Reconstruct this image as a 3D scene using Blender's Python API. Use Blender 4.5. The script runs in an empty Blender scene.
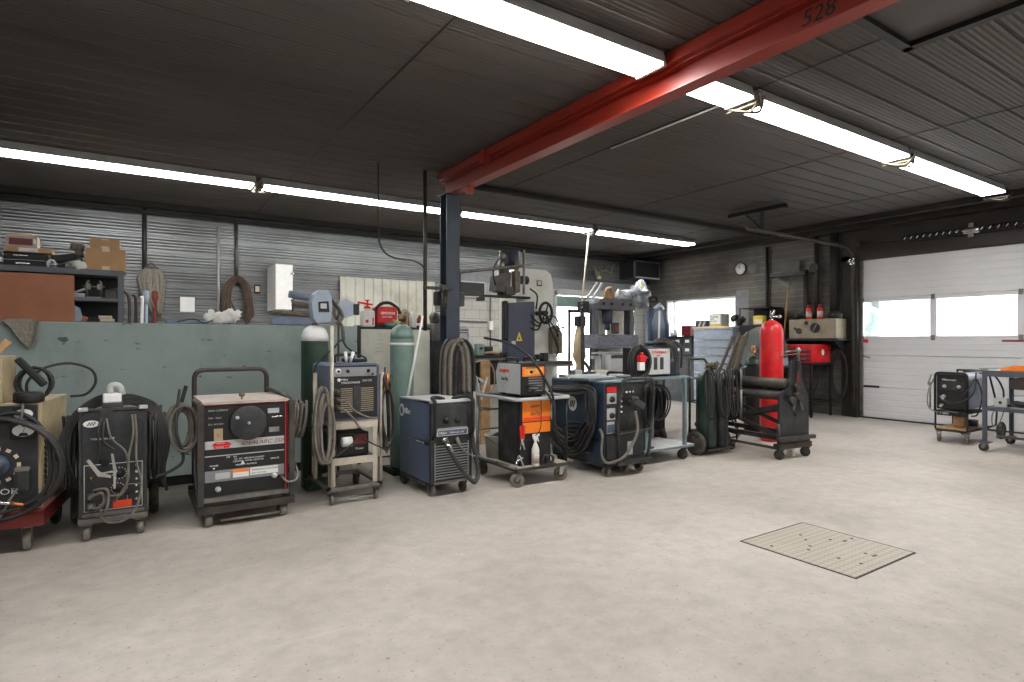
LAMP=33.0; SKY=8.0; EXPO=0.0
import bpy, bmesh, math, random
from mathutils import Vector, Matrix, noise
R=math.radians; PI=math.pi
random.seed(7)
COL=bpy.context.scene.collection

# ------------------------------------------------------------------ materials
def lin(c):
    out=[]
    for x in c[:3]:
        x/=255.0
        out.append(x/12.92 if x<=0.04045 else ((x+0.055)/1.055)**2.4)
    return (*out,1)
MATS={}
def mat(name,col,rough=.5,metal=0.,var=.18,scale=9,dirt=None,dirt_amt=0.,bump=0.,bscale=60,spec=.5):
    """painted / metal / plastic surface with procedural mottling and grime"""
    if name in MATS: return MATS[name]
    m=bpy.data.materials.new(name); m.use_nodes=True
    nt=m.node_tree; N=nt.nodes; L=nt.links
    b=N['Principled BSDF']; b.inputs['Roughness'].default_value=rough; b.inputs['Metallic'].default_value=metal
    b.inputs['Specular IOR Level'].default_value=spec
    tc=N.new('ShaderNodeTexCoord')
    nz=N.new('ShaderNodeTexNoise'); nz.inputs['Scale'].default_value=scale; nz.inputs['Detail'].default_value=5
    L.new(tc.outputs['Object'],nz.inputs['Vector'])
    c=lin(col)
    mp=N.new('ShaderNodeMapRange'); mp.inputs[1].default_value=.3; mp.inputs[2].default_value=.7
    mp.inputs[3].default_value=1-var; mp.inputs[4].default_value=1+var
    L.new(nz.outputs['Fac'],mp.inputs[0])
    mul=N.new('ShaderNodeMix'); mul.data_type='RGBA'; mul.blend_type='MULTIPLY'; mul.inputs[0].default_value=1
    mul.inputs[6].default_value=c; L.new(mp.outputs[0],mul.inputs[7])
    out=mul.outputs[2]
    if dirt_amt>0:
        n2=N.new('ShaderNodeTexNoise'); n2.inputs['Scale'].default_value=scale*.45; n2.inputs['Detail'].default_value=8
        n2.inputs['Roughness'].default_value=.65
        L.new(tc.outputs['Object'],n2.inputs['Vector'])
        m2=N.new('ShaderNodeMapRange'); m2.inputs[1].default_value=.48; m2.inputs[2].default_value=.68
        m2.inputs[3].default_value=0; m2.inputs[4].default_value=dirt_amt
        L.new(n2.outputs['Fac'],m2.inputs[0])
        mx=N.new('ShaderNodeMix'); mx.data_type='RGBA'; L.new(m2.outputs[0],mx.inputs[0])
        L.new(out,mx.inputs[6]); mx.inputs[7].default_value=lin(dirt or (60,50,40)); out=mx.outputs[2]
    L.new(out,b.inputs['Base Color'])
    if bump>0:
        n3=N.new('ShaderNodeTexNoise'); n3.inputs['Scale'].default_value=bscale; n3.inputs['Detail'].default_value=4
        L.new(tc.outputs['Object'],n3.inputs['Vector'])
        bp=N.new('ShaderNodeBump'); bp.inputs['Strength'].default_value=bump; bp.inputs['Distance'].default_value=.01
        L.new(n3.outputs['Fac'],bp.inputs['Height']); L.new(bp.outputs[0],b.inputs['Normal'])
    MATS[name]=m; return m
def emis(name,col,s):
    m=bpy.data.materials.new(name); m.use_nodes=True; b=m.node_tree.nodes['Principled BSDF']
    b.inputs['Base Color'].default_value=(0.8,.8,.8,1)
    b.inputs['Emission Color'].default_value=(*col,1); b.inputs['Emission Strength'].default_value=s
    MATS[name]=m; return m

M=dict(
 black=mat('black_paint',(34,34,36),.45,var=.3,dirt=(95,90,84),dirt_amt=.45,scale=14),
 blackm=mat('black_plastic',(22,22,24),.55,var=.3,scale=20),
 rubber=mat('rubber_cable',(38,38,40),.6,var=.35,dirt=(100,94,86),dirt_amt=.4,scale=6),
 greycable=mat('grey_cable',(112,106,98),.6,var=.3,scale=10),
 tire=mat('tire_rubber',(50,48,46),.8,var=.3,dirt=(120,112,100),dirt_amt=.6,scale=20),
 wheelgrey=mat('grey_wheel',(118,112,103),.6,var=.2,dirt=(80,72,64),dirt_amt=.5,scale=25),
 steel=mat('dull_steel',(128,126,122),.42,.7,var=.25,dirt=(80,66,50),dirt_amt=.5,scale=10),
 steeld=mat('dark_steel',(70,68,66),.5,.5,var=.35,dirt=(100,80,60),dirt_amt=.5,scale=8),
 chrome=mat('bright_metal',(190,190,188),.25,.9,var=.15),
 white=mat('white_enamel',(226,226,224),.4,var=.05),
 offwhite=mat('worn_cream_paint',(188,180,164),.55,var=.12,dirt=(100,76,50),dirt_amt=.6,scale=10),
 cream=mat('cream_cabinet_paint',(196,196,184),.5,var=.08,dirt=(140,130,110),dirt_amt=.5,scale=4),
 tan=mat('tan_enamel',(176,158,124),.5,var=.12,dirt=(90,76,56),dirt_amt=.5,scale=6),
 blue=mat('blue_enamel',(82,95,118),.4,var=.12,dirt=(90,92,98),dirt_amt=.4,scale=5),
 dblue=mat('dark_blue_enamel',(46,60,80),.42,var=.2,dirt=(90,90,92),dirt_amt=.35,scale=6),
 lblue=mat('light_blue_enamel',(150,162,178),.45,var=.1,dirt=(90,90,92),dirt_amt=.35,scale=5),
 mill=mat('milling_machine_grey_blue',(66,70,88),.45,var=.12,dirt=(50,48,46),dirt_amt=.4,scale=4),
 millw=mat('milling_machine_white',(206,206,196),.45,var=.08,dirt=(120,110,95),dirt_amt=.35,scale=4),
 press=mat('press_grey_paint',(92,94,100),.5,var=.15,dirt=(50,46,42),dirt_amt=.5,scale=6),
 red=mat('red_enamel',(205,22,28),.35,var=.12,dirt=(230,120,110),dirt_amt=.25,scale=6),
 redw=mat('worn_red_paint',(122,40,34),.55,var=.25,dirt=(60,50,46),dirt_amt=.6,scale=6),
 maroon=mat('maroon_paint',(110,28,36),.45,var=.2),
 pink=mat('faded_maroon_top',(182,166,156),.5,var=.1,dirt=(110,80,70),dirt_amt=.4,scale=5),
 orange=mat('orange_paint',(240,128,24),.45,var=.08,dirt=(150,80,20),dirt_amt=.2),
 lorange=mat('light_orange_print',(250,176,90),.45,var=.3,scale=30),
 dgrey=mat('dark_grey_panel',(42,44,47),.5,var=.2,dirt=(100,98,94),dirt_amt=.3,scale=12),
 grey=mat('grey_panel',(128,130,134),.45,var=.15,dirt=(90,88,84),dirt_amt=.3,scale=8),
 lgrey=mat('light_grey_panel',(182,184,184),.45,var=.1,dirt=(120,116,110),dirt_amt=.3,scale=6),
 shelf=mat('grey_shelving_steel',(100,104,110),.5,var=.1,dirt=(60,58,56),dirt_amt=.3,scale=5),
 brown=mat('brown_door_panel',(176,110,78),.5,var=.07,dirt=(110,64,44),dirt_amt=.3,scale=3),
 card=mat('cardboard',(192,154,112),.85,var=.08,scale=6),
 tape=mat('packing_tape',(222,204,180),.4,var=.05),
 wood=mat('worn_wood',(176,140,98),.7,var=.25,scale=12),
 dgreen=mat('dark_green_cylinder',(34,56,46),.35,var=.15,dirt=(90,96,88),dirt_amt=.3,scale=5),
 teal=mat('grey_green_cylinder',(118,142,134),.4,var=.1,dirt=(70,80,72),dirt_amt=.4,scale=4),
 cyan=mat('blue_grey_tube_paint',(104,120,126),.45,var=.15,dirt=(80,80,78),dirt_amt=.4,scale=10),
 hose=mat('red_brown_hose',(84,66,58),.65,var=.25,scale=14),
 mop=mat('grey_mop_yarn',(138,132,122),.95,var=.3,scale=50,bump=.5),
 cloth=mat('white_rag_cloth',(236,235,230),.9,var=.1,scale=12,bump=.3,bscale=20),
 bcloth=mat('blue_work_cloth',(120,130,150),.85,var=.2,scale=8,bump=.3,bscale=20),
 plastic=mat('milky_plastic',(214,214,206),.35,var=.06),
 yellow=mat('yellow_plastic',(212,190,60),.5,var=.1),
 brownrag=mat('brown_rag',(112,104,92),.9,var=.3,scale=20,bump=.4),
 copper=mat('copper_tip',(190,120,70),.35,.8,var=.1),
 brass=mat('brass_fitting',(128,112,84),.35,.8,var=.15),
 columnp=mat('blue_grey_column_paint',(58,68,82),.5,var=.15,dirt=(40,40,42),dirt_amt=.5,scale=4),
 sticker=mat('orange_red_sticker',(232,72,30),.5,var=.05),
 tablep=mat('table_blue_grey_paint',(70,76,86),.5,var=.15,dirt=(90,90,88),dirt_amt=.3,scale=6),
 clear=mat('clear_plastic_bag',(128,132,138),.18,.0,var=.3,scale=20),
 darkbrown=mat('dark_brown_board',(48,40,36),.6,var=.2,scale=5),
 blade=mat('worn_disc_steel',(88,92,90),.5,.5,var=.25,dirt=(70,60,50),dirt_amt=.5,scale=4),
 olive=mat('beige_grey_case',(146,136,116),.5,var=.12,dirt=(70,62,50),dirt_amt=.5,scale=6),
 trim=mat('sooty_trim',(40,36,33),.7,var=.3,scale=4,dirt=(30,26,24),dirt_amt=.6),
)

# ------------------------------------------------------------------ mesh builder
class MB:
    def __init__(s): s.v=[]; s.f=[]; s.m=[]; s.s=[]; s.cur=0; s.X=None
    def mat(s,i): s.cur=i; return s
    def _add(s,vs,fs,sm=False):
        o=len(s.v)
        if s.X is not None: vs=[tuple(s.X@Vector(v)) for v in vs]
        s.v+=[tuple(v) for v in vs]
        for i,f in enumerate(fs):
            s.f.append([a+o for a in f]); s.m.append(s.cur); s.s.append(sm if isinstance(sm,bool) else sm[i])
        return s
    def box(s,x0,x1,y0,y1,z0,z1,bev=0):
        if x0>x1: x0,x1=x1,x0
        if y0>y1: y0,y1=y1,y0
        if z0>z1: z0,z1=z1,z0
        vs=[(x0,y0,z0),(x1,y0,z0),(x1,y1,z0),(x0,y1,z0),(x0,y0,z1),(x1,y0,z1),(x1,y1,z1),(x0,y1,z1)]
        fs=[(0,3,2,1),(4,5,6,7),(0,1,5,4),(1,2,6,5),(2,3,7,6),(3,0,4,7)]
        if bev<=0: return s._add(vs,fs)
        bev=min(bev,(x1-x0)*.45,(y1-y0)*.45,(z1-z0)*.45)
        b=bmesh.new(); bv=[b.verts.new(v) for v in vs]
        for f in fs: b.faces.new([bv[i] for i in f])
        bmesh.ops.bevel(b,geom=list(b.edges),offset=bev,segments=2,profile=.5,affect='EDGES')
        b.verts.index_update()
        vv=[tuple(v.co) for v in b.verts]; ff=[[v.index for v in f.verts] for f in b.faces]
        b.free(); return s._add(vv,ff)
    def rbox(s,c,size,rot,bev=0):
        """box centred at c, rotated by euler rot (deg)"""
        old=s.X
        T=Matrix.Translation(c)@(Matrix.Rotation(R(rot[2]),4,'Z')@Matrix.Rotation(R(rot[1]),4,'Y')@Matrix.Rotation(R(rot[0]),4,'X'))
        s.X=T if old is None else old@T
        a,b,d=[x/2 for x in size]; s.box(-a,a,-b,b,-d,d,bev); s.X=old; return s
    def prism(s,poly,axis,a0,a1):
        """polygon in the plane normal to axis, extruded a0..a1. axis 'x':(y,z) 'y':(x,z) 'z':(x,y)"""
        def P(p,a):
            return {'x':(a,p[0],p[1]),'y':(p[0],a,p[1]),'z':(p[0],p[1],a)}[axis]
        n=len(poly); vs=[P(p,a0) for p in poly]+[P(p,a1) for p in poly]
        fs=[list(range(n))[::-1],list(range(n,2*n))]+[(i,(i+1)%n,n+(i+1)%n,n+i) for i in range(n)]
        return s._add(vs,fs)
    def lathe(s,prof,o=(0,0,0),ax='z',seg=20,smooth=True):
        """prof: list of (r,h) ; revolved about axis through o"""
        vs=[];fs=[]
        for r,h in prof:
            for k in range(seg):
                a=2*PI*k/seg; c,d=r*math.cos(a),r*math.sin(a)
                p={'z':(c,d,h),'x':(h,c,d),'y':(d,h,c)}[ax]
                vs.append((p[0]+o[0],p[1]+o[1],p[2]+o[2]))
        n=len(prof)
        for i in range(n-1):
            for k in range(seg):
                k2=(k+1)%seg; fs.append((i*seg+k,i*seg+k2,(i+1)*seg+k2,(i+1)*seg+k))
        sm=[smooth]*len(fs)
        if prof[0][0]>1e-5: fs.append(list(range(seg))[::-1]); sm.append(False)
        if prof[-1][0]>1e-5: fs.append([(n-1)*seg+k for k in range(seg)]); sm.append(False)
        return s._add(vs,fs,sm)
    def cyl(s,p0,p1,r,seg=14,r2=None):
        return s.tube([p0,p1],r,seg,r2=r2)
    def tube(s,pts,r,seg=8,closed=False,r2=None,cap=True):
        pts=[Vector(p) for p in pts]; n=len(pts)
        T=[]
        for i in range(n):
            if closed: t=pts[(i+1)%n]-pts[i-1]
            elif i==0: t=pts[1]-pts[0]
            elif i==n-1: t=pts[-1]-pts[-2]
            else: t=(pts[i+1]-pts[i]).normalized()+(pts[i]-pts[i-1]).normalized()
            if t.length<1e-9: t=Vector((0,0,1))
            T.append(t.normalized())
        up=Vector((0,0,1)) if abs(T[0].z)<.9 else Vector((1,0,0))
        u=T[0].cross(up).normalized(); vs=[];fs=[];sm=[]
        for i in range(n):
            u=(u-T[i]*u.dot(T[i]))
            if u.length<1e-6: u=T[i].orthogonal()
            u.normalize(); w=T[i].cross(u)
            rr=r if r2 is None else r+(r2-r)*i/(n-1)
            k_=1.0
            if 0<i<n-1 and not closed:
                c=(pts[i+1]-pts[i]).normalized().dot((pts[i]-pts[i-1]).normalized())
                k_=min(1.4,1/max(.7,math.sqrt(max(.01,(1+c)/2))))
            for k in range(seg):
                a=2*PI*k/seg; vs.append(pts[i]+(u*math.cos(a)+w*math.sin(a))*rr*k_)
        m=n if closed else n-1
        for i in range(m):
            j=(i+1)%n
            for k in range(seg):
                k2=(k+1)%seg; fs.append((i*seg+k,i*seg+k2,j*seg+k2,j*seg+k)); sm.append(True)
        if not closed and cap:
            fs.append(list(range(seg))[::-1]); fs.append([(n-1)*seg+k for k in range(seg)]); sm+=[False,False]
        return s._add(vs,fs,sm)
    def cable(s,pts,r=.008,seg=6,n=6):
        return s.tube(spline(pts,n),r,seg)
    def rail(s,pts,r=.013,rad=.05,seg=8,closed=False):
        return s.tube(fillet(pts,rad,closed),r,seg,closed=closed)
    def coil(s,c,rx,rz,turns,r=.008,depth=.06,axis='y',jit=.02,seed=1,steps=18,seg=6,tilt=0):
        rnd=random.Random(seed); pts=[]
        cx,cy,cz=c; j=[(rnd.uniform(-jit,jit),rnd.uniform(-jit,jit),rnd.uniform(-jit,jit)) for _ in range(int(turns)+2)]
        N=int(turns*steps)
        for i in range(N+1):
            a=2*PI*i/steps; t=i/steps; k=int(t); f=t-k; f=f*f*(3-2*f)
            J=[j[k][q]*(1-f)+j[k+1][q]*f for q in range(3)]
            d=depth*(t/turns-.5)+J[2]*.5
            X=(rx+J[0])*math.sin(a); Z=(rz+J[1])*math.cos(a)
            if axis=='y': pts.append((cx+X,cy+d+tilt*Z,cz+Z-abs(J[1])*.5))
            else: pts.append((cx+d+tilt*Z,cy+X,cz+Z-abs(J[1])*.5))
        return s.tube(pts,r,seg)
    def sph(s,c,rad,seg=14,rings=9,noise_amt=0,seed=0):
        vs=[];fs=[]
        if not isinstance(rad,(tuple,list)): rad=(rad,)*3
        for i in range(rings+1):
            th=PI*i/rings
            for k in range(seg):
                a=2*PI*k/seg; n=Vector((math.sin(th)*math.cos(a),math.sin(th)*math.sin(a),math.cos(th)))
                q=1+noise_amt*noise.noise(n*2.2+Vector((seed*3.7,seed,1))) if noise_amt else 1
                vs.append((c[0]+n.x*rad[0]*q,c[1]+n.y*rad[1]*q,c[2]+n.z*rad[2]*q))
        for i in range(rings):
            for k in range(seg):
                k2=(k+1)%seg; fs.append((i*seg+k,(i+1)*seg+k,(i+1)*seg+k2,i*seg+k2))
        return s._add(vs,fs,True)
    def build(s,name,mats,parent=None,loc=None,rz=0,label=None):
        me=bpy.data.meshes.new(name); me.from_pydata(s.v,[],s.f)
        if not isinstance(mats,(list,tuple)): mats=[mats]
        for m in mats: me.materials.append(M[m] if isinstance(m,str) else m)
        me.polygons.foreach_set('material_index',[min(i,len(mats)-1) for i in s.m])
        me.polygons.foreach_set('use_smooth',s.s); me.update()
        bm=bmesh.new(); bm.from_mesh(me); bmesh.ops.remove_doubles(bm,verts=bm.verts,dist=1e-6)
        bmesh.ops.recalc_face_normals(bm,faces=bm.faces); bm.to_mesh(me); bm.free()
        o=bpy.data.objects.new(name,me); COL.objects.link(o)
        if parent: o.parent=parent
        if loc: o.location=loc
        if rz: o.rotation_euler=(0,0,R(rz))
        if label: o['label']=label
        return o
def pieces(m,name,mats,parent=None,label=None):
    """build every connected piece of the mesh as an object of its own"""
    par=list(range(len(m.v)))
    def fd(a):
        while par[a]!=a: par[a]=par[par[a]]; a=par[a]
        return a
    for f in m.f:
        r0=fd(f[0])
        for q in f[1:]: par[fd(q)]=r0
    groups={}
    for i,f in enumerate(m.f): groups.setdefault(fd(f[0]),[]).append(i)
    out=[]
    for idx in groups.values():
        n=MB(); mp={}
        for i in idx:
            g=[]
            for q in m.f[i]:
                if q not in mp: mp[q]=len(n.v); n.v.append(m.v[q])
                g.append(mp[q])
            n.f.append(g); n.m.append(m.m[i]); n.s.append(m.s[i])
        out.append(n.build(name,mats,parent,label=label))
    return out
def spline(pts,n=6):
    P=[Vector(p) for p in pts]; P=[2*P[0]-P[1]]+P+[2*P[-1]-P[-2]]; out=[]
    for i in range(1,len(P)-2):
        a,b,c,d=P[i-1:i+3]
        for k in range(n):
            t=k/n; out.append(.5*((2*b)+(c-a)*t+(2*a-5*b+4*c-d)*t*t+(3*b-a-3*c+d)*t**3))
    out.append(P[-2]); return out
def fillet(pts,rad,closed=False,n=5):
    P=[Vector(p) for p in pts]; out=[]; N=len(P)
    for i in range(N):
        if not closed and i in (0,N-1): out.append(P[i]); continue
        a,b,c=P[i-1],P[i],P[(i+1)%N]
        r1=min(rad,(a-b).length*.48,(c-b).length*.48)
        p=b+(a-b).normalized()*r1; q=b+(c-b).normalized()*r1
        for k in range(n+1):
            t=k/n; out.append((1-t)**2*p+2*t*(1-t)*b+t*t*q)
    return out

# ------------------------------------------------------------------ scene helpers
def tag(o,label=None,cat=None,group=None,kind=None):
    if label: o['label']=label
    if cat: o['category']=cat
    if group: o['group']=group
    if kind: o['kind']=kind
    return o
def thing(name,label,cat,loc=(0,0,0),rz=0,group=None):
    o=bpy.data.objects.new(name,None); COL.objects.link(o); o.empty_display_size=.1
    o.location=loc; o.rotation_euler=(0,0,R(rz)); return tag(o,label,cat,group)
def struct(name,mb,m,parent=None,**k):
    o=mb.build(name,m,parent,**k)
    if not parent: o['kind']='structure'
    return o
def children(o): return [c for c in bpy.data.objects if c.parent==o]
def copy_tree(o,parent=None):
    c=o.copy(); COL.objects.link(c)
    if parent: c.parent=parent
    for ch in children(o): copy_tree(ch,c)
    return c
def text(body,size,matn,parent,loc,rot=(90,0,0),name='lettering',ext=.0012,align='LEFT',shear=0,bold=0,sx=1):
    cu=bpy.data.curves.new(name,'FONT'); cu.body=body; cu.size=size; cu.extrude=ext; cu.align_x=align
    cu.shear=shear; cu.offset=bold; cu.resolution_u=2
    ob=bpy.data.objects.new('tmp_text',cu); COL.objects.link(ob)
    dg=bpy.context.evaluated_depsgraph_get(); me=bpy.data.meshes.new_from_object(ob.evaluated_get(dg))
    bpy.data.objects.remove(ob); me.materials.clear(); me.materials.append(M[matn])
    T=Matrix.Translation(loc)@(Matrix.Rotation(R(rot[2]),4,'Z')@Matrix.Rotation(R(rot[1]),4,'Y')@Matrix.Rotation(R(rot[0]),4,'X'))@Matrix.Diagonal((sx,1,1,1))
    me.transform(T)
    o=bpy.data.objects.new(name,me); COL.objects.link(o); o.parent=parent
    return o
def caster(parent,x,y,top,r=.045,w=.028,ang=0,wheel='wheelgrey',fork='steel',name='caster'):
    """swivel caster: mounting plate + fork (part) with its wheel (sub-part)"""
    f=MB(); X=Matrix.Translation((x,y,0))@Matrix.Rotation(R(ang),4,'Z'); f.X=X
    off=r*.35
    f.box(-.045,.045,-.04,.04,top-.008,top); f.lathe([(w/2+.012,0),(w/2+.02,.008),(w/2+.012,.016)],(0,off*.5,top-.026),'z',14); f.lathe([(.022,0),(.022,.014)],(0,0,top-.02),'z',10)
    for sx in (-1,1):
        a=sx*(w/2+.004); f.prism([(off-.016,r-.012),(off+.016,r-.012),(.03,top-.014),(-.03,top-.014)],'x',a-.002,a+.002)
    f.box(-w/2-.006,w/2+.006,-.03,.03,top-.02,top-.014); f.cyl((-w/2-.01,off,r),(w/2+.01,off,r),.006,8)
    fo=f.build(name,fork,parent)
    g=MB(); g.X=X
    b=min(.008,w*.25)
    g.lathe([(.004,-w/2),(r*.55,-w/2),(r*.6,-w/2+b*.6),(r-b,-w/2+.001),(r,-w/2+b),(r,w/2-b),(r-b,w/2-.001),(r*.6,w/2-b*.6),(r*.55,w/2),(.004,w/2)],(0,off,r),'x',20)
    g.mat(1); g.lathe([(.004,-w/2-.004),(r*.42,-w/2-.004),(r*.5,-w/2+.002),(r*.5,w/2-.002),(r*.42,w/2+.004),(.004,w/2+.004)],(0,off,r),'x',16)
    g.build('wheel',[wheel,'steeld'],fo); return fo
def big_wheel(parent,x,y,r,w,name='wheel',tirem='tire',hub='steeld'):
    g=MB(); b=w*.3
    g.lathe([(r*.62,-w/2+b*.4),(r*.72,-w/2),(r-b,-w/2),(r,-w/2+b),(r,w/2-b),(r-b,w/2),(r*.72,w/2),(r*.62,w/2-b*.4)],(x,y,r),'x',26)
    t=g.build(name,tirem,parent)
    h=MB(); h.lathe([(.01,-w*.42),(r*.25,-w*.45),(r*.3,-w*.25),(r*.6,-w*.2),(r*.64,-w*.35),(r*.64,w*.35),(r*.6,w*.2),(r*.3,w*.25),(r*.25,w*.45),(.01,w*.42)],(x,y,r),'x',22)
    h.build('hub',hub,t); return t
def knob(m,x,y,z,r=.02,d=.02,ax='y'):
    m.lathe([(r,0),(r,-d*.2),(r*.75,-d*.35),(r*.7,-d),(.002,-d)],(x,y,z),ax,16)
def oval_logo(parent,x,y,z,w,h,face='y',sgn=-1):
    """white oval with three slanted dark strokes"""
    a=MB(); seg=28; pts=[(w/2*math.cos(2*PI*k/seg),h/2*math.sin(2*PI*k/seg)) for k in range(seg)]
    t=.004*sgn
    if face=='y': a.prism([(x+p,z+q) for p,q in pts],'y',y,y+t)
    else: a.prism([(y+p,z+q) for p,q in pts],'x',x,x+t)
    a.mat(1)
    for k in (-1,0,1):
        c=k*w*.17; sl=h*.14
        q=[(c-w*.055-sl,-h*.25),(c+w*.03-sl,-h*.25),(c+w*.055+sl,h*.25),(c-w*.03+sl,h*.25)]
        if face=='x': q=[(-p if sgn<0 else p,r_) for p,r_ in q]
        if face=='y': a.prism([(x+p,z+r_) for p,r_ in q],'y',y+t,y+t*1.4)
        else: a.prism([(y+p,z+r_) for p,r_ in q],'x',x+t,x+t*1.4)
    return a.build('emblem',['white','blackm'],parent)
# ================================================================== SETTING
XL,XR,YB,YF,ZC=-1.55,12.08,11.5,-4.0,3.79
def surf_mat(name,build):
    m=bpy.data.materials.new(name); m.use_nodes=True; nt=m.node_tree; build(nt,nt.nodes,nt.links,nt.nodes['Principled BSDF']); MATS[name]=m; M[name]=m; return m
def ramp(N,L,src,stops):
    r=N.new('ShaderNodeValToRGB'); e=r.color_ramp.elements
    e[0].position=stops[0][0]; e[0].color=lin(stops[0][1]); e[1].position=stops[-1][0]; e[1].color=lin(stops[-1][1])
    for p,c in stops[1:-1]:
        q=e.new(p); q.color=lin(c)
    L.new(src,r.inputs[0]); return r.outputs[0]
def nz(N,L,tc,scale,detail=6,rough=.6,mapping=None):
    n=N.new('ShaderNodeTexNoise'); n.inputs['Scale'].default_value=scale; n.inputs['Detail'].default_value=detail; n.inputs['Roughness'].default_value=rough
    src=tc.outputs['Object']
    if mapping:
        mp=N.new('ShaderNodeMapping'); mp.inputs['Scale'].default_value=mapping; L.new(src,mp.inputs[0]); src=mp.outputs[0]
    L.new(src,n.inputs['Vector']); return n.outputs['Fac']
def mixc(N,L,f,a,b,bt='MIX'):
    x=N.new('ShaderNodeMix'); x.data_type='RGBA'; x.blend_type=bt
    if isinstance(f,(int,float)): x.inputs[0].default_value=f
    else: L.new(f,x.inputs[0])
    for i,q in ((6,a),(7,b)):
        if isinstance(q,tuple): x.inputs[i].default_value=q
        else: L.new(q,x.inputs[i])
    return x.outputs[2]
def mrange(N,L,s,a,b,c,d):
    m=N.new('ShaderNodeMapRange'); m.inputs[1].default_value=a; m.inputs[2].default_value=b; m.inputs[3].default_value=c; m.inputs[4].default_value=d
    L.new(s,m.inputs[0]); return m.outputs[0]
def bump(N,L,b,h,st=.3,dist=.01):
    q=N.new('ShaderNodeBump'); q.inputs['Strength'].default_value=st; q.inputs['Distance'].default_value=dist; L.new(h,q.inputs['Height']); L.new(q.outputs[0],b.inputs['Normal'])
def f_concrete(nt,N,L,b):
    tc=N.new('ShaderNodeTexCoord')
    c=ramp(N,L,nz(N,L,tc,.55,8,.62),[(.3,(160,152,143)),(.5,(180,172,163)),(.72,(194,187,179))])
    f=mrange(N,L,nz(N,L,tc,7,8,.7),.3,.75,.84,1.1); c=mixc(N,L,1.0,c,f,'MULTIPLY')
    s=mrange(N,L,nz(N,L,tc,2.2,10,.72),.56,.72,0,.5); c=mixc(N,L,s,c,lin((146,134,120)))
    sp=mrange(N,L,nz(N,L,tc,38,3,.5),.64,.72,0,.6); c=mixc(N,L,sp,c,lin((116,106,96)))
    st=mrange(N,L,nz(N,L,tc,1.6,6,.6,(.35,3.2,1)),.62,.8,0,.3); c=mixc(N,L,st,c,lin((214,208,200)))
    L.new(c,b.inputs['Base Color']); b.inputs['Roughness'].default_value=.62; b.inputs['Specular IOR Level'].default_value=.35
    bump(N,L,b,nz(N,L,tc,24,6,.7),.22,.006)
surf_mat('concrete_floor',f_concrete)
def f_ceil(nt,N,L,b):
    tc=N.new('ShaderNodeTexCoord')
    c=ramp(N,L,nz(N,L,tc,.5,7,.6,(.6,1,1)),[(.3,(66,62,60)),(.52,(80,75,72)),(.72,(91,84,80))])
    s=mrange(N,L,nz(N,L,tc,1.3,8,.7,(.5,1.4,1)),.56,.72,0,.55); c=mixc(N,L,s,c,lin((74,54,42)))
    L.new(c,b.inputs['Base Color']); b.inputs['Roughness'].default_value=.5; b.inputs['Specular IOR Level'].default_value=.35
surf_mat('sooty_ceiling_metal',f_ceil)
def f_galv(nt,N,L,b):
    tc=N.new('ShaderNodeTexCoord')
    c=ramp(N,L,nz(N,L,tc,.7,6,.6),[(.3,(120,123,124)),(.7,(150,153,154))])
    sep=N.new('ShaderNodeSeparateXYZ'); L.new(tc.outputs['Object'],sep.inputs[0])
    g=mrange(N,L,nz(N,L,tc,1.2,8,.65,(.5,1,2)),.45,.7,0,.5); c=mixc(N,L,g,c,lin((70,66,62)))
    L.new(c,b.inputs['Base Color']); b.inputs['Roughness'].default_value=.32; b.inputs['Metallic'].default_value=.7
surf_mat('galvanised_wall_cladding',f_galv)
def block(name,c1,c2,mortar,dark,damt,mlight,rh=.2,bw=.4):
    def f(nt,N,L,b):
        tc=N.new('ShaderNodeTexCoord'); geo=N.new('ShaderNodeSeparateXYZ'); L.new(tc.outputs['Object'],geo.inputs[0])
        add=N.new('ShaderNodeMath'); add.operation='ADD'; L.new(geo.outputs[0],add.inputs[0]); L.new(geo.outputs[1],add.inputs[1])
        cb=N.new('ShaderNodeCombineXYZ'); L.new(add.outputs[0],cb.inputs[0]); L.new(geo.outputs[2],cb.inputs[1])
        br=N.new('ShaderNodeTexBrick'); br.inputs['Scale'].default_value=1; br.inputs['Brick Width'].default_value=bw; br.inputs['Row Height'].default_value=rh
        br.inputs['Mortar Size'].default_value=.006; br.inputs['Mortar Smooth'].default_value=.3
        br.inputs['Color1'].default_value=lin(c1); br.inputs['Color2'].default_value=lin(c2); br.inputs['Mortar'].default_value=lin(mortar)
        L.new(cb.outputs[0],br.inputs['Vector'])
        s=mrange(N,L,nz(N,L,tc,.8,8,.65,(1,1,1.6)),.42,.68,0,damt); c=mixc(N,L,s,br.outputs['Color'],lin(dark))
        L.new(c,b.inputs['Base Color']); b.inputs['Roughness'].default_value=.65
        bump(N,L,b,br.outputs['Fac'],-.6,.008)
    surf_mat(name,f)
block('soot_shade_block_wall',(108,104,97),(98,94,89),(142,137,127),(48,40,34),.8,1,.137,30)  # noise darkening: soot, plus some of the corner's shade put into the colour
block('white_block_wall',(178,177,172),(172,171,166),(128,127,122),(128,121,110),.4,1)
def f_part(nt,N,L,b):
    tc=N.new('ShaderNodeTexCoord')
    c=ramp(N,L,nz(N,L,tc,.9,8,.62),[(.28,(124,138,135)),(.5,(142,156,152)),(.75,(155,168,164))])
    g=mrange(N,L,nz(N,L,tc,2.2,9,.7,(1,1,.5)),.52,.72,0,.35); c=mixc(N,L,g,c,lin((92,96,92)))
    k=mrange(N,L,nz(N,L,tc,11,4,.55,(.45,1,1)),.64,.68,0,.85); c=mixc(N,L,k,c,lin((48,54,54)))
    L.new(c,b.inputs['Base Color']); b.inputs['Roughness'].default_value=.6; bump(N,L,b,nz(N,L,tc,20,5,.6),.15,.005)
surf_mat('green_grey_painted_concrete',f_part)
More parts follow.
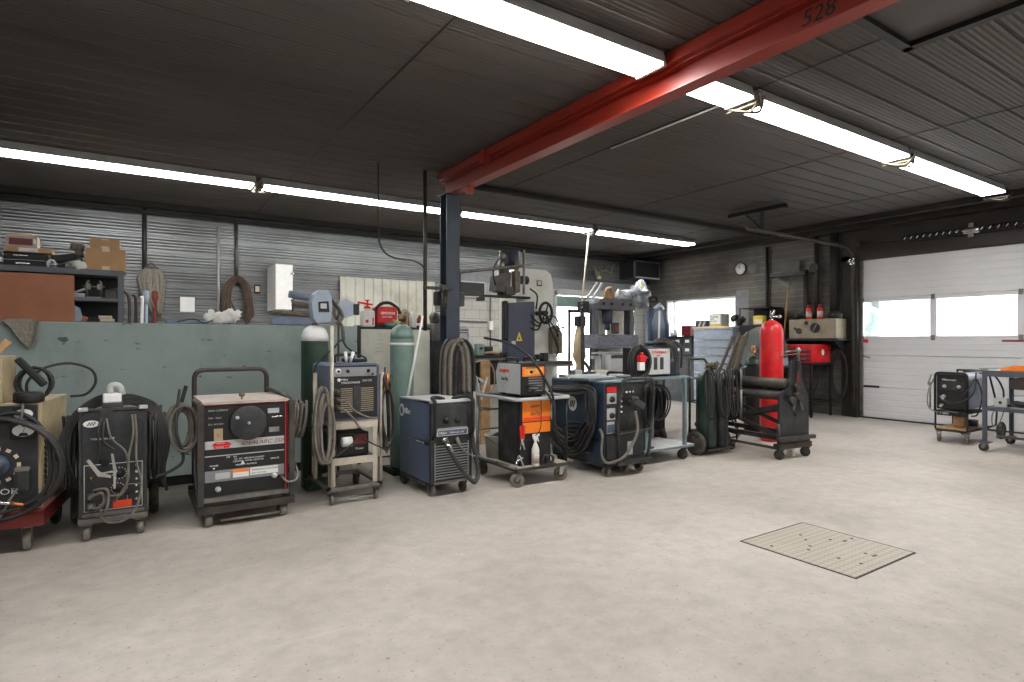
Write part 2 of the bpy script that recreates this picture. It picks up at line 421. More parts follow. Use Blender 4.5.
def f_red(nt,N,L,b):
    tc=N.new('ShaderNodeTexCoord')
    c=ramp(N,L,nz(N,L,tc,2,6,.6,(1,.3,1)),[(.3,(122,34,22)),(.6,(148,44,28)),(.8,(162,56,36))])
    s=mrange(N,L,nz(N,L,tc,5,6,.7),.6,.8,0,.4); c=mixc(N,L,s,c,lin((110,36,26)))
    L.new(c,b.inputs['Base Color']); b.inputs['Roughness'].default_value=.4
surf_mat('red_oxide_beam_paint',f_red)
def f_door(nt,N,L,b):
    tc=N.new('ShaderNodeTexCoord'); c=ramp(N,L,nz(N,L,tc,1.2,6,.6),[(.3,(202,202,204)),(.7,(214,214,214))])
    s=mrange(N,L,nz(N,L,tc,2,7,.7),.6,.8,0,.3); c=mixc(N,L,s,c,lin((170,166,160)))
    L.new(c,b.inputs['Base Color']); b.inputs['Roughness'].default_value=.5
surf_mat('white_sectional_door_paint',f_door)
def f_plate(nt,N,L,b):
    tc=N.new('ShaderNodeTexCoord'); mp=N.new('ShaderNodeMapping'); mp.inputs['Rotation'].default_value=(0,0,R(45)); L.new(tc.outputs['Object'],mp.inputs[0])
    ck=N.new('ShaderNodeTexChecker'); ck.inputs['Scale'].default_value=27; L.new(mp.outputs[0],ck.inputs[0])
    ck.inputs['Color1'].default_value=lin((172,163,150)); ck.inputs['Color2'].default_value=lin((154,145,132))
    s=mrange(N,L,nz(N,L,tc,3,6,.6),.5,.75,0,.6); c=mixc(N,L,s,ck.outputs[0],lin((178,168,154)))
    L.new(c,b.inputs['Base Color']); b.inputs['Roughness'].default_value=.6; bump(N,L,b,ck.outputs[1],.3,.004)
surf_mat('worn_checker_plate',f_plate)
M['lamp']=emis('fluorescent_tube_light',(1,.985,.96),LAMP)
mg=bpy.data.materials.new('window_glass'); mg.use_nodes=True; nt=mg.node_tree; N=nt.nodes; N.clear()
o_=N.new('ShaderNodeOutputMaterial'); t_=N.new('ShaderNodeBsdfTransparent'); g_=N.new('ShaderNodeBsdfGlossy'); g_.inputs['Roughness'].default_value=.05; x_=N.new('ShaderNodeMixShader'); x_.inputs[0].default_value=.06
t_.inputs[0].default_value=(.95,.96,.97,1)
nt.links.new(t_.outputs[0],x_.inputs[1]); nt.links.new(g_.outputs[0],x_.inputs[2]); nt.links.new(x_.outputs[0],o_.inputs[0]); M['glass']=mg

# floor
m=MB(); m.box(XL-.2,XR+.2,YF-.2,YB+.2,-.15,0); struct('floor',m,'concrete_floor')
# ribbed profile: 0.28 m panels with small ribs and a deep joint
def ribs(a0,a1,pitch=.28,n=6,amp=.006,groove=.016):
    out=[]; a=a0
    while a<a1:
        out+=[(a,0),(a+.004,groove),(a+.014,groove),(a+.018,0)]
        w=(pitch-.018)/n
        for k in range(n):
            b=a+.018+k*w; out+=[(b+w*.2,0),(b+w*.38,amp),(b+w*.82,amp)]
        a+=pitch
    return [(x,h) for x,h in out if x<a1]+[(a1,0)]
def extr(m,prof,fn,b0,b1):
    vs=[fn(a,h,b0) for a,h in prof]+[fn(a,h,b1) for a,h in prof]; n=len(prof)
    m._add(vs,[(i,i+1,n+i+1,n+i) for i in range(n-1)])
m=MB(); extr(m,ribs(YF,YB,.28,6,.009,.018),lambda a,h,b:(b,a,ZC+h),XL,XR)
a=YF
m.mat(1)
while a<YB:
    m.box(XL,XR,a+.003,a+.014,ZC+.004,ZC+.006); a+=.28  # dark strip across each joint, the gap's shade put into its colour
m.mat(0)
m.box(XL-.2,XR+.2,YF-.2,YB+.2,ZC+.03,ZC+.15)
m.mat(1)
for x in (1.95,4.79,7.3,10.0): m.box(x-.006,x+.006,YF,YB,ZC-.004,ZC+.002)
struct('ceiling',m,['sooty_ceiling_metal','trim'])
# left wall, front wall (behind the viewpoint)
m=MB(); m.box(XL-.2,XL,YF-.2,YB+.2,0,ZC+.1); struct('wall_left',m,'galvanised_wall_cladding')
m=MB(); m.box(XL,XR,YF-.2,YF,0,ZC+.1); struct('wall_front',m,'white_block_wall')
# back wall: ribbed metal cladding over the left part and the top, white painted block at the right with a doorway
DX0,DX1,DZ=8.82,10.95,2.74; XBK=6.07; ZBK=3.02
m=MB(); m.box(XL,DX0,YB,YB+.2,0,ZC+.1); m.box(DX1,XR+.2,YB,YB+.2,0,ZC+.1); m.box(DX0,DX1,YB,YB+.2,DZ,ZC+.1)
m.mat(1)
extr(m,ribs(0,ZC,.27,5,-.018,-.02),lambda a,h,b:(b,YB-.02+h,a),XL,XBK)
extr(m,ribs(ZBK,ZC,.27,5,-.018,-.02),lambda a,h,b:(b,YB-.02+h,a),XBK,XR)
struct('wall_back',m,['white_block_wall','galvanised_wall_cladding'])
# right wall with the big door opening and a window
OY0,OY1,OZ=1.75,5.9,3.08; WY0,WY1,WZ0,WZ1=8.71,10.86,1.3,2.57
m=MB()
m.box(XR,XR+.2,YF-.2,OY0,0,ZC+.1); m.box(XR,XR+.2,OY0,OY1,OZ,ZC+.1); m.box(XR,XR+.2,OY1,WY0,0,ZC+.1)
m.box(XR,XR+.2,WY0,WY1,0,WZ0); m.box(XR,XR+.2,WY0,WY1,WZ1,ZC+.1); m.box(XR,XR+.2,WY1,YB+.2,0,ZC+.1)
struct('wall_right',m,'soot_shade_block_wall')
# window in the right wall
m=MB()
for a in ((WY0,WY0+.05,WZ0,WZ1),(WY1-.05,WY1,WZ0,WZ1),(WY0,WY1,WZ0,WZ0+.05),(WY0,WY1,WZ1-.05,WZ1),(10.58,10.64,WZ0,WZ1)):
    m.box(XR+.02,XR+.1,a[0],a[1],a[2],a[3])
w=struct('window_1',m,'white'); 
m=MB(); m.box(XR+.055,XR+.06,WY0+.05,WY1-.05,WZ0+.05,WZ1-.05); m.build('pane','glass',w)
# doorway at the back with a glazed door beyond
m=MB(); m.box(DX0,DX0+.07,YB-.02,YB+.2,0,DZ); m.box(DX1-.07,DX1,YB-.02,YB+.2,0,DZ); m.box(DX0,DX1,YB-.02,YB+.2,DZ-.09,DZ)

d=struct('door_2',m,'lgrey')
m=MB(); m.mat(0)
for a in ((9.35,9.41),(10.12,10.18)): m.box(a[0],a[1],YB+.1,YB+.14,0,2.3)
m.box(9.35,10.18,YB+.1,YB+.14,2.22,2.3); m.box(9.35,10.18,YB+.1,YB+.14,0,.3)
dl=m.build('door_leaf','blackm',d)
m=MB(); m.box(9.43,10.1,YB+.115,YB+.12,.3,2.22); m.build('pane','glass',dl)
m=MB(); m.box(DX0+.05,DX1-.05,YB+.0,YB+.16,2.36,2.62); m.build('header_bar','teal',d,label='green header bar')
# trims
m=MB(); m.box(XBK,XR,YB-.05,YB-.0,2.82,3.02); struct('trim_1',m,'grey')
m=MB(); m.box(XL,XR,YB-.10,YB-.02,3.60,3.66); m.box(XL,XR,YB-.16,YB-.02,3.70,ZC); struct('trim_2',m,'trim')
m=MB(); m.box(11.28,11.42,YF,YB,3.70,ZC); struct('trim_3',m,'trim')
m=MB(); m.box(XR-.05,XR,YF,OY1+.35,OZ+.02,ZC); m.box(XR-.3,XR-.05,YF,YB,3.66,ZC); struct('trim_4',m,'darkbrown')
m=MB(); m.box(XR-.1,XR,OY1,OY1+.09,0,OZ+.1); m.box(XR-.05,XR,OY1+.09,OY1+.33,0,OZ+.1); struct('trim_5',m,'trim')
m=MB(); m.box(XR-.012,XR,WY0-.35,WY0-.02,WZ0-.02,WZ1+.12); struct('trim_6',m,'grey')

# sectional door: ribbed insulated panels, one glazed row
d=thing('door_1',None,None,(XR,0,0)); del_=None
d['kind']='structure'
zs=[(0,.60),(.60,1.24),(1.24,1.50),(2.32,OZ)]
m=MB()
def panel(z0,z1,n):
    prof=[]; w=(z1-z0-.012)/n
    prof.append((z0,-.0)); prof.append((z0+.006,-.04))
    for k in range(n):
        a=z0+.006+k*w; prof+=[(a+.012,-.045),(a+w-.012,-.045),(a+w,-.039)]
    prof+=[(z1-.003,-.035),(z1,0)]
    extr(m,prof,lambda a,h,b:(.06+h,b,a),OY0,OY1)
    m.box(.06,.09,OY0,OY1,z0,z1)
panel(0.02,.61,5); panel(.61,1.22,5); panel(1.22,1.54,3); panel(2.32,OZ,6)
wins=[(4.70,5.84),(3.46,4.60),(1.85,3.36)]
m.box(.02,.07,OY0,OY1,1.54,1.59); m.box(.02,.07,OY0,OY1,2.26,2.32)
for a,b in ((5.84,5.9),(4.60,4.70),(3.36,3.46),(1.75,1.85)): m.box(.02,.07,a,b,1.59,2.26)
m.build('door_panels','white_sectional_door_paint',d)
for a,b in wins:
    g=MB(); g.box(.04,.05,a,b,1.59,2.26); g.build('pane','glass',d)
m=MB()
for y in (5.86,4.65,3.41):
    for z in (1.56,2.3): m.box(.0,.03,y-.03,y+.03,z-.045,z+.045)
pieces(m,'hinge','steel',d)
m=MB(); m.box(.002,.022,5.55,5.83,.60,.64); m.build('slide_bolt','blackm',d)
m=MB(); m.box(-.01,.02,5.84,5.9,0.05,OZ); m.build('edge_rail','steel',d)
m=MB(); m.box(-.02,.02,5.75,5.83,1.47,1.53); m.build('warning_tag','red',d)
m=MB(); m.box(.0,.06,OY0,OY1,0.0,.025); m.build('bottom_seal','rubber',d)
m=MB(); m.cyl((-.02,5.95,1.22),(-.02,5.7,1.18),.008,8); m.build('latch','steeld',d)
# tracks of the sectional door
t=thing('door_track','dark steel overhead door track curving from the jamb along the ceiling','door track',(0,0,0))
m=MB(); yt=5.98
m.rail([(11.98,yt,.02),(11.98,yt,3.34),(8.6,yt,3.36)],.038,.38,6); m.build('rail','steeld',t)
m=MB(); m.box(8.98,9.03,yt-.02,yt+.02,3.36,3.72); m.box(8.96,9.05,5.55,6.62,3.70,3.75); m.tube([(9,yt,3.4),(9,yt+.34,3.71)],.02,6); m.box(8.955,9.055,5.55,6.62,3.68,3.72); m.build('hanger','blackm',t)
m=MB(); m.box(11.93,12.0,yt-.05,yt+.05,3.0,3.12,.01); m.cyl((11.9,yt-.06,3.06),(11.9,yt+.06,3.06),.035,12); m.build('roller_bracket','chrome',t)
# torsion spring shaft
t=thing('torsion_spring_shaft','steel shaft with black torsion springs above the white overhead door','door spring',(11.93,0,3.37))
m=MB(); m.cyl((0,1.7,0),(0,5.95,0),.014,8); m.build('shaft','steeld',t)
for a,b in ((4.15,5.05),(2.9,3.9)):
    m=MB(); pts=[(.05*math.cos(k*2*PI/8),a+(b-a)*k/(8*26),.05*math.sin(k*2*PI/8)) for k in range(8*26+1)]; m.tube(pts,.015,5); m.cyl((0,a-.02,0),(0,a+.03,0),.052,10); s=m.build('spring','blackm',t)
    m=MB()
    for q in range(9): y=a+.06+(b-a-.1)*q/8; m.rbox((-.062,y,.0),(.006,.012,.05),(35,0,0))
    pieces(m,'paint_mark','white',s)
m=MB(); m.box(-.04,.1,3.98,4.06,-.12,.12); m.lathe([(.05,3.9),(.062,3.92),(.062,4.12),(.05,4.14)],(0,0,0),'y',14); m.build('centre_bracket','chrome',t)
m=MB(); m.lathe([(.06,5.80),(.075,5.81),(.05,5.83),(.05,5.87),(.075,5.89),(.06,5.90)],(0,0,0),'y',16); m.build('drum','steeld',t)

# red beam with its column
bm_=thing('roof_beam','red oxide steel roof beam crossing the dark ribbed ceiling','beam',(3.71,0,0))
m=MB(); 
m.box(-.075,.075,-3.9,7.3,3.49,3.505); m.box(-.006,.006,-3.9,7.3,3.505,3.67); m.box(-.075,.075,-3.9,7.3,3.67,3.685)
m.build('i_beam','red_oxide_beam_paint',bm_)
m=MB(); m.box(-.125,.10,-3.9,7.28,3.69,3.70); m.box(-.125,-.115,-3.9,7.28,3.70,3.785); m.box(.09,.10,-3.9,7.28,3.70,3.785); m.build('cap_channel','red_oxide_beam_paint',bm_)
text('528',.15,'blackm',bm_,(-.0085,2.18,3.55),(90,0,-90),shear=.2,sx=1.0)
m=MB(); m.box(-.16,-.08,6.0,6.1,3.62,3.78); m.box(-.05,.05,6.6,6.66,3.40,3.49); m.build('bracket','red_oxide_beam_paint',bm_)
c=thing('steel_column','blue-grey steel column standing under the end of the red beam','column',(3.72,7.2,0))
m=MB(); m.box(-.1,.1,-.10,-.085,0,3.48); m.box(-.1,.1,.085,.10,0,3.48); m.box(-.006,.006,-.085,.085,0,3.48); m.build('h_section','columnp',c)
m=MB(); m.box(-.15,.15,-.15,.15,0,.015); m.box(-.13,.13,-.13,.13,3.475,3.489); m.build('end_plate','columnp',c)

# lamps : long fluorescent fittings in two rows
def fitting(x0,x1,y,label,grp):
    t=thing('fluorescent_light',label,'ceiling light',((x0+x1)/2,y,0),0,grp); h=(x1-x0)/2
    m=MB(); m.prism([(-.15,3.685),(.15,3.685),(.12,ZC-.003),(-.12,ZC-.003)],'x',-h,h); m.build('housing','lgrey',t)
    m=MB(); m.prism([(-.14,3.672),(-.125,3.662),(.125,3.662),(.14,3.672),(.14,3.684),(-.14,3.684)],'x',-h+.03,h-.03); m.build('diffuser','lamp',t)
    m=MB()
    for s in (-1,1): m.prism([(-.15,3.658),(.15,3.658),(.15,3.684),(-.15,3.684)],'x',s*h-.015*(1+s),s*h+.015*(1-s))
    pieces(m,'end_cap','white',t)
g1='fluorescent lights in the row near the back'; g2='fluorescent lights in the row nearer the door'
L1=['leftmost long fluorescent light of the row along the back, running off the left edge','long fluorescent light of the back row just left of the blue-grey column','long fluorescent light of the back row just right of the blue-grey column','fluorescent light of the back row nearest the far right wall']
for (a,b),l in zip(((-1.5,1.52),(1.6,4.58),(4.74,7.68),(7.78,10.70)),L1): fitting(a,b,8.9,l,g1)
L2=['large fluorescent light overhead left of the red beam','fluorescent light right beside the red beam on its right','long middle fluorescent light of the near row','fluorescent light of the near row closest to the white overhead door']
for (a,b),l in zip(((1.48,3.55),(3.83,4.70),(4.80,7.70),(7.80,10.70)),L2): fitting(a,b,3.34,l,g2)
fitting(-1.5,1.38,3.34,'unseen fluorescent light added to the near row beyond the upper left edge of view','added fluorescent lights out of view')  # out of view, added to brighten the partition and left wall
for (a,b) in ((-1.5,1.4),(1.5,4.4),(4.5,7.6),(7.7,10.8)): fitting(a,b,-2.3,'unseen fluorescent light added behind the viewpoint','added fluorescent lights out of view')  # unseen row, added to light the floor and fronts from behind the camera
for i,(x,y,l) in enumerate(((1.56,8.9,'tan cable clip where two back-row lights meet left of the column'),(4.66,8.9,'tan cable clip on the back-row light beside the column'),(7.73,8.9,'cable clip on the back-row light above the press'),
                (4.75,3.34,'tan cable clip on the near light beside the red beam'),(7.75,3.34,'tan cable clip between the two farther near-row lights'),(10.84,3.34,'cable clip at the door end of the near light row'))):
    m=MB(); rnd=random.Random(i)
    m.box(-.05,.05,-.16,.16,-.03,-.012,.004)
    for k in range(4): m.cable([(rnd.uniform(-.05,.05),-.17+rnd.uniform(-.03,.03),.06),(rnd.uniform(-.1,.1),-.12,-.06),(rnd.uniform(-.1,.1),0,-.05),(rnd.uniform(-.08,.08),.16,.02)],.012,5,4)
    tag(m.build('cable_clip','brownrag' if i not in (2,5) else 'steeld',None,(x,y,3.65)),l,'clip','cable clips on the light joints')
# surface pipes and conduits
def pipe(name,pts,r,mt,label,cat='pipe',rad=.1,grp=None):
    m=MB(); m.rail(pts,r,rad,8); return tag(m.build(name,mt),label,cat,grp)
pipe('ceiling_conduit',[(3.85,7.38,3.735),(11.25,7.38,3.735)],.045,'trim','dark round pipe running along the ceiling from the red beam towards the far wall')
pipe('ceiling_conduit',[(3.85,7.55,3.755),(11.25,7.55,3.755)],.02,'trim','thin dark conduit beside the round ceiling pipe','conduit')
pipe('ceiling_conduit',[(4.79,3.55,3.77),(4.79,5.15,3.77)],.009,'white','thin white conduit crossing the ceiling beside the near lights','conduit')
pipe('drop_pipe',[(3.36,7.22,1.64),(3.36,7.22,3.78)],.028,'steeld','vertical dark pipe just left of the blue-grey column')
pipe('drop_pipe',[(2.70,7.2,2.85),(2.70,7.2,3.78)],.010,'steeld','short pipe dropping from the ceiling left of the column')
pipe('wall_conduit',[(.27,11.44,2.62),(.27,11.44,3.7)],.035,'steeld','dark pipe on the ribbed wall directly above the hanging mop')
pipe('wall_conduit',[(1.37,11.43,1.7),(1.37,11.43,3.5)],.022,'lgrey','light grey conduit on the ribbed wall left of the hose coil','conduit')
pipe('wall_conduit',[(1.66,11.43,2.55),(1.66,11.43,3.6)],.030,'steel','pipe on the ribbed wall directly above the brown hose coil')
pipe('wall_conduit',[(12.02,7.86,1.9),(12.02,7.86,3.6)],.035,'blackm','thin black pipe on the block wall right of the clock')
pipe('wall_conduit',[(12.0,6.72,1.95),(12.0,6.72,3.66)],.05,'darkbrown','dark pipe on the block wall behind the squeegee')
pipe('wall_duct',[(11.98,6.35,1.97),(11.98,6.35,3.66)],.085,'trim','thick black pipe on the wall above the grey control box')
pipe('wall_duct',[(12.0,6.95,1.5),(12.0,6.95,3.0)],.05,'darkbrown','brown pipe on the block wall behind the rake handle')
m=MB(); m.cable([(2.70,7.2,2.9),(2.72,7.2,2.74),(2.80,7.19,2.62),(2.95,7.19,2.57),(3.2,7.18,2.55),(3.33,7.17,2.45),(3.34,7.16,2.2)],.012,6,8)
tag(m.build('hanging_cable','rubber'),'black cable drooping from the short ceiling pipe to the drop pipe by the column','cable')
m=MB(); m.box(3.26,3.68,7.03,7.08,2.18,2.22,.005); m.box(3.50,3.60,7.0,7.09,2.16,2.25,.01); m.cyl((3.56,7.03,2.18),(3.54,7.03,1.84),.045,10,r2=.03)
tag(m.build('pipe_bracket','steeld'),'rusty steel bracket tying the drop pipe to the column','bracket')
m=MB(); m.box(-.09,.0,-.08,.08,-.0,.19,.008); m.box(-.1,-.09,-.06,.06,.02,.17)
tag(m.build('junction_box','dgrey',None,(3.60,7.2,1.98)),'dark grey switch box on the left side of the column','switch box')
m=MB(); m.box(0,.08,-.08,.08,0,.19,.008); m.cyl((.05,0,.19),(.05,0,.5),.010,8)
tag(m.build('junction_box','dgrey',None,(3.83,7.2,1.98)),'dark grey switch box on the right side of the column','switch box')
# ceiling hatch
t=thing('ceiling_hatch','dark framed hatch in the ribbed ceiling right of the red beam','hatch',(4.42,1.5,ZC-.02))
m=MB()
for a in ((-.6,.6,-.62,-.55),(-.6,.6,.55,.62),(-.6,-.53,-.62,.62),(.53,.6,-.62,.62)): m.box(a[0],a[1],a[2],a[3],-.05,.02)
m.build('frame','blackm',t)
m=MB(); m.box(-.54,.54,-.56,.56,-.01,.012); m.box(-.54,.54,-.005,.005,-.014,-.01); m.build('panel','sooty_ceiling_metal',t)
m=MB(); m.cable([(5.6,1.35,3.68),(5.75,1.4,3.72),(6.3,1.15,3.70),(7.2,1.0,3.70)],.04,8,6); tag(m.build('exhaust_pipe','blackm'),'black flexible pipe on the ceiling in the upper right corner','pipe')
# floor drain cover plate
m=MB(); m.box(-.405,.395,-.405,.405,-.01,.004)
m.mat(1)
for a in ((-.42,.41,-.42,-.408),(-.42,.41,.408,.42),(-.42,-.408,-.42,.42),(.398,.41,-.42,.42)): m.box(a[0],a[1],a[2],a[3],-.01,.003)
rnd=random.Random(3)
for k in range(14):
    x,y=rnd.uniform(-.33,.33),rnd.uniform(-.33,.33); m.lathe([(.012,.004),(.012,.0052)],(x,y,0),'z',8)
tag(m.build('floor_plate',['worn_checker_plate','trim'],None,(4.265,2.32,0)),'square worn checker plate cover set flush in the concrete floor','floor plate')
# partition
m=MB(); m.box(XL,2.36,7.0,7.14,.10,1.68,.006); m.mat(1); m.box(XL,2.34,7.03,7.12,0,.10); m.box(2.36,2.40,6.99,7.15,0,1.69)  # black base box: the shade under the partition put into colour
tag(m.build('low_partition',['green_grey_painted_concrete','blackm']),'long waist-high partition in scuffed grey-green paint behind the welders','partition')
# outside
m=MB(); m.box(XR+.3,60,-40,60,-.3,-.02); struct('ground_outside',m,mat('gravel_yard',(190,186,178),.9,var=.1,scale=2))
m=MB(); m.box(34,44,-14,15.6,0,4.6); m.prism([(-14.5,4.6),(16.1,4.6),(.8,7.4)],'x',33.6,44.4)
tag(m.build('outbuilding',mat('pale_siding',(214,214,216),.7,var=.04)),'pale building seen through the windows of the overhead door','building')
m=MB(); 
for k in range(26):
    rnd=random.Random(k); m.sph((36+rnd.uniform(-1.5,1.5),18.6+rnd.uniform(-1.5,1.5),1.5+rnd.uniform(0,4)),rnd.uniform(.8,1.6),8,6,.5,k)
m.cyl((36,18.6,-.1),(36,18.6,3),.2,8); tag(m.build('tree',mat('hazy_foliage',(190,200,196),.9)),'tree seen hazily through the left pane of the overhead door','tree')  # haze put into the pale foliage colour
m=MB(); m.box(7,13.5,YB+.3,YB+8,-.2,-.01); struct('ground_rear',m,'concrete_floor')
m=MB(); m.box(6,14.5,YB+7.5,YB+7.8,0,6); tag(m.build('neighbouring_wall',mat('pale_siding2',(120,130,136),.7,var=.05)),'pale wall outside seen through the back doorway','wall')
# ================================================================== WELDERS IN THE FRONT ROW
# ---- 1 tan rectifier on a red trolley (far left)
t=thing('welding_power_source','tan and black welding power source on a red trolley at the left edge','welder',(-.50,5.36,0),-6.7)
m=MB(); m.box(-.72,0,.02,.80,.30,1.06,.006); m.build('body','tan',t)
m=MB(); m.box(-.70,-.02,.005,.03,.32,1.045,.004); m.mat(1)
fp=m.build('front_panel',['dgrey','tan'],t)
m=MB()
for k in range(11):
    z=.38+k*.042
    for q in range(2): m.rbox((.003,.10+q*.03,z),(.006,.012,.045),(40,0,0))
lv=m.build('louvre_row','trim',t); lv['kind']='stuff'
def meter(par,x,z,w=.13,h=.075):
    m=MB(); m.box(x-w/2,x+w/2,-.02,.006,z-h/2-.02,z+h/2+.02,.006); o=m.build('meter','blackm',par)
    m=MB(); seg=20; m.prism([(x+w*.42*math.cos(2*PI*k/seg),z+h*.5*math.sin(2*PI*k/seg)) for k in range(seg)],'y',-.022,-.02); m.build('meter_face','white',o)
    m=MB(); m.rbox((x,-.0235,z-.005),(.003,.002,h*.6),(0,18,0)); m.build('needle','blackm',o)
    m=MB(); m.prism([(x-w*.2,z-h*.45),(x+w*.2,z-h*.45),(x+w*.12,z-h*.2),(x-w*.12,z-h*.2)],'y',-.0235,-.022); m.build('meter_scale','blackm',o)
meter(t,-.095,.985,.13,.07); meter(t,-.095,.87,.15,.085); meter(t,-.33,.985,.13,.07)
m=MB(); m.lathe([(.075,0),(.075,-.012),(.06,-.02),(.035,-.022),(.03,-.06),(.002,-.06)],(-.24,.005,.63),'y',24); dl=m.build('range_dial','dblue',t)
m=MB()
for k in range(12):
    a=2*PI*k/12; m.rbox((-.24+.115*math.sin(a),.001,.63+.115*math.cos(a)),(.028,.006,.022),(0,math.degrees(a),0))
pieces(m,'dial_label','tape',dl)
m=MB(); m.box(-.14,-.055,-.05,.01,.44,.60,.015); m.mat(1); m.box(-.14,-.055,-.055,0,.585,.615,.008); m.build('outlet_box',['dgrey','steel'],t)
text('TOR',.06,'white',t,(-.275,.0,.425),sx=1.2)
m=MB(); m.prism([(-.74,.19),(.02,.19),(.02,.29),(-.74,.29)],'y',-.03,.0); m.box(-.74,.02,-.03,.84,.27,.30); m.prism([(-.02,.19),(.83,.19),(.83,.29),(-.02,.29)],'x',0,.02); tr=m.build('trolley_frame','redw',t)
for x in (-.66,-.09):
    caster(t,x,.05,.19,.075,.045,5); 
for x in (-.66,-.06): big_wheel(t,x,.74,.10,.05)
m=MB(); m.coil((-.26,-.06,.62),.40,.35,2,.015,.08,'y',.02,3,26,8); m.build('cable','rubber',t)
m=MB(); m.cable([(-.7,-.06,.33),(-.3,-.09,.30),(.02,-.06,.42),(.06,-.04,.7),(.0,-.03,.9),(-.15,-.05,1.0),(-.4,-.05,.9)],.014,8,8); m.build('cable','rubber',t)
m=MB(); m.cable([(-.8,-.1,.18),(-.42,-.1,.19),(-.22,-.09,.28),(-.16,-.07,.4),(-.12,-.05,.47)],.009,6,8); m.build('cable','greycable',t)
m=MB(); m.cable([(-.3,-.09,.50),(-.25,-.1,.42),(-.19,-.1,.39),(-.12,-.1,.375)],.013,8,6); g=m.build('torch','chrome',t)
m=MB(); m.cyl((-.15,-.1,.38),(-.075,-.1,.365),.016,10,r2=.010); m.build('nozzle','copper',g)
m=MB(); m.cable([(-.095,-.03,1.06),(-.09,-.07,1.0),(-.1,-.06,.93),(-.08,-.05,.9)],.009,6,6); m.build('hook','steel',t)
# feeder on top of it
t=thing('wire_feeder','tan framed control box standing on the tan welder at the left edge','control box',(-.72,5.42,1.062),-6.7)
m=MB(); m.box(-.34,0,0,.03,0,.33); m.box(-.34,0,.03,.32,.0,.33,.004); m.build('case','tan',t)
m=MB(); m.box(-.31,-.045,-.012,0,.03,.30,.004); fp=m.build('front_panel','blackm',t)
m=MB(); knob(m,-.12,-.012,.2,.025); knob(m,-.22,-.012,.1,.02); pieces(m,'knob','grey',fp)
m=MB(); m.lathe([(.001,0),(.085,0),(.09,.008),(.09,.06),(.08,.072),(.001,.072)],(0,0,0),'z',24)
tag(m.build('puck',('blackm'),None,(-.575,5.44,1.062)),'round black rubber puck on top of the tan welder','puck')
m=MB(); m.cable([(-.60,5.62,1.08),(-.60,5.6,1.2),(-.50,5.6,1.30),(-.35,5.62,1.33),(-.22,5.62,1.28),(-.19,5.62,1.18),(-.25,5.63,1.09),(-.35,5.65,1.075)],.010,8,8)
o=m.build('power_lead','rubber'); tag(o,'black lead arching up over the top of the tan welder','cable')
m=MB(); m.rbox((-.76,5.62,1.44),(.045,.03,.16),(0,38,0),.004); tag(m.build('wood_stick','wood'),'piece of light wood sticking up behind the control box at far left','wood stick')
g=thing('torch_bundle','black wire-feed gun and cable heaped beside the tan control box','welding gun',(-.56,5.6,1.07))
m=MB(); m.rbox((-.02,0,.2),(.05,.05,.26),(0,-38,0),.012); m.build('gun_handle','blackm',g)
m=MB(); m.coil((0,.02,.12),.10,.11,3,.011,.07,'y',.015,5,16); m.build('cable','rubber',g)

# ---- 2 black welder with white oval emblem
t=thing('wire_feed_welder','black welder with oval emblem, orange sticker and a white box on top','welder',(-.285,5.40,0),-1); t.scale=(1,1,.945)
W=.43
m=MB(); m.box(.012,W-.012,.02,.68,.20,1.03,.005); m.build('body','black',t)
m=MB(); m.box(.02,W-.02,.008,.022,.22,1.02); fp=m.build('front_panel','dgrey',t)
m=MB()
for x in (.0,W-.018): m.box(x,x+.018,.0,.02,.15,1.045)
m.box(0,W,0,.02,1.03,1.05); 
m.build('frame','steeld',t)
m=MB()
for x in (0,W-.05): m.rbox((x+.025,.01,1.045),(.06,.06,.03),(0,0,0),.008)
pieces(m,'corner_guard','lgrey',t)
m=MB()
for a in ((.03,W-.03,.60,.605),(.03,W-.03,.235,.24),(.03,.035,.235,.605),(W-.035,W-.03,.235,.605),(.30,.303,.24,.6),(.30,W-.03,.42,.424)): m.box(a[0],a[1],.003,.009,a[2],a[3])
m.build('panel_outline','lgrey',fp)
oval_logo(fp,.075,.008,.93,.10,.055)
text('Miller',.032,'white',fp,(.13,.006,.925)); text('Millermatic 200',.024,'white',fp,(.07,.006,.80))
m=MB(); m.lathe([(.035,0),(.035,-.004),(.028,-.006),(.001,-.006)],(.16,.008,.62),'y',18); m.build('emblem_disc','blackm',fp)
m=MB()
for x,z,r in ((.25,.52,.03),(.24,.40,.028),(.30,.36,.024)): knob(m,x,.008,z,r,.03)
pieces(m,'knob','blackm',fp)
m=MB()
for i in range(14):
    a=2*PI*i/14
    for (x,z,r) in ((.25,.52,.045),(.24,.40,.042)): m.box(x+r*math.sin(a)-.003,x+r*math.sin(a)+.003,.004,.008,z+r*math.cos(a)-.003,z+r*math.cos(a)+.003)
o=m.build('dial_mark','white',fp); o['kind']='stuff'
m=MB()
for k in range(6): knob(m,.36,.008,.575-.055*k,.014,.02)
pieces(m,'socket','chrome',fp)
m=MB(); m.lathe([(.022,0),(.022,-.02),(.012,-.022),(.012,-.03),(.002,-.03)],(.075,.008,.50),'y',14); m.build('gas_port','brass',fp)
m=MB(); m.box(.21,.33,.0,.007,.245,.30); m.build('sticker','sticker',fp,label='orange-red sticker')
m=MB(); m.lathe([(.028,0),(.028,-.04),(.018,-.045),(.018,-.07),(.001,-.07)],(.075,.008,.36),'y',14); m.lathe([(.028,0),(.028,-.04),(.018,-.045),(.018,-.07),(.001,-.07)],(.075,.008,.28),'y',14); pieces(m,'cable_plug','steel',t)
rnd=random.Random(2)
m=MB(); m.cable([(.08,-.06,.36),(.14,-.10,.40),(.16,-.10,.34),(.13,-.09,.28),(.08,-.06,.28)],.012,7,6); m.build('lead','greycable',t)
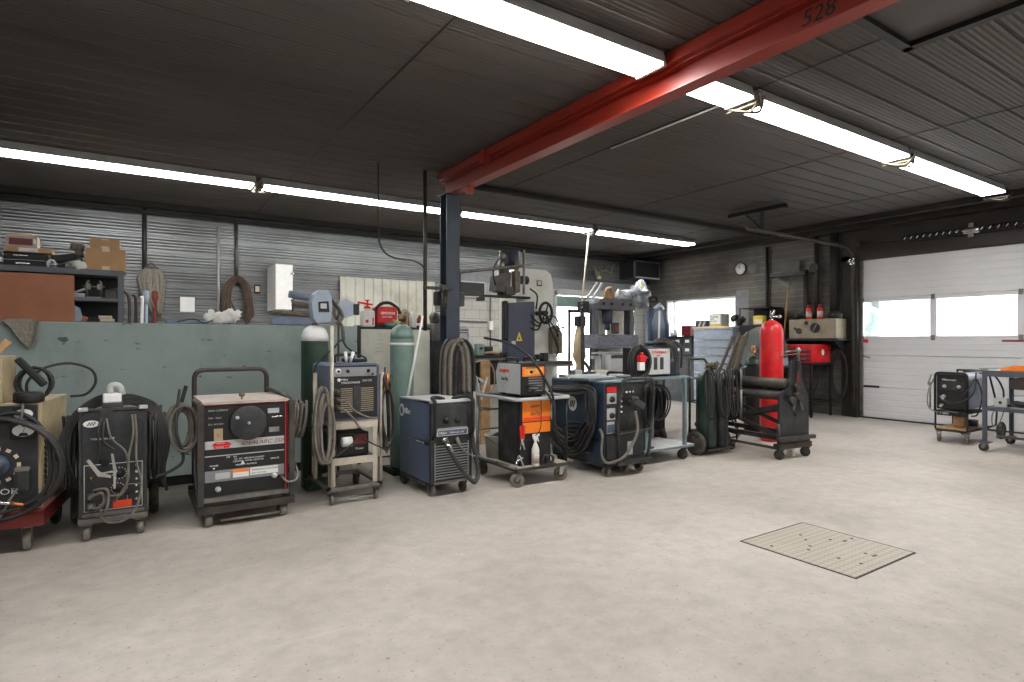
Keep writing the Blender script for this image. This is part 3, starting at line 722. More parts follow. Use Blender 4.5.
m=MB(); m.cable([(.09,-.07,.42),(.18,-.12,.42),(.17,-.12,.26),(.10,-.08,.23)],.010,7,6); m.build('lead','greycable',t)
m=MB(); m.cable([(.14,-.02,.98),(.12,-.05,.88),(.13,-.06,.7),(.11,-.05,.62)],.008,6,6); m.build('lead','rubber',t)
m=MB(); m.cable([(.17,-.02,.97),(.2,-.06,.82),(.29,-.06,.70),(.31,-.07,.55),(.30,-.06,.45),(.22,-.05,.30)],.008,6,6); m.build('lead','greycable',t)
m=MB(); m.cable([(.33,-.02,.99),(.34,-.06,.85),(.31,-.08,.65),(.30,-.07,.45),(.26,-.06,.36),(.17,-.05,.36)],.009,6,6); m.build('lead','greycable',t)
m=MB(); m.cable([(.35,-.02,.99),(.36,-.05,.85),(.36,-.07,.62),(.39,-.07,.45),(.37,-.08,.28),(.30,-.09,.17),(.20,-.08,.15),(.14,-.06,.2),(.13,-.05,.3)],.009,6,7); m.build('lead','greycable',t)
m=MB(); m.cable([(.155,-.03,.95),(.15,-.05,.8),(.22,-.06,.72)],.010,6,6); m.build('lead','rubber',t)
cl=MB(); cl.prism([(.05,.66),(.07,.67),(.13,.57),(.20,.53),(.20,.51),(.12,.53)],'y',-.10,-.07); cl.prism([(.20,.70),(.215,.70),(.235,.58),(.23,.42),(.215,.42),(.215,.56)],'y',-.10,-.07); cl.prism([(.14,.55),(.24,.55),(.24,.57),(.14,.56)],'y',-.11,-.09); cl.build('ground_clamp','chrome',t)
for k in range(5):
    m=MB(); o=k*.017
    m.cable([(-.02-o,.12+.02*k,.42+.04*k),(-.07-o,.10,.7),(-.02-o*.5,.12,.95+o*.4),(.10,.10,1.06+o),(.24,.08,1.075+o),(.36,.1,1.06+o),(.47+o*.5,.12,.96+o),(.51+o,.10,.75),(.48+o,.14,.5),(.50+o,.16,.42-.03*k)],.0125,7,6); m.build('cable_bundle','rubber',t)
m=MB(); m.coil((.50,.14,.72),.045,.30,5,.011,.12,'x',.03,8,20,6); m.build('cable_coil','rubber',t)
m=MB(); m.coil((-.05,.16,.70),.05,.28,4,.011,.10,'x',.03,18,20,6); m.build('cable_coil','rubber',t)
m=MB(); m.box(-.005,W+.005,-.015,.025,.145,.185); m.box(0,.03,0,.66,.14,.17); m.box(W-.03,W,0,.66,.14,.17); m.box(.02,W-.02,.01,.03,.19,.225); m.build('trolley_frame','steel',t)
caster(t,.045,.03,.145,.058,.048,0); caster(t,W-.045,.03,.145,.058,.048,0)
big_wheel(t,-.055,.62,.155,.07); big_wheel(t,W+.055,.62,.155,.07)
t2=thing('plug_box','small white socket box with a bent white elbow on the black welder','socket box',(-.085,5.46,.995))
m=MB(); m.box(-.06,.075,-.06,.05,.0,.035,.006); m.build('base','dgrey',t2)
m=MB(); m.box(-.055,.065,-.065,.045,.035,.105,.012); m.build('box','white',t2)
m=MB(); m.tube(fillet([(-.01,0,.09),(-.01,0,.165),(.05,0,.165),(.07,0,.09)],.04),.024,12); m.build('elbow','lgrey',t2)
m=MB(); m.prism([(-.065,-.19),(.0,-.19),(.01,-.0),(-.07,0)],'y',-.085,-.055); m.build('strap','dgrey',t2)

# ---- 3 big transformer welder, disc dial
t=thing('transformer_welder','large black and maroon transformer welder with a big round black dial disc','welder',(.50,5.28,0),0)
W=.70
m=MB(); m.box(.02,W-.02,.03,.74,.20,.985,.006); m.build('body','maroon',t)
m=MB(); m.box(.03,W-.035,.01,.035,.22,.965); fp=m.build('front_panel','blackm',t)
m=MB(); m.prism([(.0,.0),(.66,.0),(.66,.78),(.0,.78)],'z',.985,1.005); m.v=[(x+.02,y,z) for x,y,z in m.v]; m.build('top_cover','pink',t)
m=MB(); m.box(W-.05,W-.042,.004,.02,.22,.985); m.build('edge_strip','red',t)
m=MB(); m.box(.035,W-.06,.003,.012,.625,.69); m.mat(1); m.box(.035,W-.06,.004,.011,.565,.572); s=m.build('nameplate_band',['lgrey','lgrey'],fp)
text('IDEALARC 250',.045,'maroon',fp,(.30,.002,.64),shear=.3,sx=1.15)
m=MB(); m.prism([(.09,.665),(.115,.68),(.20,.68),(.225,.665),(.225,.65),(.09,.65)],'y',-.001,.002); m.prism([(.10,.648),(.215,.648),(.215,.63),(.10,.63)],'y',-.001,.002); s=m.build('badge','red',fp)
text('LINCOLN',.014,'white',s,(.118,-.002,.666)); text('ELECTRIC',.014,'white',s,(.112,-.002,.634))
m=MB(); m.box(.035,W-.06,.003,.012,.36,.45); m.build('lower_band','grey',fp)
m=MB(); m.box(.24,.36,.0,.003,.38,.445); m.build('warning_label','white',fp); m=MB(); m.box(.24,.36,-.001,.0,.42,.445); m.build('warning_label','orange',fp)
m=MB(); m.box(.37,.59,.0,.003,.385,.445); s=m.build('warning_label','white',fp); text('WARNING',.022,'blackm',s,(.38,-.001,.42)); text('HIGH VOLTAGE',.016,'blackm',s,(.38,-.001,.395)); text('CAUTION',.022,'blackm',s,(.49,-.001,.42))
m=MB(); m.box(.11,.22,.0,.003,.38,.43); m.build('rating_label','lgrey',fp)
m=MB(); m.box(.10,.165,.0,.006,.69,.79); s=m.build('tag_label','tan',fp); text('5',.04,'red',s,(.118,-.001,.725))
m=MB(); m.lathe([(.001,-.05),(.135,-.05),(.142,-.045),(.142,-.03),(.05,-.02),(.05,.01)],(.355,.01,.825),'y',36); dd=m.build('dial_disc','dgrey',t)
m=MB(); m.lathe([(.012,0),(.012,-.012),(.001,-.014)],(.355,-.04,.825),'y',10); m.lathe([(.014,0),(.014,-.03),(.001,-.034)],(.265,-.04,.875),'y',10); pieces(m,'crank_knob','lgrey',dd)
text('READ CURRENT',.02,'lgrey',fp,(.06,.006,.93)); text('MIN   MAX',.02,'lgrey',fp,(.06,.006,.87)); text('DC- AC DC+',.02,'lgrey',fp,(.06,.006,.82))
m=MB(); m.box(.51,.60,.004,.008,.89,.93); m.mat(1); m.box(.52,.60,.002,.01,.73,.77); m.build('info_label',['lgrey','grey'],fp)
m=MB(); m.tube(fillet([(.53,-.0,.86),(.53,-.04,.86),(.62,-.04,.865),(.62,0,.865)],.02),.008,8); m.build('polarity_lever','chrome',fp)
for x,z,b,q in ((.19,.545,'OFF    ON',.018),(.25,.525,'AC - DC  WELDING CURRENT',.017),(.24,.505,'CONTROL  RANGE  SELECTOR',.017),(.26,.475,'MINIMUM  MAXIMUM',.017),(.07,.485,'POWER',.018),(.53,.50,'REMOTE',.018)): text(b,q,'white',fp,(x,.005,z))
m=MB(); m.prism([(.30,.485),(.33,.485),(.315,.515)],'y',.003,.006); m.prism([(.09,.475),(.11,.475),(.10,.46)],'y',.003,.006); m.build('pointer','white',fp)
m=MB(); m.lathe([(.022,0),(.022,-.02),(.014,-.04),(.001,-.042)],(.13,.01,.30),'y',14); m.lathe([(.022,0),(.022,-.02),(.014,-.04),(.001,-.042)],(.56,.01,.36),'y',14); pieces(m,'terminal','lgrey',fp)
m=MB(); m.box(.02,W-.03,-.03,.015,.205,.24); m.build('sill','steel',t)
m=MB()
m.box(-.02,W+.02,-.035,.0,.115,.17); m.box(-.02,W+.02,.79,.82,.115,.185); m.box(-.02,.02,-.03,.82,.115,.15); m.box(W-.02,W+.02,-.03,.82,.115,.15)
for x in (-.02,W-.025): m.box(x,x+.045,-.035,.0,.18,.995)
m.build('angle_frame','steeld',t)
m=MB(); m.rail([(.03,.80,.2),(.03,.80,1.235),(W-.05,.80,1.235),(W-.05,.80,.2)],.022,.09,10); m.build('push_handle','steeld',t)
m=MB(); m.rail([(.03,.80,.95),(-.01,.4,.99),(-.01,-.01,.99)],.018,.05,8); m.rail([(W-.05,.80,1.04),(W+.01,.4,1.02),(W+.01,-.01,.97)],.02,.05,8); m.rail([(-.005,.3,.8),(-.02,.2,.5),(-.02,.1,.35),(-.01,-.01,.2)],.014,.05,8); pieces(m,'side_bar','steeld',t)
m=MB(); m.rail([(W-.09,.0,.36),(W-.05,-.06,.30),(W+.03,-.06,.31),(W+.05,-.02,.36),(W+.03,.02,.45)],.010,.03,8); m.build('lead','steel',t)
m=MB(); m.lathe([(.001,1.06),(.02,1.06),(.026,1.045),(.02,1.03),(.006,1.03),(.006,1.005)],(.33,.15,0),'z',12); m.build('lifting_eye','brass',t)
m=MB(); m.cyl((.15,-.01,.045),(W-.1,-.01,.045),.012,8); m.build('axle_bar','steel',t)
caster(t,.06,.02,.115,.054,.055,10,'wheelgrey','steeld'); caster(t,W-.07,.02,.115,.054,.055,10,'wheelgrey','steeld')
caster(t,.06,.76,.115,.056,.04,0,'tire','steeld'); caster(t,W-.06,.76,.115,.056,.04,0,'tire','steeld')
for s,(cx,sd) in enumerate(((-.10,4),(W+.09,9))):
    for k in range(2):
        m=MB(); m.coil((cx+(k-.5)*.02,.35-.1*k,.79),.085,.17,5,.011,.14,'x' if s else 'y',.03,sd+k,20,7,.15); m.build('welding_cable','greycable',t)
m=MB(); m.cable([(-.12,.3,1.10),(-.14,.25,.95),(-.15,.2,.75),(-.10,.2,.55),(-.16,.15,.48),(-.30,.15,.42)],.012,7,6); m.build('loose_lead','rubber',t)
m=MB(); m.rbox((-.09,.3,1.06),(.03,.02,.14),(0,14,0),.004); m.build('cable_hook','blackm',t)

# ---- 4 rack with a blue-fronted power source
t=thing('welder_rack','cream angle-iron rack on casters holding a blue and black welder','rack',(1.555,5.37,0),0)
W=.455; D=.62
m=MB()
m.box(0,.05,0,.006,.17,.775); m.box(0,.006,0,.05,.17,.775); m.box(W-.05,W,0,.006,.17,.775); m.box(W-.006,W,0,.05,.17,.775)
m.box(0,W,-.003,.004,.69,.77); m.box(.04,W-.04,-.003,.004,.36,.425); m.box(0,.05,D-.01,D,.17,.775); m.box(W-.05,W,D-.01,D,.17,.775)
m.box(0,.005,.05,D,.72,.77); m.box(W-.005,W,.05,D,.72,.77); m.box(0,.005,.05,D,.36,.41); m.box(.0,W,0,D,.758,.765)
m.build('frame','offwhite',t)
m=MB(); m.box(.01,W-.01,.02,D-.02,.405,.415); m.build('lower_shelf','steeld',t)
m=MB(); m.box(-.03,W+.03,-.03,.01,.13,.165); m.box(-.03,W+.03,D,D+.04,.13,.165); m.box(-.03,.0,-.03,D+.04,.14,.165); m.box(W,W+.03,-.03,D+.04,.14,.165); m.build('base_frame','steel',t)
m=MB(); m.rail([(.015,-.02,.165),(.015,-.02,1.64)],.016,.02,8); m.build('post','offwhite',t)
m=MB(); m.rail([(W+.03,.0,.165),(W+.03,.0,1.15),(W+.05,.0,1.2)],.014,.02,8); m.rail([(-.05,.3,.2),(-.05,.3,1.2)],.02,.02,8); pieces(m,'side_post','offwhite',t)
for x in (.02,W-.02): caster(t,x,.0,.13,.055,.03,-6,'wheelgrey','steeld')
for x in (-.02,W): caster(t,x,D,.13,.055,.04,0,'tire','steeld')
m=MB(); m.cyl((.03,-.01,.06),(W-.03,-.01,.06),.008,8); m.build('axle_bar','steel',t)
m=MB(); m.cable([(-.22,.2,.72),(-.05,.0,.70),(.05,-.04,.5),(.02,-.05,.44),(.2,-.05,.56),(.26,-.04,.60),(.4,-.05,.53),(.5,-.03,.48)],.007,6,6); m.build('lead','rubber',t)
for k in range(3):
    m=MB(); m.coil((-.07+.02*k,-.03,.74-.03*k),.055-.008*k,.34-.03*k,2,.013,.04,'y',.02,20+k,22,7,0); m.build('cable_loop','greycable',t)
for k in range(4):
    m=MB(); m.coil((W+.10+.012*k,.02+.05*k,.80),.05,.26+.04*k,3,.009,.08,'y',.03,30+k,20,6,.1); m.build('torch_lead','greycable' if k%2 else 'rubber',t)
for k in range(3):
    m=MB(); m.cyl((W+.07+.03*k,.0,1.25-.04*k),(W+.06+.03*k,.0,1.06-.03*k),.011,8); m.build('torch','copper' if k==1 else 'steeld',t)
t=thing('stick_welder','blue welder with black control panel on top of the cream rack','welder',(1.545,5.34,.768),0)
W=.47; 
m=MB(); m.prism([(0,.0),(W,.0),(W,.50),(W-.03,.525),(.03,.525),(0,.50)],'y',.015,.58); m.build('case','blue',t)
m=MB(); m.prism([(.02,.02),(W-.02,.02),(W-.02,.48),(W-.04,.505),(.04,.505),(.02,.48)],'y',.004,.018); fp=m.build('front_panel','blackm',t)
m=MB(); m.box(.03,W-.03,-.004,.005,.405,.49,.004); m.build('control_strip','grey',fp)
m=MB(); knob(m,.075,-.004,.455,.026,.02); pieces(m,'knob','white',fp)
m=MB(); knob(m,.075,-.02,.455,.014,.02);knob(m,.165,-.004,.455,.016,.02); knob(m,.36,-.004,.455,.017,.02); knob(m,.40,-.004,.425,.01,.02); pieces(m,'knob','blackm',fp)
m=MB(); m.lathe([(.016,0),(.016,-.003),(.001,-.003)],(.085,.004,.375),'y',16); m.build('emblem','white',fp); text('Miller',.028,'white',fp,(.105,.002,.368)); text('SYNCROWAVE',.026,'white',fp,(.105,.002,.340))
text('250 DX',.03,'lgrey',fp,(.30,.002,.355))
m=MB()
for x0,x1 in ((.10,.21),(.29,.41)):
    for k in range(12): m.box(x0,x1,-.002,.005,.08+k*.019,.088+k*.019)
o=m.build('grille','olive',fp); o['kind']='stuff'
m=MB(); m.box(.215,.285,-.008,.005,.06,.31,.003); m.build('door_latch','dgrey',fp)
m=MB()
for z in (.27,.20,.13): m.lathe([(.026,0),(.026,-.03),(.016,-.035),(.016,-.06),(.001,-.06)],(.06,.004,z),'y',14)
pieces(m,'socket','steeld',t)
m=MB(); m.cable([(.06,-.05,.20),(.13,-.08,.18),(.2,-.08,.10),(.33,-.06,.03),(.42,-.05,.01)],.008,6,6); m.cable([(.06,-.05,.13),(.12,-.08,.10),(.2,-.07,.02),(.25,-.07,-.06)],.009,6,6); pieces(m,'lead','greycable',t)
m=MB(); m.rail([(.12,.25,.525),(.12,.25,.60),(.32,.3,.60),(.32,.3,.525)],.012,.03,8); m.build('handle','blackm',t)
m=MB(); m.cyl((.19,.12,.53),(.175,.10,.63),.012,8,r2=.016); m.cyl((.23,.12,.53),(.25,.10,.63),.012,8,r2=.016); pieces(m,'lug','white',t)
m=MB(); m.cable([(-.02,.4,.2),(-.05,.35,.42),(.0,.3,.56),(.12,.3,.66),(.2,.3,.74),(.28,.35,.66),(.45,.3,.56)],.009,6,6); m.build('lead','rubber',t)
m=MB(); m.box(.26,.46,.3,.5,.525,.56,.01); m.build('pad','blackm',t)
t=thing('battery_charger','small dark charger box on the lower shelf of the cream rack','charger',(1.65,5.45,.415),0)
m=MB(); m.box(0,.30,0,.25,0,.22,.012); m.build('case','blackm',t)
m=MB(); m.box(.16,.28,-.003,.002,.11,.20); m.build('panel','maroon',t); text('Power',.03,'white',t,(.17,-.002,.06))
m=MB(); m.cyl((.02,-.05,.15),(.11,-.05,.15),.045,16); tag(m.build('tape_roll','white',None,(1.655,5.45,.415+.0)),'white roll of tape hanging before the small dark charger on the rack','tape roll')

# ---- 5 blue MIG welder
t=thing('wire_feed_welder','blue cabinet welder with black front, grille and round white emblem on its side','welder',(2.425,5.10,0),0)
W=.45; D=.74
m=MB(); m.prism([(0,.14),(D,.14),(D,.90),(.03,.92),(0,.90)],'x',.0,.012); m.build('side_panel','blue',t)
m=MB(); m.prism([(0,.14),(D,.14),(D,.90),(.03,.92),(0,.90)],'x',W-.012,W); m.build('side_panel','blue',t)
m=MB(); m.box(.012,W-.012,.02,D-.01,.13,.905); m.build('chassis','black',t)
m=MB(); m.prism([(0,.90),(D,.90),(D-.01,.915),(.03,.93),(.01,.925)],'x',0,W); m.build('lid','lgrey',t)
m=MB(); m.box(.0,W,-.012,.02,.13,.905,.006); fp=m.build('front_panel','black',t)
m=MB(); m.box(.03,W-.03,-.022,-.01,.13,.15); m.build('bottom_lip','steel',t)
m=MB(); m.box(.06,W-.06,-.02,-.01,.665,.875,.006); m.build('control_panel','dgrey',fp)
m=MB(); m.box(.06,W-.05,-.025,-.01,.585,.65,.006); s=m.build('badge_band','lgrey',fp,label='silver badge band'); m=MB(); m.box(.06,W-.05,-.028,-.012,.65,.665); m.build('badge_trim','chrome',fp)
text('Miller',.034,'white',s,(.085,-.026,.604)); text('Millermatic 250',.024,'white',s,(.20,-.026,.607)); m=MB(); m.box(.075,W-.065,-.0262,-.0250,.595,.64); m.build('badge_inlay','blue',s)
m=MB(); knob(m,.16,-.02,.735,.034,.03); knob(m,.28,-.02,.735,.034,.03); pieces(m,'knob','blackm',fp)
m=MB()
for k in range(13): m.box(.05,W-.05,-.024,-.01,.175+k*.026,.184+k*.026)
m.box(.04,.05,-.02,-.01,.16,.52); m.box(W-.05,W-.04,-.02,-.01,.16,.52); o=m.build('grille','grey',fp); o['kind']='stuff'
m=MB(); m.box(.05,W-.05,-.014,-.011,.165,.52); m.build('grille_back','blackm',fp)
m=MB(); m.rail([(.02,-.01,.56),(.02,-.07,.62),(.02,-.07,.93),(.02,.02,.955),(.10,.06,.955),(.18,.06,.93)],.019,.04,8); m.rail([(W-.02,-.01,.56),(W-.02,-.07,.62),(W-.02,-.07,.93),(W-.02,.02,.955),(W-.10,.06,.955),(W-.18,.06,.93)],.019,.04,8); pieces(m,'handle','blackm',t)
m=MB(); m.box(.05,W-.05,-.016,-.011,.53,.58); m.build('outlet_recess','blackm',fp)
g=MB(); g.cable([(.16,-.02,.54),(.14,-.09,.50),(.17,-.13,.42),(.26,-.16,.27),(.36,-.17,.16),(.42,-.14,.14),(.47,-.10,.22),(.46,-.05,.40),(.45,-.02,.55),(.44,.0,.75)],.023,9,8); g.build('gun_hose','rubber',t)
g=MB(); g.cyl((.16,-.03,.56),(.11,-.05,.55),.02,10); g.cyl((.13,-.07,.54),(.17,-.12,.44),.028,12); g.build('gun_coupling','chrome',t)
g=MB(); g.cyl((.27,-.02,.56),(.29,-.05,.49),.02,10); g.cable([(.29,-.05,.49),(.33,-.09,.43),(.42,-.08,.38),(.5,-.05,.36)],.007,6,6); g.build('work_lead','greycable',t)
# emblem on the side (faces the left)
g=MB(); seg=26
g.prism([(.68+.055*math.cos(2*PI*k/seg),.78+.065*math.sin(2*PI*k/seg)) for k in range(seg)],'x',-.004,0); g.mat(1); g.prism([(.68+.03*math.cos(2*PI*k/seg),.78+.04*math.sin(2*PI*k/seg)) for k in range(seg)],'x',-.006,-.004); g.build('emblem',['white','blue'],t)
text('Miller',.08,'white',t,(-.002,.64,.755),(90,0,-90),bold=.002)
g=MB(); g.box(-.003,.0,.03,.36,.495,.53); s=g.build('model_strip','blackm',t); text('MILLERMATIC 250',.026,'lgrey',s,(-.004,.33,.503),(90,0,-90))
g=MB(); g.box(-.003,.0,.0,D,.54,.546); g.build('panel_seam','dblue',t)
caster(t,.05,.05,.13,.062,.035,8,'wheelgrey','dgrey'); caster(t,W-.06,.05,.13,.058,.035,8,'tire','dgrey'); big_wheel(t,.03,D-.06,.09,.05); big_wheel(t,W-.03,D-.06,.09,.05)
m=MB(); m.box(.0,W,.10,D,.10,.13); m.build('base','black',t)
# ---- 6 tubular trolley with a grey/orange welder and an orange/black cooler
t=thing('tube_trolley','tubular steel trolley with a grey top tray carrying the grey and orange welder','trolley',(3.32,4.95,0),0)
W=.66; D=.80
m=MB()
m.rail([(W,0,.90),(0,0,.90),(0,D,.90)],.019,.06,8); m.build('top_rail','lgrey',t)
m=MB(); m.rail([(0,.02,.20),(0,D,.20),(0,D,.90)],.019,.10,8); m.build('side_tube','steel',t)
m=MB(); m.rail([(W,0,.90),(W+.03,.02,.90),(W+.03,D-.05,.90)],.019,.02,8); m.build('top_rail','lgrey',t)
m=MB(); m.rail([(.04,D-.02,.90),(W,D-.02,.90)],.014,.02,8); m.rail([(0,D,.72),(W,D,.72)],.010,.02,6); m.rail([(0,D-.3,.76),(0,D,.76)],.010,.02,6); m.rail([(0,D,.5),(W,D,.5)],.010,.02,6); pieces(m,'cross_bar','steel',t)
m=MB(); m.box(.02,W,.02,D-.02,.895,.91); m.mat(1); m.box(.08,W-.05,.06,D-.1,.91,.915); m.build('top_tray',['dgrey','rubber'],t)
m=MB(); m.box(-.01,W+.02,-.01,D,.17,.20); m.mat(1); m.box(.01,W,.01,D-.02,.20,.204); m.build('deck',['steeld','offwhite'],t)
m=MB(); m.rail([(W,.03,.2),(W,.03,.9)],.012,.02,8); m.rail([(W+.0,D-.04,.2),(W+.0,D-.04,.9)],.012,.02,8); pieces(m,'post','blackm',t)
m=MB(); m.rail([(.06,.12,.2),(.06,.06,.32),(.06,.04,.32),(.1,.02,.2)],.008,.03,6); m.build('loop_handle','lgrey',t)
caster(t,.06,.04,.17,.075,.04,55,'wheelgrey','steel'); caster(t,W-.03,.05,.17,.075,.04,60,'wheelgrey','chrome')
caster(t,.04,D-.08,.17,.075,.04,5,'tire','steeld'); caster(t,W-.04,D-.08,.17,.075,.04,0,'tire','steeld')
t=thing('inverter_welder','grey-sided welder with orange front strip on the tube trolley tray','welder',(3.42,5.03,.915),0)
W=.31; D=.46
m=MB(); m.prism([(0,.03),(D,.03),(D+.03,.24),(D-.02,.35),(0,.35)],'x',0,.012); m.build('side_panel','lgrey',t)
m=MB(); m.box(.012,W,.01,D-.01,.03,.345); m.build('case','blackm',t)
m=MB(); m.box(-.002,W+.002,0,D-.02,.345,.36,.004); m.build('lid','dgrey',t)
m=MB(); m.box(0,W,-.012,.012,.02,.35,.004); fp=m.build('front_panel','blackm',t)
m=MB(); m.box(.012,W-.02,-.018,-.01,.215,.315); s=m.build('control_strip','orange',fp); m=MB(); m.box(.04,W-.05,-.02,-.017,.235,.30); m.build('display','lorange',s)
m=MB(); knob(m,.12,-.018,.262,.018,.02); knob(m,.23,-.018,.275,.013,.02); m.box(.05,.2,-.021,-.018,.30,.308); pieces(m,'knob','blackm',fp)
m=MB()
for k in range(6): m.box(.09,W-.04,-.018,-.01,.06+k*.026,.072+k*.026)
o=m.build('grille','grey',fp); o['kind']='stuff'
text('KEMPPI',.052,'sticker',t,(-.002,.41,.245),(90,0,-90),bold=.001,sx=1.15); text('SanTig',.052,'blackm',t,(-.002,.38,.165),(90,0,-90),shear=.3)
m=MB()
for x in (.04,W-.04):
    for y in (.05,D-.06): m.box(x-.02,x+.02,y-.03,y+.03,0,.03,.006)
pieces(m,'foot','rubber',t)
m=MB(); m.rail([(.04,.12,.355),(.04,.12,.40),(.04,.33,.40),(.04,.33,.355)],.014,.03,8); m.rail([(W-.04,.12,.355),(W-.04,.12,.40),(W-.04,.33,.40),(W-.04,.33,.355)],.014,.03,8); pieces(m,'handle','blackm',t)
m=MB(); m.cyl((.07,-.02,.12),(.07,-.07,.12),.016,10);m.cyl((.14,-.02,.07),(.14,-.06,.07),.016,10); pieces(m,'plug','steeld',t)
m=MB(); m.cable([(-.14,.5,.62),(-.02,.2,.56),(.10,-.02,.42),(.22,-.09,.22),(.33,-.10,.03),(.36,-.1,-.12),(.40,-.06,-.30),(.5,-.04,-.38)],.014,7,7); m.build('torch_hose','rubber',t)
m=MB(); m.cable([(.07,-.07,.12),(.16,-.1,.11),(.26,-.11,.04),(.34,-.12,-.10),(.34,-.12,-.22)],.010,6,6); m.build('lead','rubber',t)
m=MB(); m.cable([(.2,-.08,-.02),(.19,-.1,-.2),(.17,-.1,-.34),(.1,-.06,-.42),(-.05,-.03,-.47)],.005,6,6); m.build('lead','blackm',t)
t=thing('cooling_unit','tall black unit with a bright orange front panel standing on the trolley deck','cooling unit',(3.40,5.02,.205),0)
m=MB(); m.box(0,.40,0,.42,0,.675,.006); m.build('case','blackm',t)
m=MB(); m.box(.03,.385,-.012,.0,.455,.67,.003); m.box(.03,.385,-.014,.0,.335,.445,.003); fp=m.build('front_panel','orange',t)
text('KEMPPI',.036,'blackm',fp,(.13,-.014,.60)); text('SanTig',.05,'darkbrown',fp,(.12,-.014,.52),shear=.3)
m=MB(); m.box(.032,.383,-.0135,-.01,.46,.50); m.build('print_band','sticker',fp,label='deeper orange band')
m=MB(); m.box(-.006,.0,.02,.40,.02,.66); m.build('side_cover','maroon' if 0 else 'black',t)
t=thing('battery_clamps','pair of red-handled clamps hanging on the black unit of the trolley','clamp',(3.385,4.955,.50),0)
for s in (-1,1):
    m=MB(); m.prism([(s*.01,.0),(s*.035,.0),(s*.045,.13),(s*.02,.14)],'y',-.012+.014*s,.0+.014*s); h=m.build('handle','red',t)
    m=MB(); m.prism([(s*.005,.01),(s*.03,-.0),(-s*.015,-.11),(-s*.022,-.10)],'y',-.010+.014*s,-.002+.014*s); m.build('jaw','chrome',t)
t=thing('spray_bottle','white trigger spray bottle with pink label on the trolley deck','spray bottle',(3.56,4.965,.205),0)
m=MB(); m.lathe([(.001,0),(.036,0),(.04,.01),(.04,.17),(.03,.20),(.014,.24),(.012,.26),(.001,.26)],(0,0,0),'z',18); m.build('bottle','plastic',t)
m=MB(); m.lathe([(.0405,.03),(.0405,.13)],(0,0,0),'z',18); m.v=m.v; m.build('label','pink',t)
m=MB(); m.prism([(-.015,.26),(.015,.26),(.02,.30),(.045,.31),(.045,.33),(-.03,.33),(-.035,.30)],'y',-.012,.012); m.prism([(.015,.30),(.03,.30),(.045,.25),(.037,.245)],'y',-.006,.006); m.build('trigger','white',t)
m=MB(); m.box(0,.17,-.02,.03,0,.012); m.cable([(.0,.0,.01),(.02,-.01,.09),(.06,-.01,.10),(.08,0,.02)],.008,6,6); m.coil((.11,0,.05),.035,.04,2,.009,.04,'y',.01,5,12); tag(m.build('cable_clip','dgrey',None,(3.63,4.95,.205)),'small heap of grey cable and clip beside the spray bottle','cable')
t=thing('pail','dirty white pail on the rear of the tube trolley deck','pail',(3.49,5.60,.205),0)
m=MB(); m.lathe([(.001,.003),(.115,.003),(.12,.0),(.145,.24),(.152,.24),(.152,.25),(.140,.25),(.112,.015),(.001,.012)],(0,0,0),'z',26); m.build('bucket','cream',t)
m=MB(); m.lathe([(.001,.22),(.137,.22)],(0,0,0),'z',22); m.sph((.03,0,.22),(.09,.08,.05),10,6,.4,2); m.build('contents','dgrey',t)
m=MB(); m.cable([(-.15,0,.235),(-.10,-.13,.17),(.0,-.17,.13),(.1,-.13,.17),(.15,0,.235)],.004,5,6); m.build('handle','steel',t)
m=MB(); m.cable([(3.42,4.99,.30),(3.36,5.0,.27),(3.33,4.98,.24)],.012,6,5); tag(m.build('bent_pipe','chrome'),'bent bright pipe leaning on the black unit of the trolley','pipe')

# ---- 7 large blue welder with heavy cables
t=thing('cable_welder','large dark blue cabinet welder draped in loops of black cable, black tube guard in front','welder',(4.43,4.86,0),0)
W=.60; D=.95
m=MB(); m.box(0,W,.02,D,.14,1.03,.008); m.build('cabinet','dblue',t)
m=MB(); m.box(-.008,W+.008,-.01,D+.01,1.03,1.05,.004); m.build('lid','cyan',t)
m=MB(); m.box(-.01,0,.0,.06,.14,1.03); m.box(-.01,0,D-.06,D,.14,1.03); m.box(-.01,.0,.06,D-.06,.94,1.03); pieces(m,'edge_rail','dblue',t)
m=MB(); m.box(.01,W-.01,.005,.03,.16,1.01); fp=m.build('front_panel','black',t)
m=MB(); m.box(.03,.17,-.002,.008,.93,.985); s=m.build('label','red',fp,label='red label'); m=MB(); m.box(.03,.17,-.002,.008,.80,.92); m.box(.03,.15,-.002,.008,.62,.75);m.box(.03,.14,-.002,.008,.47,.60); pieces(m,'label','lgrey',fp)
m=MB(); m.box(.035,.14,-.005,-.001,.48,.57); m.build('label','blue',fp,label='blue label')
m=MB(); knob(m,.10,-.002,.85,.035,.03); knob(m,.10,-.002,.67,.035,.03); knob(m,.38,.004,.80,.04,.035); knob(m,.48,.004,.72,.03,.03); pieces(m,'knob','blackm',fp)
m=MB()
for k in range(5): m.lathe([(.012,0),(.012,-.006),(.001,-.007)],(.25,.004,.70+.06*k),'y',10)
for k in range(3): m.lathe([(.012,0),(.012,-.006),(.001,-.007)],(.33+.05*k,.004,.92),'y',10)
pieces(m,'indicator','white',fp)
m=MB(); m.box(.02,W-.02,-.01,.006,.18,.44,.004); m.build('lower_door','dgrey',fp)
m=MB(); m.box(.33,.41,-.013,-.008,.21,.36); m.build('label','lgrey',fp,label='white label'); 
m=MB(); m.box(.12,.50,-.09,.0,.455,.475); m.box(.12,.50,-.09,-.085,.475,.50); m.build('tray','steeld',t)
m=MB(); m.rail([(.10,-.10,.17),(.10,-.10,.76),(.16,-.12,1.08),(.62,-.12,1.08),(.66,-.10,.9),(.58,-.10,.25),(.54,-.1,.17)],.019,.07,8); m.rail([(.10,-.10,.46),(.62,-.10,.50)],.014,.03,8); pieces(m,'guard_frame','black',t)
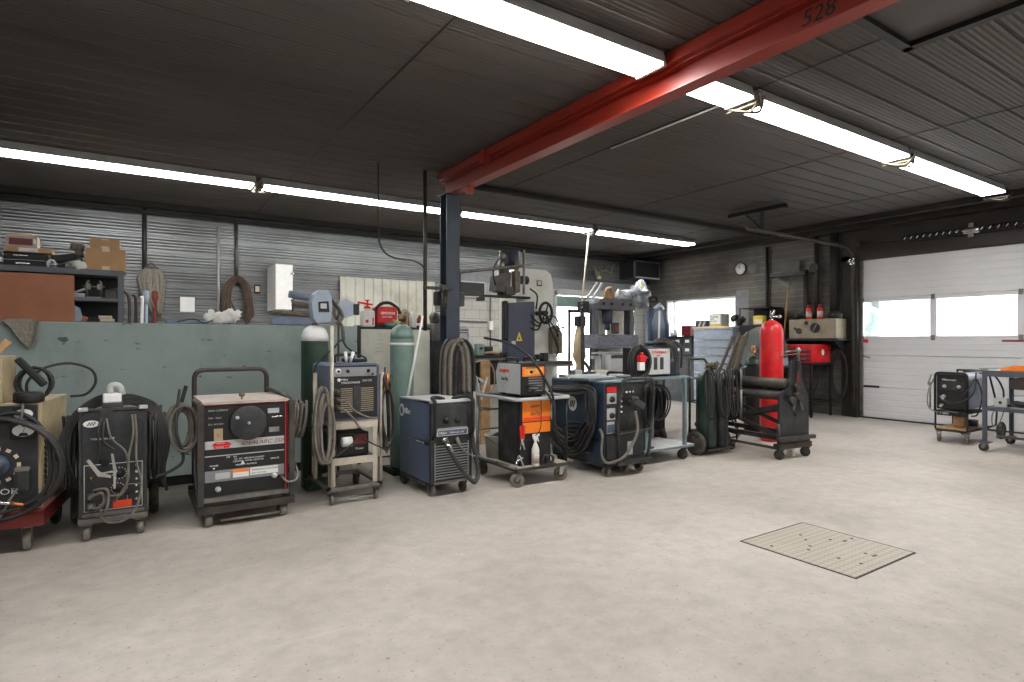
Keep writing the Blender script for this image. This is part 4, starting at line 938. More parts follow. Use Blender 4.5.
m=MB(); m.box(.06,.60,-.14,.02,.13,.18,.004); m.box(.0,W,.02,D,.10,.14); m.build('base','black',t)
seg=30
m=MB(); m.prism([(.56+.075*math.cos(2*PI*k/seg),.76+.085*math.sin(2*PI*k/seg)) for k in range(seg)],'x',-.006,0); e_=m.build('emblem','white',t)
m=MB()
for k in (-1,0,1): m.prism([(.56-k*.032+.010+.012,.76-.04),(.56-k*.032-.008+.012,.76-.04),(.56-k*.032-.010-.012,.76+.04),(.56-k*.032+.008-.012,.76+.04)],'x',-.009,-.006)
pieces(m,'stroke','blackm',e_)
m=MB(); m.box(-.005,0,.08,.87,.38,.40); m.build('side_seam','blackm',t)
m=MB(); m.box(-.02,0,.42,.50,.42,.46,.006); m.build('side_latch','red',t)
rnd=random.Random(11)
for k in range(9):   # bundles hanging from hooks near the top of the left side
    a=rnd.uniform(-.05,.05); z=.16+.025*k+rnd.uniform(-.03,.03); y0=.10+rnd.uniform(-.04,.06); y1=.86+rnd.uniform(-.05,.05); x=-.04-.012*(k%5)-rnd.uniform(0,.02)
    m=MB(); m.cable([(x,y1,.96-.012*k),(x-.01,y1+.08,.7),(x-.02,y1+.04+a,min(.5,z+.25)),(x-.05,(y0+y1)/2+a*2,min(.42,z)),(x-.04,y0+.05,z+.22),(x-.02,y0,.6),(x,y0+.02,.98-.01*k),(x+.01,(y0+y1)/2,.97-.012*k),(x,y1,.95-.01*k)],.014+.003*(k%2),7,6)
    m.build('cable_loop','rubber',t)
for k in range(6):
    y=rnd.uniform(.12,.30); m=MB(); m.cable([(-.02-.012*k,.5,.985-.008*k),(-.03-.012*k,.25,1.0-.008*k),(-.05-.01*k,y-.05,.9),(-.05-.01*k,y-.06,.6),(-.06,y+.1,.35+.04*k),(-.07,.5,.30+.05*k),(-.06,.8,.45)],.015,7,6); m.build('cable_loop','rubber',t)
for k in range(5):
    m=MB(); pts=[(-.06-.015*rnd.random(),.2+.13*q+rnd.uniform(-.05,.05),.20+rnd.uniform(0,.22)) for q in range(6)]; m.cable(pts,.013,7,6); m.build('cable_tangle','rubber',t)
m=MB(); m.cable([(-.03,.05,.52),(-.05,-.01,.45),(-.05,.0,.25),(.0,-.05,.16),(.12,-.15,.22),(.25,-.17,.36),(.34,-.16,.52),(.33,-.13,.72)],.017,8,7); m.build('gun_hose','greycable',t)
m=MB(); m.rbox((.36,-.14,.80),(.20,.06,.09),(0,25,0),.02); m.rbox((.30,-.15,.86),(.12,.05,.05),(0,10,0),.02); m.build('hanging_glove','dgrey',t)
for k in range(5):
    m=MB(); m.coil((W+.04+.01*k,-.03+.03*k,.76),.05,.22+.02*k,2,.010,.05,'y',.02,50+k,20,6); m.build('cable_coil','rubber',t)
for (x,y) in ((.03,-.02),(.30,-.02),(.55,.0)): caster(t,x,y,.12,.055,.04,20,'wheelgrey','black')
big_wheel(t,.06,D-.1,.07,.05); big_wheel(t,W-.06,D-.1,.07,.05)
m=MB(); m.rbox((.12,.35,1.065),(.45,.30,.03),(0,0,8),.008); m.mat(1); m.rbox((.40,.55,1.06),(.35,.25,.02),(0,0,-12),.004); m.rbox((.22,.62,1.075),(.6,.05,.04),(0,0,4),.01)
tag(m.build('plate_offcuts',['cyan','lgrey'],None,(4.43,4.86,0)),'light metal sheets lying flat on top of the cable-draped blue welder','metal sheet')

# ---- 8 trolley with a white welder
t=thing('table_trolley','blue-grey steel table trolley with light deck standing right of the cable-draped welder','trolley',(5.16,4.98,0),0)
W=.80; D=.62
m=MB(); m.box(0,W,0,D,1.03,1.06,.003); m.build('top','cyan',t)
m=MB(); m.box(0,W+.1,0,D,.16,.19,.003); m.mat(1); m.box(0,W+.1,0,D,.185,.192); m.build('deck',['cyan','lgrey'],t)
m=MB()
for x,y in ((W-.08,0),(.02,0),(W-.05,D-.04),(.02,D-.04)): m.box(x,x+.04,y,y+.04,.19,1.03)
pieces(m,'leg','cyan',t)
m=MB(); m.rail([(W,.0,1.045),(W+.02,-.05,1.03)],.012,.01,6); m.build('hook','cyan',t)
for x,y,a in ((.03,.05,20),(W-.03,.05,30),(.05,D-.08,0),(W-.05,D-.08,0)): caster(t,x,y,.16,.065,.045,a,'tire','steeld')
m=MB(); m.box(0,.16,0,.06,0,.02); tag(m.build('steel_block','blackm',None,(5.22,5.02,.192)),'small black block on the light deck of the table trolley','block')
t=thing('plasma_cutter','small white-faced plasma cutter with red lettering and slots on the table trolley','cutter',(5.24,5.03,1.06),0)
m=MB(); m.box(0,.44,0,.40,.02,.36,.012); m.build('case','blackm',t)
m=MB(); m.box(.03,.42,-.008,.01,.03,.345,.006); fp=m.build('front_panel','lgrey',t)
text('POWERMAX',.045,'red',fp,(.10,-.009,.285),bold=.001); text('1000',.03,'red',fp,(.17,-.009,.25))
m=MB()
for x in (.13,.24):
    m.box(x,x+.06,-.011,-.006,.09,.24)
pieces(m,'slot','dgrey',fp)
m=MB(); m.rail([(.04,.05,.36),(.04,.05,.41),(.40,.05,.41),(.40,.05,.36)],.012,.03,8); m.build('handle','blackm',t)
for k in range(4):
    m=MB(); m.coil((-.10-.01*k,-.02,.19),.13+.02*k,.17+.015*k,2,.010,.05,'y',.02,60+k,20,6); m.build('torch_hose','rubber',t)
for k in range(3):
    m=MB(); m.cable([(.12,.1,.38),(.3,.0,.43+.02*k),(.44+.03*k,-.02,.36),(.48+.03*k,-.03,.2),(.50+.03*k,-.03,.02)],.014,7,6); m.build('cable','rubber',t)
m=MB(); m.box(0,.09,0,.05,.0,.10,.01); m.mat(1); m.box(.0,.10,-.01,.05,.10,.18,.012); m.box(.03,.14,-.0,.04,.14,.165,.006); m.cyl((.05,.02,.18),(.05,.02,.215),.02,10)
tag(m.build('cutter_fitting',['white','red'],None,(5.06,4.95,1.15)),'red and white torch fitting hanging left of the white-faced cutter','torch')
t=thing('mitre_box','small blue machine with green-topped motor on the right end of the table trolley','small machine',(5.70,5.1,1.06),0)
m=MB(); m.box(0,.22,0,.25,0,.18,.01); m.build('base','dblue',t)
m=MB(); m.sph((.08,.12,.26),(.12,.10,.09),14,9); m.build('motor','dgreen',t)
m=MB(); m.cable([(-.15,.0,.32),(.0,-.03,.42),(.14,-.03,.42),(.24,-.02,.30),(.25,0,.1)],.014,7,6); m.build('hose','rubber',t)
m=MB(); m.rail([(-.2,.0,.40),(.1,.0,.40),(.18,.0,.34)],.012,.03,6); m.build('handle','blackm',t)
t=thing('vise','rusty bench vise with dirty jaws at the back corner of the table trolley','vise',(5.88,5.35,1.06),0)
m=MB(); m.box(-.08,.08,-.08,.08,0,.04,.006); m.lathe([(.06,.04),(.04,.1),(.06,.15)],(0,0,0),'z',14); m.box(-.14,.02,-.05,.05,.14,.24,.01); m.build('body','steeld',t)
m=MB(); m.box(.05,.15,-.05,.05,.15,.24,.01); m.cyl((.0,0,.18),(.24,0,.18),.015,8); m.cyl((.23,-.08,.18),(.23,.08,.18),.008,6); m.build('jaw','steel',t)

# ---- 9 gas bottle trolley
t=thing('gas_bottle_trolley','black two-wheeled gas bottle trolley tangled with hoses right of the table trolley','gas trolley',(6.32,5.15,0),0)
m=MB(); m.rail([(0,.12,.05),(0,.12,1.05),(.1,.22,1.25)],.016,.08,8); m.rail([(.52,.12,.05),(.52,.12,1.05),(.42,.22,1.25)],.016,.08,8); m.rail([(.1,.22,1.25),(.42,.22,1.25)],.016,.02,8)
for z in (.3,.7,1.0): m.rail([(0,.12,z),(.52,.12,z)],.010,.02,6)
m.rail([(.26,-.1,.1),(.26,-.1,1.2)],.013,.02,8); m.box(.0,.52,-.18,.14,.06,.085); m.rail([(.06,-.14,.09),(.06,-.10,.95)],.009,.02,6)
m.rail([(.52,-.1,.09),(.78,-.05,.10),(.80,-.02,.30),(.62,.0,.55)],.012,.06,6)
m.build('frame','black',t)
m=MB(); m.cyl((-.08,.06,.15),(.58,.06,.15),.012,8); m.build('axle','steeld',t)
big_wheel(t,-.05,-.02,.155,.07); big_wheel(t,.57,.06,.155,.07)
caster(t,.72,-.02,.10,.055,.04,15,'tire','steeld')
def bottle(name,x,y,r,h,body,lab,cat='gas cylinder',z0=.0,collar=None,cap='brass',neck=None):
    t=thing(name,lab,cat,(x,y,z0),0)
    m=MB(); m.lathe([(.001,.012),(r*.85,.0),(r,.03),(r,h-r*1.1),(r*.97,h-r*.75),(r*.8,h-r*.3),(r*.5,h-.01),(r*.28,h+.01),(.001,h+.012)],(0,0,0),'z',28); m.build('tank',body,t)
    if collar:
        m=MB(); m.lathe([(r*1.003,h-r*1.15),(r*.98,h-r*.74),(r*.81,h-r*.28),(r*.4,h+.004)],(0,0,0),'z',28); m.build('shoulder',collar,t)
    m=MB(); m.lathe([(.03,0),(.03,.03),(.016,.035),(.016,.10),(.001,.10)],(0,0,h),'z',12); m.cyl((-.04,0,h+.07),(.04,0,h+.07),.014,8); m.lathe([(.025,.10),(.028,.105),(.028,.12),(.001,.12)],(0,0,h),'z',12); m.build('valve',cap,t)
    return t
bottle('gas_cylinder',6.48,5.12,.125,.98,'dgreen','dark green cylinder strapped on the black gas bottle trolley, left one',z0=.087)
bottle('gas_cylinder',6.72,5.08,.095,.80,'black','slim black cylinder on the black gas bottle trolley, right one',z0=.087)
for i,(x,y,c,sd) in enumerate(((6.33,4.98,.05,70),(6.57,4.93,.08,71),(6.78,4.92,.07,72),(6.90,4.98,.10,73))):
    m=MB(); m.coil((0,0,.82),c,.30,4,.010,.08,'y',.04,sd,20,6,.05)
    tag(m.build('hose_coil','rubber',None,(x,y,0)),['hose looped on the left post of the gas bottle trolley','hose looped down the middle of the gas bottle trolley','black hose looped on the right post of the gas bottle trolley','outermost hose loop at the right side of the gas bottle trolley'][i],'hose')
t=thing('regulator','brass twin gas regulator on top of the black gas bottle trolley','regulator',(6.48,5.04,1.16),0)
m=MB(); m.lathe([(.035,0),(.035,-.03),(.001,-.03)],(-.06,-.02,.03),'y',16); m.lathe([(.035,0),(.035,-.03),(.001,-.03)],(.05,-.02,.04),'y',16); pieces(m,'gauge','brass',t)
m=MB(); m.cyl((-.09,0,0),(.09,0,0),.018,10); m.cyl((0,0,-.03),(0,-.09,-.0),.022,10); m.build('body','steeld',t)
t=thing('cutting_torch','long steel cutting torch hanging upright on the gas bottle trolley','torch',(6.85,4.86,.45),0)
m=MB(); m.cyl((0,0,0),(0,0,.40),.016,10); m.build('handle','steel',t)
m=MB(); m.cyl((.01,0,.4),(.015,0,.70),.007,8); m.cyl((-.01,0,.4),(-.005,0,.70),.007,8); m.cyl((.0,0,.68),(.05,-.05,.72),.014,8); m.build('tube','steel',t)

# ---- 10 black pipe bending / rolling machine
t=thing('slip_roll','heavy black rolling machine with two long horizontal rolls and a shaped end plate on casters','rolling machine',(6.86,4.34,0),-6)
m=MB()
m.prism([(.02,.13),(.60,.13),(.59,.80),(.53,.88),(.46,1.02),(.45,1.22),(.40,1.28),(.30,1.28),(.25,1.22),(.24,1.02),(.16,.90),(.04,.82)],'y',0,.03); ep=m.build('end_plate','dgrey',t)
m=MB(); m.prism([(.05,.13),(.55,.13),(.54,.95),(.30,1.1),(.06,.95)],'y',1.42,1.45); m.build('end_plate','dgrey',t)
m=MB(); m.lathe([(.045,-.06),(.05,-.05),(.05,0)],(.33,0,.80),'y',18); m.lathe([(.04,-.05),(.04,0)],(.33,0,.92),'y',18); m.lathe([(.05,-.05),(.05,0)],(.25,0,.74),'y',16);m.lathe([(.05,-.05),(.05,0)],(.42,0,.74),'y',16); m.lathe([(.02,-.02),(.02,0)],(.33,0,.56),'y',12); pieces(m,'gear','steeld',ep)
m=MB(); m.rbox((.28,-.035,.72),(.03,.02,.22),(0,22,0)); m.rbox((.38,-.035,.72),(.03,.02,.22),(0,-22,0)); pieces(m,'lever_arm','steel',ep)
m=MB(); m.rbox((.34,-.03,1.10),(.05,.04,.30),(0,3,0),.01); m.mat(1); m.box(.31,.36,-.05,-.03,.98,1.06); m.build('slide_block',['black','maroon'],ep)
m=MB(); m.cyl((.10,-.02,1.36),(.36,-.02,1.38),.012,8); m.sph((.36,-.02,1.38),.035,12,8); m.cyl((.36,-.02,1.25),(.36,-.02,1.42),.018,8); m.build('crank_handle','steel',t)
m=MB(); m.lathe([(.001,.0),(.062,.0),(.062,1.45),(.001,1.45)],(.16,0,.96),'y',22); m.build('roll','steeld',t)
m=MB(); m.lathe([(.001,.0),(.062,.0),(.062,1.45),(.001,1.45)],(.16,0,.80),'y',22); m.build('roll','steeld',t)
m=MB(); m.lathe([(.001,.0),(.05,.0),(.05,1.45),(.001,1.45)],(.30,0,.88),'y',22); m.build('roll','steeld',t)
for p,q in (((.05,.02,.68),(.05,1.42,.30)),((.05,.02,.28),(.05,1.42,.68)),((.55,.02,.68),(.55,1.42,.3)),((.55,.02,.28),(.55,1.42,.68))):
    m=MB(); v=Vector(q)-Vector(p); L_=v.length; a=math.degrees(math.asin(v.z/L_)); m.rbox(tuple((Vector(p)+Vector(q))/2),(.012,L_,.055),(a,0,0)); m.build('diagonal_brace','steeld',t)
m=MB()
m.box(.03,.08,.0,1.45,.24,.30); m.box(.52,.57,.0,1.45,.24,.30); m.build('lower_rail','black',t)
m=MB(); m.box(-.01,.62,-.03,.06,.13,.20,.004); m.box(-.01,.62,1.40,1.49,.13,.20,.004); m.box(-.01,.03,.0,1.45,.13,.16); m.build('foot_frame','steeld',t)
m=MB(); m.box(-.03,.66,-.06,.0,.235,.285,.006); m.rail([(.0,-.03,.26),(.0,.0,.45)],.02,.02,8); m.box(.02,.60,-.015,.0,.20,.24); m.build('foot_bar','steeld',t)
for x,y in ((.06,.0),(.56,.0)): caster(t,x,y,.13,.062,.045,35,'tire','steeld')
for x,y in ((.06,1.42),(.56,1.42)): caster(t,x,y,.13,.062,.045,-10,'tire','steeld')
m=MB(); m.box(.24,.36,.03,.08,.10,.13); m.lathe([(.045,-.02),(.045,.02)],(.3,.04,.06),'x',14); m.build('centre_wheel','lgrey',t)
# cylinders behind it
t=bottle('gas_cylinder',8.14,5.25,.165,1.80,'red','tall bright red gas cylinder standing behind the rolling machine',cap='chrome')
m=MB(); m.lathe([(.030,0),(.033,.01),(.033,.05),(.001,.05)],(.02,0,1.90),'z',12); m.cyl((.0,0,1.87),(.12,-.05,1.87),.014,8); m.lathe([(.03,-.02),(.03,.02)],(.12,-.05,1.87),'x',14); m.cyl((-.02,0,1.87),(.02,-.03,1.97),.02,8); m.build('regulator','chrome',t)
m=MB(); m.cyl((-.06,-.17,1.28),(.42,-.19,1.31),.008,6); tag(m.build('steel_rod','steel',None,(8.14,5.25,0)),'thin steel rod across the front of the red cylinder','rod')
t=bottle('gas_cylinder',8.56,5.85,.14,1.24,'blackm','black cylinder with dark green shoulder left of the red cylinder',collar='dgreen',cap='brass')
m=MB(); m.lathe([(.03,0),(.034,.02),(.02,.06),(.001,.06)],(.0,0,1.36),'z',12); m.cyl((-.05,0,1.34),(.05,-.02,1.36),.018,8); m.build('regulator','copper',t)
t=bottle('gas_cylinder',9.12,6.22,.13,1.30,'steeld','dull grey cylinder with bright cap half hidden behind the green-shouldered cylinder',cap='white')
# ---- cylinders behind the rack welder
t=bottle('gas_cylinder',1.62,6.12,.135,1.655,'dgreen','dark green gas cylinder with white shoulder behind the cream rack',collar='white',cap='brass')
t=bottle('gas_cylinder',2.66,6.34,.135,1.62,'teal','tall grey-green gas cylinder standing before the cream locker',z0=.06,collar='teal')
m=MB(); m.lathe([(.138,1.49),(.142,1.50),(.142,1.515),(.138,1.52)],(0,0,-.10),'z',28); m.build('neck_band','white',t)
m=MB(); m.box(-.17,.17,-.17,.17,-.06,.0); m.build('base_plate','blackm',t)
m=MB(); m.cyl((.02,-.02,1.66),(.02,-.05,1.78),.02,8); m.lathe([(.03,-.02),(.03,.02)],(.04,-.05,1.74),'y',14); m.lathe([(.028,-.02),(.028,.02)],(-.04,-.05,1.72),'y',14); m.build('regulator','brass',t)
m=MB(); m.cyl((2.58,6.12,.62),(2.80,6.08,1.78),.016,8,r2=.012); tag(m.build('white_rod','white'),'long white rod leaning on the grey-green cylinder','rod')
t=thing('welding_helmet','blue-grey welding helmet with dark visor perched on the dark green cylinder','helmet',(1.66,6.06,1.70),0)
m=MB(); m.prism([(-.10,.02),(-.12,.18),(-.10,.26),(-.04,.31),(.05,.31),(.09,.25),(.10,.12),(.08,.0),(-.06,-.02)],'y',-.10,.0); m.v=[(x*(1-.25*abs(y)/.1*.3),y,z) for x,y,z in m.v]; m.build('shell','lblue',t)
m=MB(); m.prism([(-.045,.09),(-.05,.19),(.05,.20),(.06,.09)],'y',-.112,-.09); m.mat(1); m.rbox((0,-.114,.15),(.06,.006,.05),(0,0,0)); m.build('visor',['blackm','lgrey'],t)
m=MB(); m.cable([(.06,0,.27),(.13,.0,.2),(.19,.0,.10),(.16,.0,.02)],.014,6,5); m.build('headband','darkbrown',t)
t=thing('welding_helmet','second blue-grey helmet tilted sideways with brown straps right of the first','helmet',(1.93,6.3,1.80),0)
m=MB(); m.prism([(-.06,-.02),(-.08,.12),(.06,.14),(.16,.10),(.15,-.02),(.05,-.05)],'y',-.08,.05); m.build('shell','lblue',t)
m=MB(); m.box(.12,.19,-.085,.02,-.02,.10,.01); m.build('visor','blackm',t)
m=MB(); m.cable([(-.05,-.09,.12),(-.1,-.09,.02),(-.04,-.09,-.08),(-.0,-.09,-.16),(.02,-.06,-.3)],.018,6,5); m.cable([(-.12,-.09,.1),(-.04,-.1,.05),(.0,-.09,-.05),(-.06,-.08,-.12)],.018,6,5); pieces(m,'strap','brownrag',t)
m=MB(); m.rail([(0,.05,0),(0,.05,-1.78),(.0,.3,-1.795)],.012,.1,6); m.build('stand','steeld',t)

# ---- darker things standing behind the table trolley and the bottle trolley
t=thing('engine_welder','dark machine on wheels half hidden behind the table trolley','machine',(5.95,5.95,0),0)
m=MB(); m.box(0,.62,0,.55,.22,.78,.03); m.box(.05,.57,.05,.5,.78,.95,.04); m.build('body','blackm',t)
m=MB(); m.box(.05,.30,-.01,.0,.45,.72); m.build('control_panel','dgrey',t)
m=MB(); m.rail([(-.02,.02,.1),(-.02,.02,1.05),(-.02,.5,1.05),(-.02,.5,.1)],.018,.06,8); m.rail([(.64,.02,.1),(.64,.02,1.05),(.64,.5,1.05),(.64,.5,.1)],.018,.06,8); pieces(m,'roll_bar','steeld',t)
m=MB(); m.box(-.03,.66,0,.55,.18,.22); m.build('frame','steeld',t)
big_wheel(t,.02,.05,.12,.06); big_wheel(t,.60,.05,.12,.06); big_wheel(t,.02,.5,.12,.06); big_wheel(t,.60,.5,.12,.06)
for k in range(4):
    m=MB(); m.coil((.30+.03*k,-.04-.02*k,.62),.16+.02*k,.26,2,.012,.05,'y',.03,90+k,20,6); m.build('cable','rubber',t)
t=thing('steel_post','dark blue perforated steel post rising behind the table trolley','post',(5.62,5.75,0),0)
m=MB(); m.box(0,.09,0,.09,0,1.02); m.build('post','dblue',t)
m=MB()
for k in range(12): m.box(.03,.06,-.002,.0,.1+.075*k,.135+.075*k)
o=m.build('slot_row','lgrey',t); o['kind']='stuff'
m=MB(); m.box(-.1,.2,-.1,.2,0,.02); m.build('base_plate','dblue',t)
t=thing('grinder_pedestal','small orange and black motor on a steel stand seen under the rolls','motor',(7.9,5.95,0),0)
m=MB(); m.cyl((-.02,0,.62),(.2,0,.62),.08,16); m.build('motor','sticker',t)
m=MB(); m.rail([(-.15,-.1,0),(-.05,0,.55),(.2,0,.55),(.3,-.1,0)],.018,.05,8); m.rail([(-.1,.15,0),(0,0,.55),(.25,.15,0)],.018,.05,8); m.box(-.06,.24,-.08,.08,.53,.55); pieces(m,'stand_leg','steeld',t)
m=MB(); m.lathe([(.09,-.03),(.10,0),(.09,.03)],(-.08,0,.62),'x',18); m.lathe([(.09,-.03),(.10,0),(.09,.03)],(.28,0,.62),'x',18); pieces(m,'wheel_guard','steeld',t)
m=MB(); m.box(0,.16,0,.5,0,.012); m.mat(1); m.cable([(0,0,.02),(.2,-.2,.03),(.5,-.1,.02),(.7,.2,.02)],.012,6,6)
tag(m.build('floor_bar',['steel','rubber'],None,(7.55,5.85,0.001)),'flat bar and hose lying on the floor behind the rolling machine','bar')
# ================================================================== SHELVES AND THINGS ALONG THE BACK, LEFT SIDE
Y0=8.0
t=thing('shelving_unit','grey steel shelving with a brown sliding panel, behind the low partition at left','shelves',(-1.50,Y0,0),0)
W=1.49; D=.45
m=MB(); m.box(0,W,0,D,2.24,2.28); m.box(0,W,-.005,.0,2.235,2.295); m.build('top_shelf','shelf',t)
for z in (1.955,1.69,1.2,.6,.1):
    m=MB(); m.box(.03,W-.03,0,D,z,z+.02); m.box(.03,W-.03,-.003,.0,z-.01,z+.025); m.build('shelf_board','shelf',t)
m=MB()
for x in (0,W-.055):
    m.box(x,x+.055,0,.004,0,2.26); m.box(x,x+.055,D-.004,D,0,2.26); m.box(x+(0 if x==0 else .051),x+(.004 if x==0 else .055),0,.05,0,2.26); m.box(x+(0 if x==0 else .051),x+(.004 if x==0 else .055),D-.05,D,0,2.26)
pieces(m,'upright','shelf',t)
m=MB(); m.box(.02,W-.02,D-.02,D-.01,.1,2.24); m.build('shade_backing','blackm',t)  # black sheet added to put shade into the shelving interior
m=MB(); m.box(.02,1.04,-.035,-.012,1.60,2.215,.003); m.build('sliding_panel','brown',t,label='brown wooden panel')
m=MB(); m.prism([(1.0,1.71),(1.09,1.71),(1.11,1.76),(1.09,1.86),(1.0,1.92)],'y',.02,.03); m.build('bin_front','lblue',t)
def simple(name,mats,label,cat,loc,rz=0,grp=None,mb=None): return tag(mb.build(name,mats,None,loc,rz),label,cat,grp)
def box_carton(loc,sx,sy,sz,label,rz=0):
    t=thing('cardboard_box',label,'box',loc,rz)
    m=MB(); m.box(0,sx,0,sy,0,sz,.004); m.build('carton','card',t)
    m=MB(); m.box(sx*.5-.035,sx*.5+.035,-.002,.0,sz*.86,sz); m.box(sx*.5-.035,sx*.5+.035,-.002,0,0,sz*.22); m.box(sx*.5-.035,sx*.5+.035,0,sy,sz,sz+.001); pieces(m,'packing_tape','tape',t)
box_carton((-.365,Y0+.02,2.282),.375,.36,.255,'large cardboard box on the right end of the grey shelving top')
box_carton((-.325,Y0+.04,2.539),.28,.28,.11,'small cardboard box stacked on the larger one on the shelving')
z=2.282
t=thing('tool_case','black plastic tool case with silver latches lying on the left of the shelving top','tool case',(-1.06,Y0+.03,z),0)
m=MB(); m.box(0,.36,0,.32,0,.075,.015); m.mat(1); m.box(0,.36,0,.32,.078,.155,.015); m.mat(2); m.box(.005,.355,.002,.31,.072,.08); m.build('shell',['blackm','blackm','steel'],t)
m=MB(); m.box(.10,.22,-.012,.0,.03,.05,.004); m.box(.08,.20,-.01,.0,.115,.13,.004); pieces(m,'latch','chrome',t)
m=MB(); m.box(0,.40,0,.30,0,.05,.004); m.mat(1); m.box(.12,.28,-.002,0,.004,.045); simple('flat_carton',['card','white'],'flat cardboard carton with a white label on the black tool case','box',(-1.055,Y0+.03,z+.160),mb=m)
t=thing('red_box','red and pink printed box on top of the flat carton on the shelving','box',(-1.04,Y0+.04,z+.213),0)
m=MB(); m.box(0,.26,0,.24,0,.125,.004); m.build('carton','pink',t)
m=MB(); m.box(.025,.22,-.003,0,.02,.09); m.build('print','maroon',t,label='deep red print'); m=MB(); m.box(.225,.25,-.006,0,.04,.09); m.build('sticker_label','white',t)
m=MB(); m.box(0,.18,0,.12,0,.02,.004); simple('booklet','wood','thin tan booklet lying on the red box at the top left','booklet',(-1.0,Y0+.08,z+.34),mb=m)
m=MB(); m.box(-.4,-.0,0,.3,0,.16,.01); simple('dark_case','blackm','black case at the far left end of the shelving top','case',(-1.10,Y0+.08,z),mb=m)
m=MB(); m.box(0,.14,0,.05,0,.05,.006); simple('white_box','white','small white box at the far left front of the shelving top','box',(-1.20,Y0+.0,z+.04),mb=m)
m=MB(); m.coil((0,0,.045),.035,.045,2,.010,.03,'y',.008,3,14); simple('white_coil','white','small white cord roll right of the black tool case','cord roll',(-.66,Y0+.02,z),mb=m)
t=thing('power_drill','black power drill lying beside the black tool case on the shelving','drill',(-.56,Y0+.12,z),0)
m=MB(); m.rbox((.0,0,.13),(.22,.08,.09),(0,-12,0),.02); m.rbox((-.02,0,.05),(.06,.05,.14),(0,10,0),.015); m.build('body','blackm',t)
m=MB(); m.cyl((.10,0,.155),(.18,0,.17),.03,12,r2=.015); m.build('chuck','steeld',t)
t=thing('angle_grinder','brown and black angle grinder standing left of the cardboard boxes','grinder',(-.44,Y0+.14,z),0)
m=MB(); m.cyl((0,0,.05),(.02,0,.25),.04,14); m.rbox((.0,0,.27),(.13,.09,.08),(0,10,0),.02); m.build('body','brownrag',t)
m=MB(); m.lathe([(.055,-.01),(.06,0),(.055,.01)],(-.02,-.03,.06),'y',18); m.build('guard','steel',t)
m=MB(); m.cyl((-.64,Y0-.02,z+.02),(-.40,Y0-.02,z+.12),.007,6); tag(m.build('thin_bar','steel'),'thin steel bar leaning along the front of the shelving top','bar')
m=MB(); m.sph((0,0,.05),(.07,.06,.05),12,8,.5,4); simple('cloth_bundle','cloth','crumpled pale rag between the drill and the large cardboard box','rag',(-.42,Y0+.02,z+.002),mb=m)
# on the two shelves
t=thing('bench_bracket','pair of upright steel brackets joined by a bar, on the middle shelf','bracket',(-.30,Y0+.08,1.98),0)
m=MB(); m.rail([(-.05,0,0),(-.06,0,.16),(-.04,0,.20)],.012,.03,8); m.rail([(.07,0,0),(.08,0,.16),(.06,0,.20)],.012,.03,8); m.box(-.06,.08,-.02,.02,.0,.015); m.cyl((-.09,0,.13),(.11,0,.13),.010,8); m.box(-.05,-.02,-.02,.02,.10,.16); m.box(.04,.07,-.02,.02,.10,.16); m.build('bracket','steel',t)
m=MB(); m.sph((-.05,0,.035),(.05,.04,.04),10,7,.5,1); m.box(-.0,.10,-.03,.03,.0,.05,.01); m.cyl((-.07,0,.02),(.1,-.02,.1),.012,8); simple('metal_parts','lgrey','small jumble of pale metal fittings at the left of the middle shelf','fittings',(-.47,Y0+.08,1.98),mb=m)
m=MB(); m.box(-.06,.06,-.06,.06,0,.10,.01); m.cyl((-.07,0,.08),(.08,0,.11),.02,8); simple('gearbox_part','steeld','grey block on the right side of the middle shelf','machine part',(-.13,Y0+.1,1.98),mb=m)
m=MB(); m.lathe([(.001,0),(.07,0),(.05,.06),(.001,.075)],(0,0,0),'z',14); m.rbox((.03,-.02,.05),(.1,.04,.03),(0,20,10),.01); simple('clay_pot_part','brown','reddish brown cone-shaped part on the lowest visible shelf','part',(-.42,Y0+.1,1.715),mb=m)
for k,l in enumerate(('lower of two flat pale boxes on the lowest visible shelf','upper of two flat pale boxes on the lowest visible shelf')):
    m=MB(); m.box(0,.135-.01*k,0,.2,0,.034,.005); simple('flat_box','tape',l,'box',(-.235-.012*k,Y0+.05,1.717+.035*k),mb=m)
# things between shelving and mop
for i,(x,mt,l,w) in enumerate(((.03,'steeld','dark bent bar leaning right of the grey shelving',.02),(.10,'darkbrown','brown pole leaning right of the grey shelving',.018),(.17,'white','white tube leaning between the brown pole and the mop',.018))):
    m=MB(); m.cable([(x-.03,9.0,.01),(x,9.02,1.2),(x+.02,9.05,2.0),(x-.05+.03*i,9.05,2.15-.05*i)],w,8,6); tag(m.build('leaning_pole',mt),l,'pole')
# string mop hanging upside down
t=thing('string_mop','grey string mop hanging head-up against the ribbed wall left of the white plate','mop',(.36,11.25,0),0)
m=MB(); rnd=random.Random(5)
for k in range(60):
    a=rnd.uniform(-1,1); b=rnd.uniform(-.06,.05); L_=rnd.uniform(.35,.62)
    m.tube([(a*.07,b*.4,2.68),(a*.15,b,2.62),(a*.19+rnd.uniform(-.01,.01),b,2.5),(a*.15+.02,b,2.5-L_*.5),(a*.07+.07,b,2.5-L_*.95)],.015,5)
o=m.build('mop_yarn','mop',t); o['kind']='stuff'
m=MB(); m.box(-.09,.09,-.03,.03,2.66,2.72,.01); m.rail([(-.1,0,2.68),(0,0,2.78),(.1,0,2.68)],.010,.03,6); m.build('clamp','steeld',t)
for k,(x,mt,l) in enumerate(((.28,'lblue','blue handle hanging below the grey mop, left one'),(.40,'redw','dull red handle hanging below the grey mop, right one'))):
    m=MB(); m.cyl((x,11.22,0.0),(x+.01,11.2,2.2),.022,10); m.lathe([(.022,2.1),(.05,2.2),(.045,2.3),(.02,2.32)],(x+.01,11.2,0),'z',12); tag(m.build('broom_handle',mt),l,'handle')
